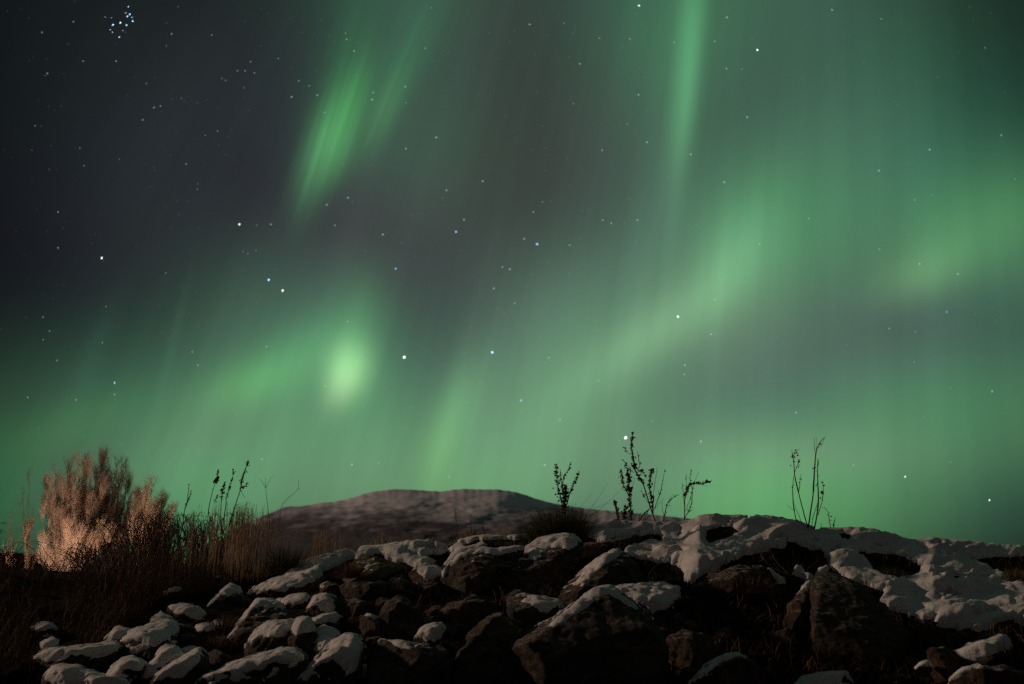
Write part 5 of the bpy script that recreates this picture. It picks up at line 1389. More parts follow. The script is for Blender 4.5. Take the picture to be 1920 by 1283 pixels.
def build_snow():
    xs = np.arange(520, 2100, 2.6)
    n = 92
    X = np.repeat(xs[:, None], n, 1)
    C = crest(xs)[:, None]
    T = np.linspace(0, 1.0, n)[None, :]
    Y = 1186 + (C - 1186) * T
    # jagged edge
    J = np.zeros_like(X)
    for i in range(X.shape[0]):
        for j in range(n):
            J[i, j] = 5.5 * fbm((X[i, j] + Y[i, j]) / 16., Y[i, j] / 13., 4.4, 3)
    sd = np.full(X.shape, -1e9)
    for p in SNOWP: sd = np.maximum(sd, sdist(X, Y, p))
    for h in HOLES: sd = np.minimum(sd, -sdist(X, Y, h) )
    for i in range(X.shape[0]):
        for j in range(n):
            sd[i, j] = min(sd[i, j], 15 + 25 * fbm((X[i, j] + .8 * Y[i, j]) / 48., Y[i, j] / 17., 6.1, 4))
    sd = sd + J
    h = np.where(sd > 0, .006 + .026 * np.sqrt(np.clip(sd / 14, 0, 1)), -.02)
    v = []; idx = {}; f = []
    for i in range(X.shape[0]):
        for j in range(n):
            x, y = X[i, j], Y[i, j]
            p = bankpoint(x, y, .8, False)
            hh = h[i, j]
            if hh > 0: hh += min(sd[i, j] / 12, 1) * (.050 * fbm((x + 1.2 * y) / 80., (y * 2 - .3 * x) / 60., 9.2, 2) + .007 * fbm((x + y) / 24., (y * 2.2 - .5 * x) / 13., 2.2, 4))
            v.append((p[0], p[1] - .55 * hh, p[2] + .8 * hh))
    # carry the snow a little over the crest
    m = n
    back = []
    for i in range(X.shape[0]):
        k = np.array(v[i * n + n - 1]); s = k[0] / k[1]
        hv = h[i, n - 1]
        for dy, dz in ((.14, .012 if hv > 0 else -.03), (.4, -.015), (.85, -.12), (1.6, -.32)):
            back.append((s * (k[1] + dy), k[1] + dy, k[2] + dz))
    nb = 4
    base = len(v); v += back
    on = sd > -2.5
    for i in range(X.shape[0] - 1):
        for j in range(n - 1):
            if on[i, j] or on[i + 1, j] or on[i, j + 1] or on[i + 1, j + 1]:
                q = i * n + j
                f.append((q, q + n, q + n + 1, q + 1))
        if on[i, n - 1] and on[i + 1, n - 1]:
            a, b = i * n + n - 1, (i + 1) * n + n - 1
            c, d = base + i * nb, base + (i + 1) * nb
            f.append((a, b, d, c))
            for k in range(nb - 1): f.append((c + k, d + k, d + k + 1, c + k + 1))
    me = bpy.data.meshes.new('snow_cover'); me.from_pydata(v, [], f); me.update()
    bm = bmesh.new(); bm.from_mesh(me)
    bmesh.ops.delete(bm, geom=[q for q in bm.verts if not q.link_faces], context='VERTS')
    bm.to_mesh(me); bm.free()
    tag(link('snow_cover', me, M_SNOW, smooth=True), 'uneven wind blown snow lying over the crest of the bank', kind='stuff')
build_snow()

# ------------------------------------------------------------------ far ground, hill, mountain
def sheet(name, m, rows, kind='structure'):
    """rows: list of rows of points"""
    v = [tuple(p) for r in rows for p in r]; n = len(rows[0]); f = []
    for i in range(len(rows) - 1):
        for j in range(n - 1):
            q = i * n + j; f.append((q, q + 1, q + n + 1, q + n))
    me = bpy.data.meshes.new(name); me.from_pydata(v, [], f); me.update()
    return tag(link(name, me, m, smooth=True), kind=kind)

M_GROUND = noisemat('ground', [(.4, (.03, .02, .015)), (.6, (.2, .19, .18))], .02, rough=.95)
sheet('ground', M_GROUND, [[(x, y, .24) for x in np.linspace(-7000, 7000, 30)] for y in np.linspace(-7000, 7000, 30)])

def far_relief(name, prof, y0, y1, m, basepy, amp, xs, rows_n=70):
    px_ = [p[0] for p in prof]; py_ = [p[1] for p in prof]
    rows = []
    exact = np.interp(xs, px_, py_)
    soft = np.array([np.interp(np.linspace(x - 70, x + 70, 25), px_, py_).mean() for x in xs])
    for t in np.linspace(0, 1, rows_n):
        r = []
        for ix, x in enumerate(xs):
            w = t ** 6
            c = exact[ix] * w + soft[ix] * (1 - w) + .9 * fbm(x / 9., 3.3, 1.) * w
            py = basepy + (c - basepy) * (t ** .85)
            y = y0 + (y1 - y0) * t
            y += amp * (fbm((x + 1.5 * py) / 70., py / 26., 2.2, 6) + .5 * fbm((x - py) / 22., py / 9., 5.)) * min(1, (1 - t) * 4 + .25)
            r.append(P(x, py, y))
        rows.append(r)
    for k, (dy, dz) in enumerate(((60, -6), (250, -60), (700, -260))):
        r = []
        for p in rows[rows_n - 1]:
            r.append((p[0] / p[1] * (p[1] + dy), p[1] + dy, max(p[2] + dz, -5)))
        rows.append(r)
    return sheet(name, m, rows)

MTN = [(330, 1075), (400, 1022), (450, 988), (500, 965), (530, 952), (545, 949), (560, 950), (575, 948), (600, 943), (625, 941), (650, 936), (680, 927),
       (700, 922), (725, 919), (740, 917), (770, 918), (800, 920), (825, 922), (845, 919), (870, 917), (900, 917.5), (930, 918), (965, 922),
       (985, 928), (1010, 937), (1035, 943), (1060, 948), (1110, 955), (1180, 961), (1230, 966), (1290, 972), (1400, 985), (1600, 1015), (1800, 1050)]
def mountain_mat():
    m, t, b = newmat('mountain', .95, .05)
    tc = t.nodes.new('ShaderNodeTexCoord')
    sx = t.nodes.new('ShaderNodeSeparateXYZ'); t.links.new(tc.outputs['Object'], sx.inputs[0])
    n1 = t.nodes.new('ShaderNodeTexNoise'); n1.inputs['Scale'].default_value = .013; n1.inputs['Detail'].default_value = 8
    n1.inputs['Roughness'].default_value = .68
    t.links.new(tc.outputs['Object'], n1.inputs['Vector'])
    mp = t.nodes.new('ShaderNodeMapping'); mp.inputs['Scale'].default_value = (1, .25, 3.0); mp.inputs['Rotation'].default_value = (0, .25, 0)
    t.links.new(tc.outputs['Object'], mp.inputs[0])
    n2 = t.nodes.new('ShaderNodeTexNoise'); n2.inputs['Scale'].default_value = .022; n2.inputs['Detail'].default_value = 8
    n2.inputs['Roughness'].default_value = .75
    t.links.new(mp.outputs[0], n2.inputs['Vector'])
    # snow line: woods below, open snowfield above
    mr = t.nodes.new('ShaderNodeMapRange'); mr.inputs['From Min'].default_value = 60; mr.inputs['From Max'].default_value = 175
    mr.inputs['To Min'].default_value = -.20; mr.inputs['To Max'].default_value = .16
    t.links.new(sx.outputs['Z'], mr.inputs[0])
    # the eastern shoulder is barer
    mr2 = t.nodes.new('ShaderNodeMapRange'); mr2.inputs['From Min'].default_value = -500; mr2.inputs['From Max'].default_value = 120
    mr2.inputs['To Min'].default_value = -.05; mr2.inputs['To Max'].default_value = .07
    t.links.new(sx.outputs['X'], mr2.inputs[0])
    a = t.nodes.new('ShaderNodeMath'); a.operation = 'ADD'; t.links.new(mr.outputs[0], a.inputs[0]); t.links.new(mr2.outputs[0], a.inputs[1])
    a2 = t.nodes.new('ShaderNodeMath'); a2.operation = 'ADD'; t.links.new(a.outputs[0], a2.inputs[0])
    a3 = t.nodes.new('ShaderNodeMath'); a3.operation = 'MULTIPLY_ADD'; a3.inputs[1].default_value = .5
    t.links.new(n1.outputs[0], a3.inputs[0]);
    a4 = t.nodes.new('ShaderNodeMath'); a4.operation = 'MULTIPLY'; a4.inputs[1].default_value = .5; t.links.new(n2.outputs[0], a4.inputs[0])
    t.links.new(a4.outputs[0], a3.inputs[2]); t.links.new(a3.outputs[0], a2.inputs[1])
    r = t.nodes.new('ShaderNodeValToRGB')
    el = r.color_ramp.elements
    st = [(.36, (.11, .105, .12)), (.45, (.30, .30, .35)), (.52, (.54, .54, .61)), (.61, (.88, .88, .95))]
    while len(el) < 4: el.new(.5)
    for k, (p, c) in enumerate(st): el[k].position = p; el[k].color = (*c, 1)
    t.links.new(a2.outputs[0], r.inputs[0]); t.links.new(r.outputs[0], b.inputs['Base Color'])
    return m
far_relief('mountain', MTN, 1100, 1900, mountain_mat(), 1100, 15, np.arange(330, 1800, 3.5), 110)
HILL = [(-400, 1010), (-100, 1026), (0, 1031), (30, 1036), (60, 1039), (100, 1041), (200, 1048), (330, 1056), (480, 1066)]
M_HILL = noisemat('hill', [(.35, (.012, .010, .010)), (.6, (.04, .034, .036))], .03, rough=.95, spec=.0)
far_relief('hill', HILL, 500, 800, M_HILL, 1095, 14, np.arange(-400, 480, 4.0), 30)

# ------------------------------------------------------------------ rocks
RG = 'rocks of the snow capped embankment'
def to_world(pts, y): return [P(x, yy, y) for x, yy in pts]

def make_rock(label, outline, snow=(), off=.12, tilt=.35, bulge=.135, shift=(0, .12), mat=M_ROCK, thick=.015, seed=0, vox=.0105, rough=1.0, ring=.78, facets=8, flat=False, name='rock', cat='rock'):
    rnd = random.Random(seed * 7 + 5)
    o = np.array(outline, float)
    c = o.mean(0)
    size_ok = c[0] < 700 and c[1] > 1130
    o = c + (o - c) * (1.085 if (snow and tilt > .55 and size_ok) else 1.035)
    size = max(o[:, 0].max() - o[:, 0].min(), o[:, 1].max() - o[:, 1].min())
    d0 = float(depth(c[0], min(c[1], 1295)))
    def dd(x, y): return d0 + tilt * (float(depth(x, min(y, 1298))) - d0) - off
    wsize = size / FOC * d0
    t = bulge * wsize / .5 * .5 + bulge * .35
    pts = []; t0 = t
    for i in range(len(o)):
        a, b = o[i], o[(i + 1) % len(o)]
        pts.append(P(a[0], a[1], dd(*a)))
        if flat: t = t0 * (.75 - .5 * (a[1] - c[1]) / size * -1)
        for s, dep, jit in ((ring, -t, .25 if flat else .9), (.36, -t * 1.15, .5), (.80, t * 1.3, .4)):
            if flat and s == .36: continue
            q = c + (a - c) * s + (np.array(shift) * size * .22 if dep < 0 else np.array((0, .10)) * size)
            if rnd.random() < (.55 if dep < 0 else .8):
                y = dd(*q) + dep * (1 + rnd.uniform(-.22, .22) * jit * 2)
                pts.append(P(q[0] + rnd.uniform(-1, 1) * size * .02, q[1] + rnd.uniform(-1, 1) * size * .02, y))
    bm = bmesh.new()
    for p in pts: bm.verts.new(tuple(p))
    r = bmesh.ops.convex_hull(bm, input=bm.verts)
    bmesh.ops.delete(bm, geom=[e for e in set(r['geom_interior'] + r['geom_unused']) if isinstance(e, bmesh.types.BMVert)], context='VERTS')
    me = bpy.data.meshes.new('hull'); bm.to_mesh(me); bm.free()
    ob = bpy.data.objects.new('hull', me); COL.objects.link(ob)
    mod = ob.modifiers.new('r', 'REMESH'); mod.mode = 'VOXEL'
    vs = max(vox, wsize / 75); mod.voxel_size = vs
    dg = bpy.context.evaluated_depsgraph_get()
    rm = bpy.data.meshes.new_from_object(ob.evaluated_get(dg))
    bpy.data.objects.remove(ob); bpy.data.meshes.remove(me)
    rm.name = 'rock'
    n = len(rm.vertices)
    co = np.empty(n * 3); rm.vertices.foreach_get('co', co); co = co.reshape(-1, 3)
    no = np.empty(n * 3); rm.vertices.foreach_get('normal', no); no = no.reshape(-1, 3)
    so = seed * 13.7
    cen = co.mean(0)
    for _ in range(facets if snow or facets < 8 else 12):
        a = rnd.uniform(-1.1, 1.1); b2 = rnd.uniform(-.45, .95)
        nn = np.array([math.sin(a) * math.cos(b2), -math.cos(a) * math.cos(b2) * 1.1 - .15, math.sin(b2)]); nn /= np.linalg.norm(nn)
        pr = (co - cen) @ nn
        lim = pr.max() * rnd.uniform(.60 if not snow else .68, .86)
        co = co - nn * np.maximum(pr - lim, 0)[:, None] * .96
    disp = np.empty(n)
    for i in range(n):
        x, y, z = co[i]
        k = 1 / wsize
        a = mnoise.fractal(Vector((x * 2.4 * k + so, y * 2.4 * k, z * 2.4 * k)), 1, 2, 3) * .013 * wsize
        # strata: thin ledges
        q = (x * .35 + y * .2 + z) * 9 + nz3(x * 3 + so, y * 3, z * 3) * 1.6
        b = (abs((q % 1) - .5) - .25) * .018 * wsize
        cc = mnoise.fractal(Vector((x * 22, y * 22, z * 22 + so)), 1, 2, 5) * .010
        disp[i] = (a + b + cc) * rough
    co2 = co + no * disp[:, None]
    rm.vertices.foreach_set('co', co2.ravel()); rm.update()
    base = P(c[0], max(o[:, 1]), d0 - off)
    root = empty(name, base)
    tag(root, label, cat, 'broken stones filling the gaps' if label.startswith('dark broken stone wedged') else 'snow dusted gap stones' if label.startswith('small snow dusted stone filling') else RG)
    body = link('stone', rm, mat, root, smooth=True)
    if snow:
        rm.vertices.foreach_get('normal', no_ := np.empty(n * 3)); no = no_.reshape(-1, 3)
        view = np.array([0, 0, CZ]) - co2; view /= np.linalg.norm(view, axis=1)[:, None]
        facing = (no * view).sum(1)
        px, py = proj(co2)
        sd = np.full(n, -1e9)
        for p in snow: sd = np.maximum(sd, sdist(px, py, p))
        for i in range(n):
            sd[i] += 3.2 * mnoise.fractal(Vector((co2[i][0] * 24, co2[i][1] * 24, co2[i][2] * 24)), 1, 2, 4)
        wob = np.array([mnoise.fractal(Vector((co2[i][0] * 11 + so, co2[i][1] * 11, co2[i][2] * 11)), 1, 2, 4) for i in range(n)])
        sd = np.minimum(sd, (no[:, 2] - .10) * 42 + wob * 16)
        backtop = (facing < .12) & (no[:, 2] > .25) & (sd > -size * .10)
        sd = np.where(backtop, np.maximum(sd, 4), sd)
        sd = np.where((facing < 0) & (no[:, 2] < -.1), -9, sd)
        h = np.where(sd > 0, .15 + .85 * np.clip(sd / 11, 0, 1) ** .7, -.35) * thick
        for i in np.nonzero(h > 0)[0]:
            x, y, z = co2[i]
            h[i] *= 1 + .8 * mnoise.fractal(Vector((x * 15 + so, y * 15, z * 15)), 1, 2, 3)
        # snow evens out the stone beneath it
        dirv = no * .45 + np.array([0, -.1, .75])
        c3 = co2 - no * (disp * .5 * (h > 0))[:, None] + dirv * h[:, None]
        on = sd > -2
        v = []; mp = {}; f = []
        for pl in rm.polygons:
            vi = list(pl.vertices)
            if any(sd[k] > 0 for k in vi) and all(sd[k] > -14 for k in vi):
                ff = []
                for k in vi:
                    if k not in mp: mp[k] = len(v); v.append(tuple(c3[k]))
                    ff.append(mp[k])
                f.append(ff)
        if f:
            sm = bpy.data.meshes.new('snow_cap'); sm.from_pydata(v, [], f); sm.update()
            bm = bmesh.new(); bm.from_mesh(sm)
            for _ in range(1): bmesh.ops.smooth_vert(bm, verts=[w for w in bm.verts if not w.is_boundary], factor=.5, use_axis_x=True, use_axis_y=True, use_axis_z=True)
            bm.to_mesh(sm); bm.free()
            link('snow_cap', sm, M_SNOW, root, smooth=True)
    return root

FULL = 'full'
ROCKS = [
 # label, outline, snow, dict
 ('long flat snow covered slab low on the left of the rock pile', [(66,1236),(80,1223),(99,1218),(159,1217),(191,1212),(214,1205),(228,1213),(212,1230),(174,1242),(124,1248),(86,1248)],
   [[(64,1236),(80,1220),(99,1215),(159,1214),(191,1209),(216,1202),(230,1213),(209,1228),(174,1238),(124,1242),(89,1241)]], dict(tilt=.9, off=.10)),
 ('wide snow covered rock whose ridge rises right behind the long flat slab', [(213,1230),(226,1207),(243,1186),(262,1179),(287,1169),(315,1165),(333,1172),(332,1190),(310,1212),(275,1232),(235,1240)],
   [[(211,1230),(225,1207),(242,1184),(262,1176),(287,1166),(315,1162),(335,1171),(330,1186),(303,1207),(266,1223),(234,1230)]], dict(tilt=.85, off=.14)),
 ('small snow dusted stone tucked against the dry grass', [(191,1202),(212,1184),(228,1178),(233,1184),(216,1200),(197,1210)], [[(191,1202),(212,1182),(230,1176),(234,1184),(214,1197),(195,1206)]], dict(tilt=.7, off=.05)),
 ('broad snow covered rock in the bottom left corner of the pile', [(80,1290),(86,1266),(99,1251),(124,1248),(150,1252),(177,1264),(195,1269),(200,1290),(180,1310),(90,1310)],
   [[(78,1296),(86,1264),(99,1248),(124,1246),(150,1249),(177,1261),(197,1267),(200,1300),(110,1310),(104,1285)]], dict(tilt=.8, off=.12)),
 ('snow covered rock with a pointed left end below the wide ridge', [(193,1275),(211,1251),(227,1237),(248,1234),(266,1240),(273,1249),(262,1268),(240,1280),(205,1284)],
   [[(191,1275),(210,1250),(226,1235),(248,1231),(268,1238),(275,1249),(262,1265),(244,1274),(210,1275)]], dict(tilt=.8, off=.16)),
 ('low snow mounded stone cut by the bottom edge at left', [(147,1286),(168,1273),(212,1271),(236,1278),(248,1300),(220,1312),(150,1308)],
   [[(140,1300),(146,1284),(168,1270),(212,1268),(238,1276),(260,1310),(140,1312)]], dict(tilt=.8, off=.26)),
 ('smooth snow covered rock leaning between two pointed ones', [(264,1268),(283,1244),(304,1218),(315,1213),(335,1220),(349,1230),(345,1246),(318,1266),(285,1280),(266,1278)],
   [[(260,1268),(283,1242),(303,1216),(315,1210),(336,1218),(351,1230),(335,1242),(303,1262),(285,1270),(268,1274)]], dict(tilt=.75, off=.14)),
 ('snow topped rock with a dark stepped right side near the bottom left', [(287,1280),(298,1264),(324,1246),(351,1230),(369,1218),(377,1219),(388,1230),(392,1250),(380,1275),(355,1300),(310,1300),(290,1294)],
   [[(284,1281),(297,1262),(324,1243),(351,1227),(369,1215),(379,1217),(374,1240),(363,1255),(345,1268),(327,1272),(315,1269),(302,1279),(296,1276)]], dict(tilt=.65, off=.24)),
 ('largest snow covered boulder at the bottom left with a streaked white back', [(366,1283),(386,1270),(404,1264),(425,1251),(439,1244),(466,1239),(492,1226),(524,1219),(554,1219),(571,1230),(572,1242),(553,1262),(520,1285),(484,1305),(400,1310),(366,1300)],
   [[(360,1283),(386,1267),(404,1261),(425,1248),(439,1241),(466,1236),(492,1223),(524,1216),(554,1216),(573,1229),(571,1240),(553,1251),(510,1267),(484,1284),(474,1310),(360,1310)]], dict(tilt=.8, off=.26, bulge=.13)),
 ('tall thin slab leaning right with a snow lined left edge', [(411,1240),(409,1225),(420,1207),(436,1184),(454,1161),(468,1140),(477,1127),(485,1124),(516,1126),(528,1133),(538,1145),(540,1162),(530,1180),(512,1200),(490,1230),(460,1250),(430,1254)],
   [[(468,1138),(476,1125),(485,1121),(516,1124),(530,1134),(533,1142),(520,1141),(495,1135),(486,1137),(470,1149),(452,1170),(437,1190),(420,1212),(414,1210),(434,1184),(452,1161)]], dict(tilt=.45, off=.12, bulge=.09, ring=.88, shift=(.1,.05))),
 ('low dark rock under a warm lit snow pillow beside the tall slab', [(460,1214),(471,1196),(482,1182),(498,1172),(515,1170),(546,1166),(555,1172),(553,1205),(540,1224),(500,1232),(470,1240),(455,1234)],
   [[(461,1210),(470,1194),(481,1180),(498,1169),(515,1167),(546,1163),(556,1170),(548,1188),(535,1196),(515,1195),(489,1193),(475,1201)]], dict(tilt=.4, off=.20, thick=.022, shift=(0,.3))),
 ('round dark boulder with a small round snow hat', [(535,1200),(545,1180),(556,1166),(570,1161),(585,1167),(596,1187),(594,1208),(578,1221),(550,1223),(536,1214)],
   [[(543,1184),(555,1163),(570,1157),(587,1164),(592,1178),(582,1189),(566,1187),(555,1190)]], dict(tilt=.4, off=.27, bulge=.2, thick=.022, shift=(0,.25))),
 ('squat stone with a bright warm snow top left of the dark broken rocks', [(570,1151),(579,1136),(590,1120),(601,1116),(617,1117),(635,1122),(646,1140),(641,1154),(622,1160),(580,1162),(571,1157)],
   [[(577,1138),(589,1118),(601,1113),(617,1114),(626,1126),(628,1141),(622,1150),(605,1145),(590,1148)]], dict(tilt=.4, off=.12, thick=.022, shift=(0,.3))),
 ('narrow snow covered bar of rock right of the round snow hat', [(578,1163),(595,1157),(629,1151),(640,1160),(629,1170),(595,1178),(585,1171)],
   [[(576,1163),(595,1154),(629,1149),(642,1160),(628,1167),(595,1174),(584,1169)]], dict(tilt=.7, off=.18)),
 ('shaded snow covered rock behind the fan shaped snow', [(592,1182),(610,1175),(622,1181),(640,1193),(624,1212),(612,1224),(595,1240),(582,1240),(580,1226),(592,1210)],
   [[(590,1180),(610,1172),(622,1178),(642,1192),(624,1210),(612,1221),(595,1236),(580,1240),(579,1226),(592,1210)]], dict(tilt=.9, off=.16)),
 ('boulder with a large fan of warm lit snow at the bottom', [(565,1275),(578,1257),(599,1239),(620,1219),(622,1206),(640,1195),(663,1191),(673,1200),(684,1216),(680,1245),(668,1275),(640,1300),(580,1310),(560,1296)],
   [[(562,1275),(577,1255),(598,1237),(618,1217),(617,1210),(637,1192),(663,1188),(675,1199),(681,1214),(675,1230),(670,1252),(652,1266),(635,1273),(625,1268),(612,1279),(603,1271),(590,1286),(588,1270),(575,1276)]], dict(tilt=.7, off=.27, thick=.02)),
 ('wedge of brown rock with a scrap of bright snow beside the dome', [(673,1150),(690,1153),(714,1160),(713,1190),(700,1204),(688,1206),(677,1180)],
   [[(689,1156),(703,1147),(718,1146),(716,1160),(700,1161)]], dict(tilt=.3, off=.10, mat=M_ROCK2)),
 ('rusty dark rock behind the brown wedge', [(636,1130),(650,1122),(680,1124),(700,1135),(705,1155),(680,1175),(660,1180),(640,1165),(632,1148)], [], dict(tilt=.4, off=.05, mat=M_ROCK2)),
 ('bare dome shaped rock standing in the middle of the pile', [(712,1150),(724,1130),(741,1119),(751,1117),(766,1124),(781,1139),(795,1159),(792,1177),(774,1195),(755,1204),(725,1208),(709,1200),(710,1172)],
   [], dict(tilt=.3, off=.16, bulge=.2)),
 ('faceted rock with a lit left facet under the mossy mound', [(634,1096),(648,1092),(673,1088),(702,1090),(724,1097),(728,1113),(717,1128),(691,1133),(670,1130),(643,1115)], [], dict(tilt=.35, off=.14, ring=.66)),
 ('small dark rock right of the faceted one', [(724,1096),(735,1086),(751,1084),(770,1091),(779,1103),(772,1120),(750,1124),(735,1110)], [], dict(tilt=.35, off=.08)),
 ('notched rock holding a triangle of snow', [(763,1074),(779,1067),(806,1062),(827,1068),(832,1086),(815,1098),(795,1108),(779,1096)],
   [[(781,1071),(790,1064),(804,1060),(818,1059),(830,1070),(828,1084),(812,1091),(802,1089),(793,1082)]], dict(tilt=.35, off=.08, mat=M_ROCK2)),
 ('small dark stone in the gap below the notched rock', [(790,1105),(810,1096),(824,1094),(826,1120),(815,1136),(795,1130)], [], dict(tilt=.3, off=.02, mat=M_ROCK2)),
 ('large black slab on edge with a thin snow lined top', [(822,1134),(821,1115),(828,1079),(840,1061),(864,1040),(886,1032),(907,1030),(928,1033),(960,1029),(982,1026),(966,1060),(945,1088),(918,1112),(905,1128),(880,1134),(845,1138)],
   [[(838,1063),(862,1038),(886,1029),(907,1027),(928,1031),(960,1025),(985,1018),(980,1031),(945,1039),(925,1041),(905,1036),(885,1038),(865,1049),(848,1064)],[(823,1072),(829,1064),(841,1062),(835,1080),(828,1084)]], dict(tilt=.3, off=.14, bulge=.09, ring=.92, shift=(.05,.02))),
 ('big tilted slab with snow over its upper end beneath the tussock', [(908,1110),(926,1091),(947,1063),(974,1033),(1009,1013),(1040,1005),(1071,1003),(1092,1020),(1088,1050),(1058,1076),(1020,1098),(975,1114),(943,1121),(915,1128)],
   [[(943,1066),(972,1030),(1009,1008),(1040,1000),(1080,996),(1094,1010),(1082,1022),(1070,1031),(1050,1028),(1030,1026),(1016,1036),(1006,1053),(996,1048),(990,1041),(975,1043),(962,1056)]], dict(tilt=.5, off=.16, bulge=.10, ring=.85)),
 ('pointed grey rock with a snow lined left ridge above the great boulder', [(1044,1130),(1056,1106),(1083,1087),(1103,1060),(1134,1040),(1157,1031),(1173,1039),(1190,1056),(1214,1083),(1222,1100),(1173,1112),(1126,1116),(1095,1134),(1064,1152),(1050,1148)],
   [[(1070,1100),(1086,1081),(1101,1058),(1134,1036),(1157,1028),(1168,1034),(1157,1046),(1132,1062),(1112,1077),(1092,1093)]], dict(tilt=.4, off=.16, bulge=.13)),
 ('rock with a crumbly snow patch left of the pointed snow ridge', [(949,1122),(959,1117),(977,1115),(995,1117),(1011,1120),(1032,1126),(1048,1127),(1060,1143),(1052,1160),(1030,1182),(1009,1192),(984,1198),(964,1182),(950,1158)],
   [[(975,1128),(991,1120),(1007,1117),(1028,1124),(1048,1125),(1058,1140),(1034,1142),(1028,1147),(1012,1148),(1004,1139),(993,1132)]], dict(tilt=.5, off=.20, bulge=.14)),
 ('great brown boulder with a bright snow ridge down its left shoulder', [(955,1219),(970,1204),(990,1192),(1029,1177),(1064,1147),(1095,1124),(1118,1107),(1142,1102),(1173,1120),(1196,1139),(1216,1153),(1235,1180),(1252,1212),(1250,1245),(1242,1285),(1225,1312),(1080,1320),(995,1310),(978,1262),(966,1239)],
   [[(1020,1180),(1045,1162),(1062,1143),(1093,1120),(1117,1103),(1142,1099),(1160,1108),(1180,1125),(1198,1140),(1192,1144),(1165,1128),(1143,1116),(1133,1117),(1118,1122),(1098,1139),(1070,1159),(1045,1174)]], dict(tilt=.35, off=.34, bulge=.13, ring=.86, shift=(.02,.12), thick=.02, facets=3, flat=True, rough=.55)),
 ('rock under the shaded blue grey snow just right of the great boulder', [(1140,1108),(1169,1101),(1189,1098),(1247,1095),(1262,1101),(1276,1104),(1275,1125),(1262,1145),(1245,1160),(1222,1166),(1195,1160),(1160,1140)],
   [[(1138,1104),(1169,1098),(1189,1094),(1247,1091),(1258,1099),(1279,1098),(1274,1118),(1262,1130),(1249,1141),(1226,1146),(1224,1158),(1214,1154),(1206,1138),(1192,1144),(1178,1136),(1167,1129),(1143,1116)]], dict(tilt=1.0, off=.20, bulge=.10, thick=.02)),
 ('jagged dark rock in deep shadow left of the great boulder', [(838,1300),(841,1264),(851,1248),(862,1221),(876,1198),(878,1186),(885,1180),(906,1173),(915,1159),(926,1149),(942,1147),(955,1166),(979,1194),(985,1230),(985,1270),(990,1310)], [], dict(tilt=.35, off=.24, bulge=.12, ring=.85)),
 ('long low brown rock under the black slab', [(814,1168),(818,1156),(828,1140),(841,1131),(850,1129),(889,1126),(913,1125),(942,1138),(945,1152),(920,1166),(880,1172),(850,1170),(832,1174)], [], dict(tilt=.4, off=.18, mat=M_ROCK2)),
 ('small stone wholly under an oval snow pillow', [(773,1209),(777,1196),(788,1186),(803,1175),(817,1171),(831,1172),(837,1183),(828,1198),(813,1211),(799,1217),(781,1215)],
   [[(768,1208),(774,1195),(787,1184),(803,1172),(817,1168),(832,1169),(840,1183),(828,1197),(811,1208),(799,1213),(781,1211)]], dict(tilt=.8, off=.28, thick=.02)),
 ('dark wedge shaped rock with a lit tan left face at the bottom', [(688,1262),(697,1233),(708,1210),(715,1201),(745,1206),(770,1212),(800,1216),(838,1218),(846,1250),(842,1310),(700,1312)],
   [[(723,1201),(741,1201),(752,1194),(762,1190),(770,1198),(768,1217),(748,1215),(736,1208)]], dict(tilt=.35, off=.24, bulge=.14, ring=.8)),
 ('large bare boulder with a flat left side on the right of the pile', [(1522,1092),(1538,1077),(1557,1073),(1589,1082),(1616,1096),(1637,1117),(1663,1148),(1688,1172),(1704,1187),(1700,1212),(1668,1240),(1628,1258),(1557,1264),(1532,1264),(1526,1184),(1520,1156),(1521,1110)],
   [], dict(tilt=.4, off=.20, bulge=.14, ring=.84, shift=(-.04,.10), facets=3, flat=True, rough=.55)),
 ('narrow brown rock with a lit edge left of the large bare boulder', [(1467,1180),(1479,1134),(1500,1108),(1514,1094),(1524,1091),(1524,1160),(1510,1192),(1480,1198)],
   [[(1496,1108),(1509,1093),(1527,1087),(1526,1099),(1511,1104)]], dict(tilt=.4, off=.14, mat=M_ROCK2)),
 ('dark hump at the bottom with one thin rim of snow on its left', [(1284,1296),(1304,1271),(1321,1255),(1344,1239),(1362,1229),(1374,1226),(1390,1230),(1412,1240),(1430,1256),(1446,1290),(1440,1312),(1290,1312)],
   [[(1300,1275),(1320,1253),(1343,1236),(1361,1225),(1376,1223),(1390,1230),(1376,1233),(1358,1239),(1335,1257),(1308,1279)]], dict(tilt=.4, off=.2, mat=M_ROCK2, shift=(.05,.15), thick=.02)),
 ('dim snow covered stone at the bottom edge below the large bare boulder', [(1483,1290),(1504,1275),(1522,1268),(1557,1264),(1589,1261),(1600,1285),(1606,1312),(1480,1312)],
   [[(1475,1290),(1503,1272),(1522,1265),(1557,1261),(1591,1257),(1604,1312),(1475,1312)]], dict(tilt=.7, off=.2)),
 ('long shaded snow covered slab near the bottom right corner', [(1792,1224),(1810,1214),(1837,1203),(1863,1196),(1892,1190),(1914,1205),(1904,1220),(1850,1240),(1828,1246),(1806,1242)],
   [[(1788,1223),(1809,1211),(1837,1200),(1863,1193),(1892,1187),(1916,1204),(1899,1214),(1846,1233),(1828,1238),(1806,1236)]], dict(tilt=.7, off=.12)),
 ('dark reddish stone beside the shaded slab in the bottom right', [(1740,1222),(1757,1212),(1780,1215),(1802,1232),(1800,1262),(1760,1282),(1742,1260)], [], dict(tilt=.35, off=.16, mat=M_ROCK2)),
 ('dark rock in the bottom right corner with a short snow rim', [(1778,1276),(1801,1259),(1824,1251),(1846,1247),(1899,1250),(1930,1270),(1935,1312),(1780,1312)],
   [[(1776,1274),(1800,1256),(1828,1247),(1824,1257),(1802,1270),(1784,1278)]], dict(tilt=.4, off=.25, mat=M_ROCK2)),
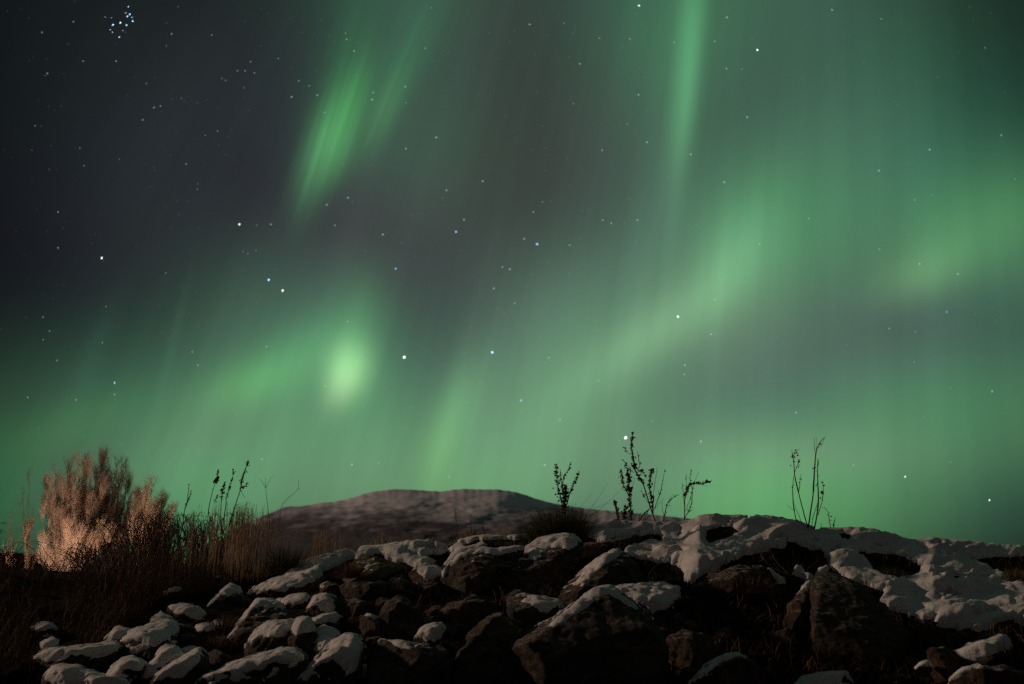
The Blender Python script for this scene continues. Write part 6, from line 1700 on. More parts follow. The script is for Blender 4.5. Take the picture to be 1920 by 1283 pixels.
 ('little stone with a scrap of snow left of the reddish one', [(1714,1254),(1727,1243),(1742,1240),(1748,1254),(1738,1270),(1718,1270)], [[(1712,1252),(1727,1240),(1744,1238),(1748,1252),(1730,1254)]], dict(tilt=.4, off=.2)),
 ('long rock with a snow slope above it at the grass edge', [(456,1128),(462,1112),(474,1103),(489,1096),(512,1088),(537,1080),(570,1072),(600,1064),(606,1085),(594,1118),(550,1130),(500,1128),(475,1136)],
   [[(472,1104),(489,1093),(512,1085),(537,1077),(570,1067),(602,1052),(620,1052),(612,1076),(587,1091),(560,1104),(530,1109),(495,1109)]], dict(tilt=.6, off=.10, bulge=.12, mat=M_ROCK2)),
 ('peaked rock with snow along its left slope beside the dry grass', [(383,1144),(397,1127),(411,1113),(422,1101),(432,1094),(442,1099),(452,1108),(458,1128),(440,1150),(404,1166),(383,1158)],
   [[(381,1144),(396,1125),(410,1111),(421,1098),(432,1091),(443,1096),(466,1097),(460,1112),(444,1113),(425,1116),(413,1115),(400,1131),(388,1147)]], dict(tilt=.4, off=.08)),
 ('low snow covered stones reaching left from the peaked rock', [(312,1144),(322,1136),(340,1133),(354,1135),(376,1142),(385,1154),(376,1166),(352,1162),(330,1154)],
   [[(309,1142),(322,1133),(340,1130),(354,1132),(376,1139),(387,1152),(376,1163),(352,1158),(332,1152),(320,1146)]], dict(tilt=.7, off=.08)),
 ('small stone with dull snow at the edge of the grass', [(303,1116),(319,1103),(331,1101),(341,1104),(339,1120),(322,1132),(306,1129)],
   [[(302,1114),(318,1100),(331,1098),(343,1103),(335,1110),(318,1113),(308,1120)]], dict(tilt=.5, off=.06)),
 ('faint snow covered stone deep in the left grass', [(58,1182),(76,1169),(92,1168),(106,1181),(102,1200),(80,1202),(62,1196)], [[(56,1180),(76,1166),(93,1165),(108,1180),(99,1195),(80,1193),(68,1190)]], dict(tilt=.7, off=.06)),
 ('faint snow covered stone just below the deepest one in the grass', [(70,1210),(99,1197),(110,1203),(108,1218),(84,1226)], [[(68,1208),(99,1194),(112,1202),(106,1217),(76,1223)]], dict(tilt=.7, off=.12)),
 ('mossy lump of rock under the round snowy mound', [(640,1080),(662,1054),(690,1042),(730,1050),(762,1062),(775,1078),(760,1090),(700,1094),(650,1096)],
   [[(682,1066),(694,1056),(700,1062),(690,1070)]], dict(tilt=.6, off=.04, mat=M_GREEN)),
 ('flat topped rock under the snowy crest right of the tilted slab', [(1092,1022),(1114,1016),(1150,1011),(1190,1003),(1222,998),(1225,1010),(1190,1026),(1160,1036),(1110,1042)], [], dict(tilt=.5, off=.0, mat=M_ROCK)),
 ('dark brown rock in the shade below the warm snow slope', [(1300,1100),(1330,1078),(1380,1060),(1430,1062),(1470,1090),(1475,1130),(1430,1165),(1360,1170),(1310,1150)], [], dict(tilt=.6, off=-.02, mat=M_ROCK2)),
 ('low stone in the dark hollow left of the small rusty pile', [(600,1100),(618,1090),(636,1094),(640,1116),(620,1124),(602,1116)], [[(590,1101),(602,1094),(612,1092),(608,1100),(596,1104)]], dict(tilt=.4, off=.05, mat=M_ROCK2)),
 ('low dark rock filling the bottom between two boulders', [(1240,1200),(1280,1180),(1330,1190),(1350,1220),(1320,1260),(1270,1300),(1235,1290)], [], dict(tilt=.4, off=.05, mat=M_ROCK2)),
]
frnd = random.Random(77)
FILL = []
tries = 0
while len(FILL) < 62 and tries < 3000:
    tries += 1
    x = frnd.uniform(200, 1300) if frnd.random() < .8 else frnd.uniform(1250, 1900); y = frnd.uniform(1085, 1285)
    if y < np.interp(x, [200, 450, 700, 900, 1300, 1600, 1920], [1200, 1120, 1090, 1060, 1120, 1230, 1245]): continue
    inside = max(float(sdist(np.array(x), np.array(y), r_[1])) for r_ in ROCKS)
    if inside > 8: continue
    if any(math.hypot(x - a, (y - b) * 1.2) < 24 for a, b in FILL): continue
    FILL.append((x, y))
    s_ = frnd.uniform(17, 36); n_ = 7; a0 = frnd.uniform(0, 6)
    ol = [(x + s_ * frnd.uniform(.75, 1.15) * math.cos(a0 + k * 2 * math.pi / n_), y + s_ * .72 * frnd.uniform(.7, 1.15) * math.sin(a0 + k * 2 * math.pi / n_)) for k in range(n_)]
    sn_ = []; lb_ = 'dark broken stone wedged in shadow between the larger rocks'
    if x < 720 and y > 1130 and frnd.random() < .55:
        lb_ = 'small snow dusted stone filling a gap on the left of the pile'
        sn_ = [[(a, min(b, y + frnd.uniform(-5, 3))) for a, b in [(x + (a - x) * 1.15, y + (b - y) * 1.2) for a, b in ol]]]
    ROCKS.append((lb_, ol, sn_, dict(off=frnd.uniform(-.03, .05), tilt=.5, mat=frnd.choice((M_ROCK, M_ROCK2)), vox=.014, bulge=.14)))
for i, (lb, ol, sn, kw) in enumerate(ROCKS):
    make_rock(lb, ol, sn, seed=i + 1, **kw)

# ------------------------------------------------------------------ weeds, traced stem by stem
def z2p(tr, pts):
    ox, oy, s = tr
    return [(ox + x / s, oy + y / s) for x, y in pts]

def ip(pts, n):
    """resample a polyline"""
    pts = [np.array(p, float) for p in pts]
    L = [0]
    for a, b in zip(pts, pts[1:]): L.append(L[-1] + np.linalg.norm(b - a))
    out = []
    for t in np.linspace(0, L[-1], n):
        k = min(max(np.searchsorted(L, t) - 1, 0), len(pts) - 2)
        u = (t - L[k]) / max(L[k + 1] - L[k], 1e-9)
        out.append(pts[k] * (1 - u) + pts[k + 1] * u)
    return out

def weed(label, tr, stems, y, name='dried_weed', cat='weed', group='dried weeds standing on the bank', mat=M_WEED, seedmat=M_SEED, seed=1):
    """stems: (points base to tip, radius in photo px, seeds per px, seed radius px, start fraction of seeds)"""
    rnd = random.Random(seed)
    b0 = z2p(tr, stems[0][0])[0]
    root = empty(name, P(b0[0], b0[1] + 3, y))
    tag(root, label, cat, group)
    for (pts, rad, dens, sr, st) in stems:
        pts = z2p(tr, pts)
        k = FOC / y
        yy0 = y + rnd.uniform(-.03, .03)
        w = []
        res = ip(pts, max(5, len(pts) * 2))
        for i, p in enumerate(res):
            yy = yy0 + .05 * math.sin(i * .6 + rnd.random() * .4) * (i / len(res))
            w.append(P(p[0] + rnd.uniform(-.25, .25), p[1], yy))
        mb = MB()
        rr = [rad / k * (1 - .6 * i / (len(w) - 1)) for i in range(len(w))]
        mb.tube(w, rr, 5)
        # nodes and tiny spurs
        for i in range(1, len(w) - 1):
            if rnd.random() < .35:
                q = Vector(w[i]); d = Vector((rnd.uniform(-1, 1), rnd.uniform(-1, 1), 1.4)).normalized()
                mb.tube([q, q + d * rnd.uniform(1.5, 4) / k], [rad * .45 / k, rad * .2 / k], 3)
        st_ob = mb.build('stem', mat, root)
        if dens:
            sb = MB()
            k0 = int(st * (len(w) - 1)); sb.tube(w[k0:], [rad * 1.05 / k * (1 - .7 * i / (len(w) - k0)) for i in range(len(w) - k0)], 4)
            L = sum(math.dist(a, b) for a, b in zip(pts, pts[1:]))
            n = int(L * (1 - st) * dens)
            clump = [rnd.uniform(.35, 1.4) for _ in range(40)]
            for i in range(n):
                t = st + (1 - st) * rnd.random()
                c = clump[int(t * 39)]
                f = t * (len(w) - 1); a = int(f); u = f - a
                q = np.array(w[a]) * (1 - u) + np.array(w[min(a + 1, len(w) - 1)]) * u
                spread = sr * 1.15 * c * (1.1 - .6 * t) / k
                q = q + np.array([rnd.gauss(0, spread), rnd.gauss(0, spread), rnd.gauss(0, spread * .8)])
                sb.blob(q, sr * c * rnd.uniform(.45, .9) / k, rnd)
            sb.build('seed_head', seedmat, root)
    return root

T6 = (1120, 790, 6.108)
weed('tallest bent weed with dark seed clusters leaning left over the snow crest', T6, [
    ([(680, 1190), (650, 1100), (610, 1000), (575, 880), (545, 780), (520, 700), (470, 630), (430, 560), (420, 470), (400, 370), (390, 280), (400, 190), (408, 125)], 1.5, 2.6, 2.3, .46),
    ([(440, 590), (500, 560), (530, 600), (552, 640)], .7, 2.2, 1.9, .3),
    ([(460, 560), (490, 520), (470, 420), (460, 350)], .6, .8, 1.6, .3),
    ([(420, 590), (360, 545), (310, 520), (330, 490), (285, 440)], .6, 1.2, 1.7, .2),
    ([(385, 380), (340, 350), (300, 295)], .6, 1.3, 1.9, .4),
    ([(640, 1060), (630, 960), (610, 850), (595, 760), (600, 650), (625, 560), (640, 540)], 1.2, 2.8, 2.5, .12),
    ([(650, 1010), (690, 900), (725, 810), (745, 700), (770, 570)], .7, .5, 1.5, .3),
    ([(640, 1000), (640, 850), (660, 700), (690, 520)], .5, .15, 1.2, .5),
    ([(620, 990), (540, 870), (500, 790)], .6, .5, 2.0, .6),
    ([(640, 1020), (700, 950), (760, 880)], .5, 0, 0, 0)], 6.35, seed=3)
weed('upright dark seeded weed between the short spikes and the tallest weed', T6, [
    ([(380, 1170), (390, 1050), (375, 940), (370, 840), (360, 720), (350, 620), (345, 540)], 1.3, 3.0, 2.6, .05),
    ([(365, 860), (330, 790), (300, 730), (280, 640), (272, 545)], .9, 2.6, 2.2, .2),
    ([(360, 700), (380, 600), (375, 520)], .6, .8, 1.5, .3),
    ([(385, 940), (400, 760), (430, 640)], .4, .1, 1.2, .5)], 6.3, seed=4)
weed('leftmost short dark spike of seeds on the snow crest', T6, [
    ([(250, 1165), (235, 1080), (215, 990), (203, 915)], 1.3, 3.6, 2.0, .05)], 6.25, seed=5)
weed('second short dark spike just right of the leftmost one', T6, [
    ([(320, 1165), (310, 1080), (320, 960)], 1.2, 3.4, 2.1, .05), ([(300, 1150), (290, 1045)], .8, 2.2, 1.9, .3)], 6.3, seed=6)
weed('slanting bare weed stalks leaning right into the tallest weed', T6, [
    ([(440, 1190), (500, 1110), (545, 1050), (600, 1000)], 1.2, .9, 2.0, .3),
    ([(470, 1190), (560, 1120), (610, 1060)], .7, .3, 1.5, .3), ([(510, 1180), (540, 1100), (570, 1020)], .6, .3, 1.5, .3)], 6.4, seed=7)
weed('thin weed with a feathery tip right of the tallest weed', T6, [
    ([(745, 1190), (760, 1110), (790, 990), (810, 930), (880, 860), (930, 840)], .9, .5, 1.8, .1),
    ([(805, 940), (850, 850), (895, 845)], .4, 0, 0, 0), ([(770, 1100), (745, 1020), (740, 930)], .4, .3, 1.3, .3),
    ([(800, 960), (850, 975)], .4, .3, 1.3, .3)], 6.35, seed=8)
weed('weed with a broken seed head bent flat to the right', T6, [
    ([(995, 1160), (1000, 1040), (1000, 900), (1020, 790), (1050, 725), (1100, 715), (1160, 710), (1210, 718), (1270, 690), (1310, 685)], 1.1, 2.2, 2.3, .42),
    ([(1000, 1110), (1060, 1010), (1080, 930), (1090, 780), (1060, 650), (1075, 550)], .8, .5, 1.6, .1),
    ([(1010, 1030), (1060, 900), (1110, 700), (1160, 580)], .5, .2, 1.3, .3),
    ([(1000, 1010), (985, 860), (975, 700)], .5, .4, 1.5, .1), ([(1000, 900), (1020, 740), (1020, 600)], .5, .2, 1.2, .2),
    ([(1100, 715), (1220, 680), (1330, 690)], .3, 0, 0, 0), ([(1150, 720), (1260, 745), (1340, 735)], .3, 0, 0, 0)], 6.5, seed=9)
T7 = (1000, 780, 4.5825)
weed('bushy three pronged seed weed rising out of the green tussock', T7, [
    ([(270, 850), (265, 760), (280, 680), (275, 600)], 1.6, 3.4, 3.0, .1),
    ([(255, 800), (235, 700), (215, 640), (205, 560), (200, 490), (205, 420)], 1.1, 2.0, 2.2, .15),
    ([(265, 780), (255, 650), (250, 580), (262, 520), (300, 470), (325, 395)], 1.0, 1.6, 2.1, .3),
    ([(290, 760), (310, 660), (340, 600), (365, 550), (395, 480)], 1.0, 1.9, 2.1, .2),
    ([(262, 700), (240, 560), (230, 460)], .7, 1.2, 1.8, .3),
    ([(205, 500), (182, 500), (188, 470)], .6, 2.2, 2.0, .1)], 6.0, seed=10)
T5 = (1420, 780, 4.935)
weed('tall bare stalks forking upward from one base at the right of the crest', T5, [
    ([(470, 1035), (440, 940), (400, 780), (365, 650), (345, 560), (335, 400), (318, 320)], 1.2, .10, 2.2, .5),
    ([(472, 1035), (490, 900), (515, 740), (525, 560), (535, 380), (555, 270), (620, 200)], 1.5, .06, 2.0, .4),
    ([(500, 1045), (515, 930), (550, 830), (570, 760)], .6, .05, 1.5, .3),
    ([(365, 1000), (335, 850), (325, 700), (335, 560)], 1.0, .12, 1.9, .3),
    ([(525, 1060), (550, 930), (565, 800), (560, 620), (555, 480), (560, 400)], 1.4, .06, 1.9, .3),
    ([(560, 920), (600, 790), (612, 680), (600, 610)], .8, .28, 3.4, .55),
    ([(345, 520), (375, 450), (395, 395)], .6, .7, 3.0, .3),
    ([(385, 690), (395, 600), (402, 545)], .6, .6, 1.8, .1),
    ([(335, 400), (325, 380), (350, 345), (378, 310)], .6, .9, 2.6, .05),
    ([(540, 340), (525, 300), (525, 200)], .5, .05, 1.2, .3), ([(545, 320), (545, 240), (547, 190)], .4, 0, 0, 0),
    ([(560, 300), (600, 260), (630, 185)], .4, 0, 0, 0), ([(555, 480), (570, 430), (550, 390)], .5, .2, 1.5, .3),
    ([(415, 1010), (385, 920), (350, 850), (340, 800)], .7, 0, 0, 0), ([(350, 880), (310, 855), (275, 822)], .5, 0, 0, 0),
    ], 6.0, seed=11)
weed('small drooping weed with bare hooks right of the tall bare stalks', T5, [
    ([(680, 1050), (665, 960), (655, 890), (630, 855), (600, 845)], .7, .5, 1.8, .1),
    ([(700, 1050), (708, 990), (720, 945)], .7, .6, 1.9, .3), ([(590, 1040), (592, 1005), (580, 990)], .4, .4, 1.3, .3)], 6.1, seed=12)
weed('thin crossed twigs sprouting from the snow below the tall bare stalks', T5, [
    ([(528, 1290), (524, 1180), (522, 1100), (527, 1050)], .8, 0, 0, 0), ([(520, 1165), (460, 1110), (410, 1020)], .7, 0, 0, 0),
    ([(524, 1180), (580, 1140), (640, 1105)], .4, 0, 0, 0), ([(524, 1130), (570, 1080)], .4, 0, 0, 0)], 5.55, seed=13, mat=M_STRAW)
T4 = (1320, 783, 2.567)
weed('pair of pale curved grass stalks hanging over the dark hollow', T4, [
    ([(420, 760), (360, 740), (300, 700), (270, 660)], .8, 0, 0, 0), ([(400, 745), (350, 700), (320, 640)], .7, 0, 0, 0)], 5.0, seed=14, mat=M_REED, cat='grass stalk', name='grass_stalk')
TL = (340, 850, 8.0)
weed('tallest slanting seed plume left of the mountain', TL, [
    ([(715, 1100), (740, 1000), (790, 850), (840, 680), (880, 580), (900, 480), (915, 370), (960, 250), (1000, 150), (1015, 105)], 1.1, 3.2, 1.7, .56),
    ([(890, 470), (940, 520), (1005, 430)], .5, 1.8, 1.8, .2), ([(895, 550), (920, 620), (960, 670)], .5, 0, 0, 0),
    ([(825, 1080), (840, 930), (830, 770)], .8, 0, 0, 0)], 5.9, seed=15, group='seed plumes over the dry grass', name='seed_plume', cat='weed')
weed('dark seed plume second from the right in the dry grass', TL, [
    ([(640, 1090), (650, 900), (670, 760), (670, 680), (700, 590), (735, 470), (770, 370), (790, 260)], .9, 2.6, 1.6, .5)], 6.0, seed=16, group='seed plumes over the dry grass', name='seed_plume', cat='weed')
weed('seed plume with a side lobe leaning among the dry stems', TL, [
    ([(600, 1130), (590, 900), (600, 700), (625, 560), (640, 480), (665, 420)], .9, 2.6, 1.7, .6),
    ([(620, 560), (575, 560)], .5, 2.8, 1.8, .1), ([(500, 750), (525, 680), (545, 620)], .6, 2.0, 1.6, .1)], 5.8, seed=17, group='seed plumes over the dry grass', name='seed_plume', cat='weed')
weed('leftmost seed plume with a fat dark knot below its spike', TL, [
    ([(400, 930), (420, 780), (455, 620), (490, 500), (525, 420), (545, 340), (565, 240)], .9, 2.4, 1.8, .72),
    ([(525, 425), (540, 395), (545, 370)], .8, 8.0, 2.5, .0)], 5.95, seed=18, group='seed plumes over the dry grass', name='seed_plume', cat='weed')
weed('small dark seeded stem standing alone at the left of the plumes', TL, [
    ([(30, 950), (60, 820), (95, 730), (130, 640), (150, 560)], .9, 1.6, 1.6, .3), ([(85, 740), (105, 600), (115, 455)], .6, .8, 1.5, .3)], 6.1, seed=19, group='seed plumes over the dry grass', name='seed_plume', cat='weed')
weed('bare forked twig in front of the mountain foot', TL, [
    ([(1330, 1150), (1310, 900), (1285, 720), (1265, 520), (1300, 460), (1340, 370), (1385, 340)], .6, 0, 0, 0),
    ([(1262, 525), (1215, 430), (1185, 380)], .5, 0, 0, 0), ([(1265, 510), (1262, 360)], .4, 0, 0, 0)], 6.2, seed=20, mat=M_STRAW, name='bare_twig', cat='twig', group='bare twigs in the dry grass')
weed('bare twig curving right above the mountain shoulder', TL, [
    ([(1460, 1150), (1490, 840), (1520, 760), (1600, 670), (1700, 600), (1755, 530), (1760, 400)], .6, 0, 0, 0),
    ([(1745, 545), (1795, 520)], .4, 0, 0, 0)], 6.25, seed=21, mat=M_STRAW, name='bare_twig', cat='twig', group='bare twigs in the dry grass')
weed('low forked twig just right of the tallest plume', TL, [
    ([(925, 1120), (915, 1020), (850, 950)], .5, 0, 0, 0), ([(915, 1030), (905, 800)], .4, 0, 0, 0), ([(918, 1010), (980, 930), (1060, 860)], .4, 0, 0, 0), ([(990, 1000), (1030, 940), (1050, 880)], .3, 0, 0, 0)], 6.1, seed=22, mat=M_STRAW, name='bare_twig', cat='twig', group='bare twigs in the dry grass')
for k, (x, yt, lb) in enumerate(((855, 953, 'tallest faint seeded stem in front of the mountain'), (883, 965, 'middle faint seeded stem in front of the mountain'), (907, 980, 'shortest faint seeded stem in front of the mountain'))):
    weed(lb, (0, 0, 1), [([(x + 2, 1026), (x, (1026 + yt) / 2), (x - 1, yt)], .7, 1.0, 1.3, .2)], 7.0, seed=30 + k, mat=M_STRAW, seedmat=M_STRAW, group='faint stems before the mountain', name='seeded_stem', cat='weed')

# ------------------------------------------------------------------ grass
def blade_at(mb, base, h, lean, w, rnd, curve=.25, n=5):
    a = rnd.uniform(0, 2 * math.pi)
    dx, dy = math.cos(a) * lean, math.sin(a) * lean
    pts = []
    for i in range(n):
        t = i / (n - 1)
        pts.append((base[0] + dx * h * t ** 1.7, base[1] + dy * h * t ** 1.7, base[2] + h * (t - curve * lean * t * t)))
    mb.blade(pts, w, rnd)

def grass_field():
    rnd = random.Random(11)
    mb = MB()
    for i in range(15000):
        px = rnd.uniform(-120, 640) if i % 6 else rnd.uniform(-60, 470)
        c = float(crest(px))
        low = np.interp(px, [-120, 60, 200, 300, 380, 470, 560, 640], [1290, 1285, 1200, 1130, 1112, 1092, 1066, 1046])
        u = rnd.random() ** 1.25
        py = c + u * max(low - c, 2)
        if fbm(px / 38., py / 60., 8.8, 3) < rnd.uniform(-.5, .25): continue
        if 60 < px < 118 and 1100 < py < 1165 and rnd.random() < .93: continue
        yy = float(depth(px, py)) + (rnd.uniform(0, .7) if py < c + 12 else 0)
        p = P(px, py, yy)
        hh = np.interp(px, [-120, 0, 60, 140, 230, 300, 420, 500, 640], [.30, .30, .20, .17, .34, .40, .26, .12, .08])
        h = hh * rnd.uniform(.35, 1.15) * (.9 - .45 * u)
        blade_at(mb, (p[0], p[1], p[2] - .02), h, rnd.uniform(.05, .75), rnd.uniform(.0025, .0055), rnd)
    tag(mb.build('dry_grass', M_STRAW), 'matted brown dry grass covering the left bank', kind='stuff')
    mb = MB()
    for i in range(380):
        px = rnd.gauss(rnd.choice((395, 425, 440, 455, 470, 500, 430, 448, 590, 603)), 6) if i % 4 else rnd.uniform(340, 640)
        if not 300 < px < 660: continue
        c = float(crest(px))
        py = c + rnd.uniform(0, 10)
        p = P(px, py, float(depth(px, py)) + rnd.uniform(-.05, .6))
        top = np.interp(px, [300, 400, 470, 560, 610, 660], [960, 945, 950, 985, 985, 1015]) + abs(rnd.gauss(0, 28))
        h = (py - top) / FOC * p[1]
        if h < .05: continue
        dx = rnd.uniform(-.07, .07) * h
        pts = [(p[0] + dx * t ** 2, p[1] + rnd.uniform(-.01, .01), p[2] - .03 + (h + .03) * t) for t in (0, .3, .6, .85, 1)]
        mb.tube(pts, [.0021, .0019, .0016, .0013, .0006], 3)
        if rnd.random() < .3:
            for k in range(8):
                t = rnd.uniform(.78, 1); mb.blob((p[0] + dx * t * t + rnd.gauss(0, .004), p[1], p[2] + h * t), .0032, rnd)
    for i in range(420):
        px = rnd.uniform(560, 985)
        c = float(crest(px)); p = P(px, c + 4, 6.6 + rnd.uniform(-.3, .8))
        h = rnd.uniform(.02, .10) * (1 + .7 * math.sin(px / 17.) * math.sin(px / 41.))
        a = rnd.uniform(-.6, .6)
        pts = [(p[0] + a * h * t * t, p[1], p[2] - .03 + (h + .03) * t) for t in (0, .35, .7, 1)]
        mb.tube(pts, [.0016, .0014, .0011, .0005], 3)
    tag(mb.build('reed_grass', M_REED), 'pale upright dead stems standing in the dry grass', kind='stuff')
    # stubble and moss over the soil showing between the rocks
    mb = MB()
    for i in range(9000):
        px = rnd.uniform(560, 2000); c = float(crest(px))
        py = rnd.uniform(c + 1, 1292)
        sd = max(float(sdist(np.array(px), np.array(py), q)) for q in SNOWP)
        inh = max(float(sdist(np.array(px), np.array(py), q)) for q in HOLES)
        if sd > -1 and inh < 0: continue
        p = P(px, py, float(depth(px, py)))
        blade_at(mb, (p[0], p[1] - .02, p[2] - .01), rnd.uniform(.03, .10), rnd.uniform(.2, 1.3), rnd.uniform(.002, .004), rnd)
    tag(mb.build('stubble', M_STRAW), 'short dead grass between the rocks', kind='stuff')
grass_field()

def tussock(label, cx, cy, wpx, hpx, y, n, mat, seed, lean=.9):
    rnd = random.Random(seed)
    mb = MB(); k = y / FOC
    for i in range(n):
        u = rnd.gauss(0, .42)
        if abs(u) > 1: continue
        px = cx + u * wpx * .5
        c = P(px, cy + rnd.uniform(-2, 4), y + rnd.uniform(-.12, .12))
        h = hpx * k * (1 - .6 * u * u) * rnd.uniform(.5, 1.1)
        dx = (u * lean + rnd.uniform(-.35, .35)); dy = rnd.uniform(-.5, .5)
        pts = []
        for j in range(6):
            t = j / 5
            pts.append((c[0] + dx * h * t ** 1.4, c[1] + dy * h * t ** 1.4, c[2] - .03 + h * (t * 1.1 - .22 * abs(dx) * t * t)))
        mb.blade(pts, rnd.uniform(.002, .004), rnd)
    return tag(mb.build('grass_tussock', mat), label, 'tussock', 'grass tussocks on the bank')
tussock('large green brown tussock hiding the foot of the three pronged weed', 1052, 1013, 150, 68, 6.05, 2800, M_GREEN, 1)
tussock('olive tussock at the left end of the long snowy slab', 535, 1066, 90, 48, 6.0, 800, M_GREEN, 2)
tussock('straw coloured tuft hanging over the faceted rock', 655, 1072, 66, 26, 5.2, 700, M_STRAW, 3, 1.3)
tussock('low mossy green tuft along the thin snow of the crest', 940, 1017, 110, 11, 6.0, 900, M_GREEN, 4)
tussock('brown tuft on the dark rock face under the warm snow', 1400, 1100, 120, 30, 4.85, 900, M_STRAW, 5, 1.5)
tussock('dark mossy tuft poking through the round hole in the snow', 1352, 1012, 50, 14, 5.8, 500, M_GREEN, 6)
tussock('dark tuft in the wide snow gap on the right', 1665, 1076, 100, 20, 5.35, 900, M_GREEN, 7)
tussock('dark tuft at the snow gap by the right edge', 1900, 1082, 70, 24, 5.4, 500, M_GREEN, 8)
tussock('reddish tuft between the streaked boulder and the tall slab', 405, 1212, 90, 34, 4.55, 700, M_STRAW, 9, 1.4)
tussock('dark tuft beneath the peaked rock', 420, 1172, 80, 26, 4.75, 600, M_STRAW, 10, 1.3)
# long loose blades of the big tussock
rnd = random.Random(5); mb = MB()
for pts in ([(1070, 990), (1085, 955), (1110, 925)], [(1075, 985), (1100, 960), (1135, 945), (1150, 942)], [(1080, 985), (1125, 955), (1165, 918)], [(1040, 985), (1025, 950), (1015, 925)],
            [(1078, 990), (1095, 965), (1118, 938)], [(1090, 985), (1130, 972), (1160, 960)], [(1085, 988), (1118, 940), (1140, 905)]):
    w = [P(p[0], p[1], 6.0 + .02 * i) for i, p in enumerate(ip(pts, 7))]
    mb.tube(w, [.0016, .0015, .0014, .0012, .001, .0008, .0005], 3)
tag(mb.build('long_grass', M_STRAW), 'few long thin grass blades arching right above the green tussock', 'grass')

# dark bramble tangle before the bushes
def bramble(label, cx, cy, w, h, y, n, seed):
    rnd = random.Random(seed); mb = MB(); k = y / FOC
    for i in range(n):
        x0 = cx + rnd.gauss(0, w * .32); x1 = x0 + rnd.gauss(0, w * .35)
        top = rnd.uniform(.45, 1.05) * h
        yy = y + rnd.uniform(-.3, .3)
        pts = []
        for j in range(9):
            t = j / 8
            pts.append(P(x0 + (x1 - x0) * t + rnd.uniform(-1.5, 1.5), cy - top * math.sin(math.pi * min(t * rnd.uniform(.72, .78), 1)) + rnd.uniform(-2, 2), yy + .1 * t))
        mb.tube(pts, [.004 * (1 - .7 * j / 8) for j in range(9)], 3)
    return tag(mb.build('bramble', M_WEED), label, 'bramble', 'dark brambles before the bushes')
bramble('dark tangled bramble in front of the glowing bushes', 300, 1065, 150, 100, 7.6, 230, 1)
bramble('looping bramble arches below the seed plumes', 385, 1075, 120, 112, 7.2, 150, 2)
bramble('low dark bramble at the right foot of the bare tree', 205, 1078, 150, 60, 8.0, 190, 3)

# ------------------------------------------------------------------ bare trees lit by the lamp
def bare_tree(label, base, tips, y, seed, nb=12, ntw=11, group='bare bushes lit from below', thick=.05, name='bare_tree', cat='tree', tmat=None):
    rnd = random.Random(seed); k = y / FOC
    tk = MB(); tw = MB()
    bz = P(base[0], base[1], y)
    for (tx, ty) in tips:
        yy = y + rnd.uniform(-1.6, 1.6)
        tip = Vector(P(tx, ty, yy)); b = Vector(P(base[0] + rnd.uniform(-10, 10), base[1] + 26, y + (yy - y) * .25))
        path = []
        mid = b.lerp(tip, .45) + Vector(((tip.x - b.x) * .07, 0, rnd.uniform(-.1, .1)))
        n = 12
        for i in range(n):
            t = i / (n - 1)
            q = b.lerp(mid, t).lerp(mid.lerp(tip, t), t)
            q = q + Vector((rnd.uniform(-1, 1), rnd.uniform(-1, 1), 0)) * .05 * t
            path.append(q)
        L = (tip - b).length
        r0 = thick * L / 4
        tk.tube(path, [max(r0 * (1 - .93 * i / (n - 1)), .004) for i in range(n)], 5)
        for _ in range(nb):
            t = rnd.uniform(.16, .97); f = t * (n - 1); a = int(f)
            p = path[a].lerp(path[min(a + 1, n - 1)], f - a)
            ang = rnd.uniform(0, 2 * math.pi); sp = rnd.uniform(.14, .52)
            d = Vector((math.cos(ang) * sp, math.sin(ang) * sp, 1)).normalized()
            bl = L * rnd.uniform(.12, .27) * (1.2 - .85 * t)
            bp = []
            for i in range(6):
                s = i / 5
                bp.append(p + d * bl * s + Vector((0, 0, .12 * bl * s * s)) + Vector((rnd.uniform(-1, 1), rnd.uniform(-1, 1), 0)) * .025 * s)
            tw.tube(bp, [.009 * (1 - .7 * i / 5) for i in range(6)], 3)
            for _ in range(ntw):
                s = rnd.uniform(.1, 1) * 5; a2 = min(int(s), 4)
                q = bp[a2].lerp(bp[a2 + 1], s - a2)
                a3 = rnd.uniform(0, 2 * math.pi); sp = rnd.uniform(.10, .5)
                d2 = Vector((math.cos(a3) * sp, math.sin(a3) * sp, 1)).normalized()
                l2 = rnd.uniform(.16, .5)
                m = q + d2 * l2 * .5 + Vector((rnd.uniform(-1, 1), rnd.uniform(-1, 1), 0)) * .02
                e = q + d2 * l2 + Vector((0, 0, .04))
                tw.tube([q, m, e], [.0036, .0028, .0016], 3)
                for _ in range(3):
                    a4 = rnd.uniform(0, 2 * math.pi)
                    d3 = Vector((math.cos(a4) * .5, math.sin(a4) * .5, 1)).normalized()
                    tw.tube([m, m + d3 * rnd.uniform(.08, .24)], [.003, .0016], 3)
    root = empty(name, (bz[0], bz[1], CZ - .6))
    tag(root, label, cat, group)
    tk.build('trunk', M_BARK, root); tw.build('crown', tmat or M_TWIG, root)
    return root

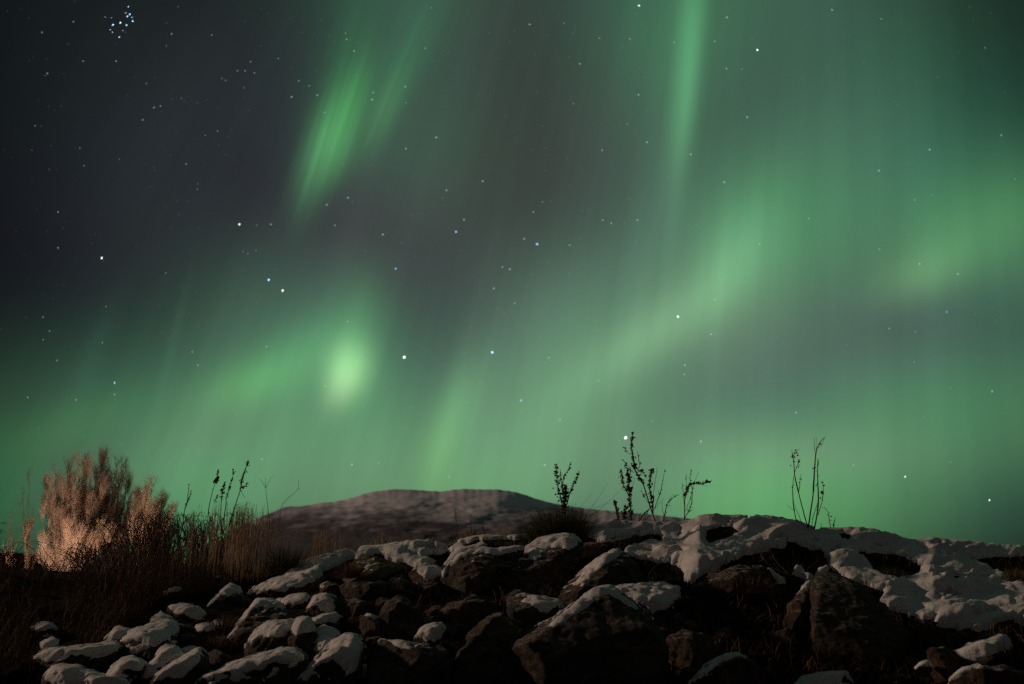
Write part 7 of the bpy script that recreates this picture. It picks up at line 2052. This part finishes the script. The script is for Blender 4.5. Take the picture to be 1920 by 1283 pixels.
DOME = [(60, 1010), (66, 968), (78, 925), (95, 893), (112, 868), (130, 852), (148, 844), (165, 838), (180, 840), (195, 848), (206, 866), (214, 856), (224, 850), (236, 862), (246, 880), (255, 898), (268, 905), (280, 920)]
def dome(x): return float(np.interp(x, [d[0] for d in DOME], [d[1] for d in DOME]))
drnd = random.Random(4)
bare_tree('tallest bare many stemmed tree glowing warm at its foot', (132, 1078),
          [(x + drnd.uniform(-3, 3), dome(x) + 16 + abs(drnd.gauss(0, 9))) for x in range(74, 206, 7)] + [(drnd.uniform(75, 200), drnd.uniform(900, 990)) for _ in range(14)] + [(drnd.uniform(160, 215), drnd.uniform(900, 1000)) for _ in range(9)], 25, 1)
bare_tree('rounded bare bush leaning right behind the tallest tree', (196, 1080),
          [(x + drnd.uniform(-3, 3), dome(x) + 16 + abs(drnd.gauss(0, 11))) for x in range(186, 276, 6)] + [(drnd.uniform(180, 275), drnd.uniform(925, 1000)) for _ in range(12)], 26.5, 2)
bare_tree('orange tinted low bush behind the brambles', (268, 1078),
          [(285, 914), (275, 925), (292, 930), (265, 940), (305, 950), (318, 965), (250, 960), (335, 985), (280, 960), (296, 975), (256, 930), (272, 915), (300, 925), (310, 945), (325, 965), (245, 985), (262, 990), (300, 1000)], 24, 3, nb=15)
bare_tree('low bright thicket at the foot of the tallest tree', (118, 1082),
          [(70, 1020), (85, 1005), (98, 1000), (112, 1008), (128, 1000), (145, 1010), (160, 1000), (175, 1015), (66, 1045), (190, 1020), (90, 1035), (135, 1030), (105, 1030), (165, 1035), (210, 1010), (235, 1010)], 24.2, 4, nb=13, ntw=11)
bare_tree('spindly bare sapling left of the tallest tree', (50, 1078), [(36, 925), (44, 1000), (58, 895), (48, 985), (60, 960)], 23, 5, nb=4, ntw=4, thick=.012, tmat=M_WEED)
bare_tree('thin bent sapling at the left edge', (14, 1078), [(20, 1000), (8, 1020), (16, 985)], 22, 6, nb=3, ntw=3, thick=.012, tmat=M_WEED)

# spruce whose branch tips reach into the left of the frame
def spruce():
    rnd = random.Random(8); tk = MB(); cr = MB()
    y = 20.; c = P(-74, 1100, y); x0 = c[0]
    top = P(-74, 850, y)[2]; z0 = CZ - .7
    tk.tube([(x0, y, z0), (x0, y, (z0 + top) / 2), (x0, y, top)], [.12, .07, .01], 8)
    for i in range(190):
        t = rnd.random() ** .8
        z = z0 + .3 + (top - z0 - .35) * t
        L = (1.05) * (1 - t) ** .75 * rnd.uniform(.75, 1.08) + .05
        a = rnd.uniform(0, 2 * math.pi)
        d = Vector((math.cos(a), math.sin(a), 0))
        pts = [Vector((x0, y, z)) + d * L * s + Vector((0, 0, -.25 * L * s + .22 * L * s * s)) for s in np.linspace(0, 1, 7)]
        cr.tube(pts, [.012 * (1 - .8 * s) for s in np.linspace(0, 1, 7)], 3)
        for k in range(46):
            s = rnd.uniform(.1, 1) * 6; q = pts[min(int(s), 5)].lerp(pts[min(int(s) + 1, 6)], s - int(s))
            sd = d.cross(Vector((0, 0, 1))) * rnd.choice((-1, 1)) * rnd.uniform(.2, 1) + d * .7 + Vector((0, 0, rnd.uniform(-.5, .25)))
            cr.blade([q, q + sd.normalized() * .06, q + sd.normalized() * rnd.uniform(.09, .16)], .028, rnd)
    root = empty('spruce_tree', (x0, y, z0))
    tag(root, 'dark spruce whose branch tips show at the left edge', 'tree')
    tk.build('trunk', M_BARK, root); cr.build('crown', M_SPRUCE, root)
spruce()

# ------------------------------------------------------------------ stars
SR = 6000.0
def star_mat(name, col, s):
    m = bpy.data.materials.new(name); m.use_nodes = True; t = m.node_tree; t.nodes.clear()
    o = t.nodes.new('ShaderNodeOutputMaterial'); a = t.nodes.new('ShaderNodeAddShader')
    e = t.nodes.new('ShaderNodeEmission'); e.inputs[0].default_value = (*col, 1); e.inputs[1].default_value = s
    tr = t.nodes.new('ShaderNodeBsdfTransparent')
    t.links.new(e.outputs[0], a.inputs[0]); t.links.new(tr.outputs[0], a.inputs[1]); t.links.new(a.outputs[0], o.inputs[0])
    return m
def star_geo(mb, px, py, dia, stretch=True):
    c = Vector(ray(px, py))
    q = ((px - CX) ** 2 + (py - CY) ** 2) / FOC ** 2
    r = dia / 2 / FOC / (1 + q) ** .75 * SR
    dx, dy = px - 960, py - 760
    D = math.hypot(dx, dy)
    s = 1 + min(D / 900, 1) * .75 if stretch else 1
    tx, ty = (-dy, dx) if D > 1 else (1, 0)
    u = Vector(ray(px + tx / max(D, 1) * 3, py + ty / max(D, 1) * 3)) - c; u -= c * u.dot(c); u.normalize()
    v = c.cross(u)
    b = len(mb.v); p = c * SR + Vector((0, 0, CZ))
    n = 8
    for k in range(n):
        a = 2 * math.pi * k / n
        mb.v.append(tuple(p + u * r * s ** .5 * math.cos(a) + v * r / s ** .7 * math.sin(a)))
    mb.v.append(tuple(p - c * r)); mb.v.append(tuple(p + c * r))
    for k in range(n):
        mb.f.append((b + k, b + (k + 1) % n, b + n)); mb.f.append((b + (k + 1) % n, b + k, b + n + 1))
WHT, BLU, WRM = (.9, .95, 1.), (.32, .58, 1.), (1., .78, .6)
BRIGHT = [
 (758, 670, 5.5, WHT, 1.2, 'brightest white star right of the glowing green patch'),
 (923, 661, 5.2, BLU, .9, 'pale blue star above the middle of the mountain'),
 (1007, 458, 5.0, BLU, .55, 'blue star in the grey gap between the two curtains'),
 (1173, 821, 5.5, WHT, 1.5, 'white star touching the tip of the tallest weed'),
 (504, 525, 4.6, BLU, 1.0, 'blue star of the close pair left of the centre'),
 (530, 545, 4.6, WHT, 1.0, 'white star of the close pair left of the centre'),
 (449, 421, 4.2, WHT, .9, 'white star alone in the dark left sky'),
 (191, 484, 4.2, WHT, .9, 'white star low in the dark far left sky'),
 (1271, 594, 4.4, WHT, .9, 'white star on the bright band of the aurora'),
 (1420, 94, 3.8, WHT, 1.1, 'white star right of the upper green ray'),
 (1198, 11, 3.8, WHT, .9, 'white star at the top left of the upper green ray'),
 (977, 751, 4.2, BLU, .35, 'faint blue star straight above the mountain top'),
 (855, 435, 4.5, BLU, .45, 'blue star right of the left curtain foot'),
 (742, 504, 4.5, BLU, .35, 'dim blue star below the left curtain'),
 (215, 718, 4.0, BLU, .6, 'blue star above the bare tree'),
 (1855, 938, 3.2, WHT, 1.0, 'tiny white star low at the right edge'),
 (1697, 894, 3.6, WHT, .7, 'white star low in the right green sky'),
]
BRIGHT_LABELLED = BRIGHT
for (px, py, dia, col, st, lb) in BRIGHT_LABELLED:
    mb = MB(); star_geo(mb, px, py, dia * .85)
    o = mb.build('star', star_mat('star', col, st)); tag(o, lb, 'star', 'bright stars')
mb = MB()
for px, py, s in ((212, 47, 3.6), (226, 43, 4), (237.5, 47.5, 3), (249, 40, 3.4), (239, 31, 3.4), (243.6, 27, 3), (224, 70, 2.4), (241, 13, 2.2), (211, 61, 1.8), (218, 115, 1.6), (248, 33, 1.6), (209, 34, 1.5),
                  (236, 24.5, 1.8), (207, 56, 1.5), (198, 32, 1.4), (230, 58, 1.4)):
    star_geo(mb, px, py, s * .68)
o = mb.build('star_cluster', star_mat('star_cluster', (.42, .68, 1), 1.7)); tag(o, 'tight cluster of small blue white stars at the upper left', 'star cluster')
MID = [(79, 61), (89, 138), (85, 142), (334, 13), (138, 41), (156, 115), (397, 66), (312, 86), (470, 116), (460, 133), (445, 133), (522, 110), (560, 152), (275, 157), (301, 199), (289, 202), (322, 64), (66, 236),
       (150, 278), (224, 299), (60, 282), (92, 318), (158, 311), (385, 254), (408, 246), (349, 308), (650, 74), (664, 96), (648, 63), (761, 193), (797, 91), (809, 15), (700, 174), (698, 187), (760, 163), (609, 211), (653, 371), (837, 357), (761, 279), (818, 258),
       (613, 384), (905, 340), (628, 423), (109, 398), (109, 465), (465, 476), (81, 595), (93, 621), (81, 637), (192, 643), (199, 575), (215, 740), (311, 512), (371, 685), (652, 603), (718, 440), (870, 412), (965, 569), (942, 501), (956, 505), (926, 541),
       (1029, 671), (1122, 714), (1341, 562), (1333, 627), (1424, 458), (1358, 342), (1516, 410), (1648, 320), (1649, 468), (1743, 281), (1877, 254), (1130, 413), (1146, 419), (1195, 413), (1129, 282), (1181, 73), (1264, 80), (1340, 78), (1363, 33), (1362, 129),
       (1391, 130), (1401, 220), (1295, 290), (1213, 267), (1176, 233), (1197, 178), (1075, 195), (1087, 120), (1124, 72), (1058, 44), (993, 46), (1017, 379), (1000, 398), (1560, 19), (1652, 36), (1847, 90), (1284, 685), (1283, 702), (1492, 774), (1714, 679), (1667, 616),
       (1716, 622), (1775, 585), (1782, 728), (1860, 734), (1782, 867), (491, 861), (444, 776), (609, 724), (660, 871), (710, 868), (842, 894), (1021, 872), (1050, 787), (1223, 790), (1314, 828), (1600, 872), (229, 832), (435, 882), (1724, 495), (1796, 514), (1903, 336), (1715, 375), (1747, 366),
       (1068, 460), (983, 448), (500, 650), (361, 660), (52, 745), (143, 750), (107, 676), (456, 472), (480, 470), (508, 421), (481, 423), (371, 345), (370, 355), (268, 225), (340, 185), (423, 151), (416, 147), (477, 137), (458, 165), (547, 182), (580, 161), (595, 179)]
rnd = random.Random(2)
mb = MB()
for px, py in MID: star_geo(mb, px, py, (rnd.uniform(1.6, 3.3) if px > 500 else rnd.uniform(1.2, 2.6)))
tag(mb.build('stars', star_mat('stars', (.75, .85, 1), .20)), 'dim stars scattered over the aurora sky', kind='stuff')
mb = MB()
for _ in range(950):
    px = rnd.uniform(0, 1920); py = rnd.uniform(0, 960) ** 1.0
    if rnd.random() > np.interp(px + py * .6, [0, 900, 1600, 2400], [1, .7, .45, .35]): continue
    star_geo(mb, px, py, rnd.uniform(.9, 2.1) if px < 600 else rnd.uniform(1.2, 2.6))
tag(mb.build('faint_stars', star_mat('faint_stars', (.8, .9, 1), .035)), 'very faint stars across the night sky', kind='stuff')
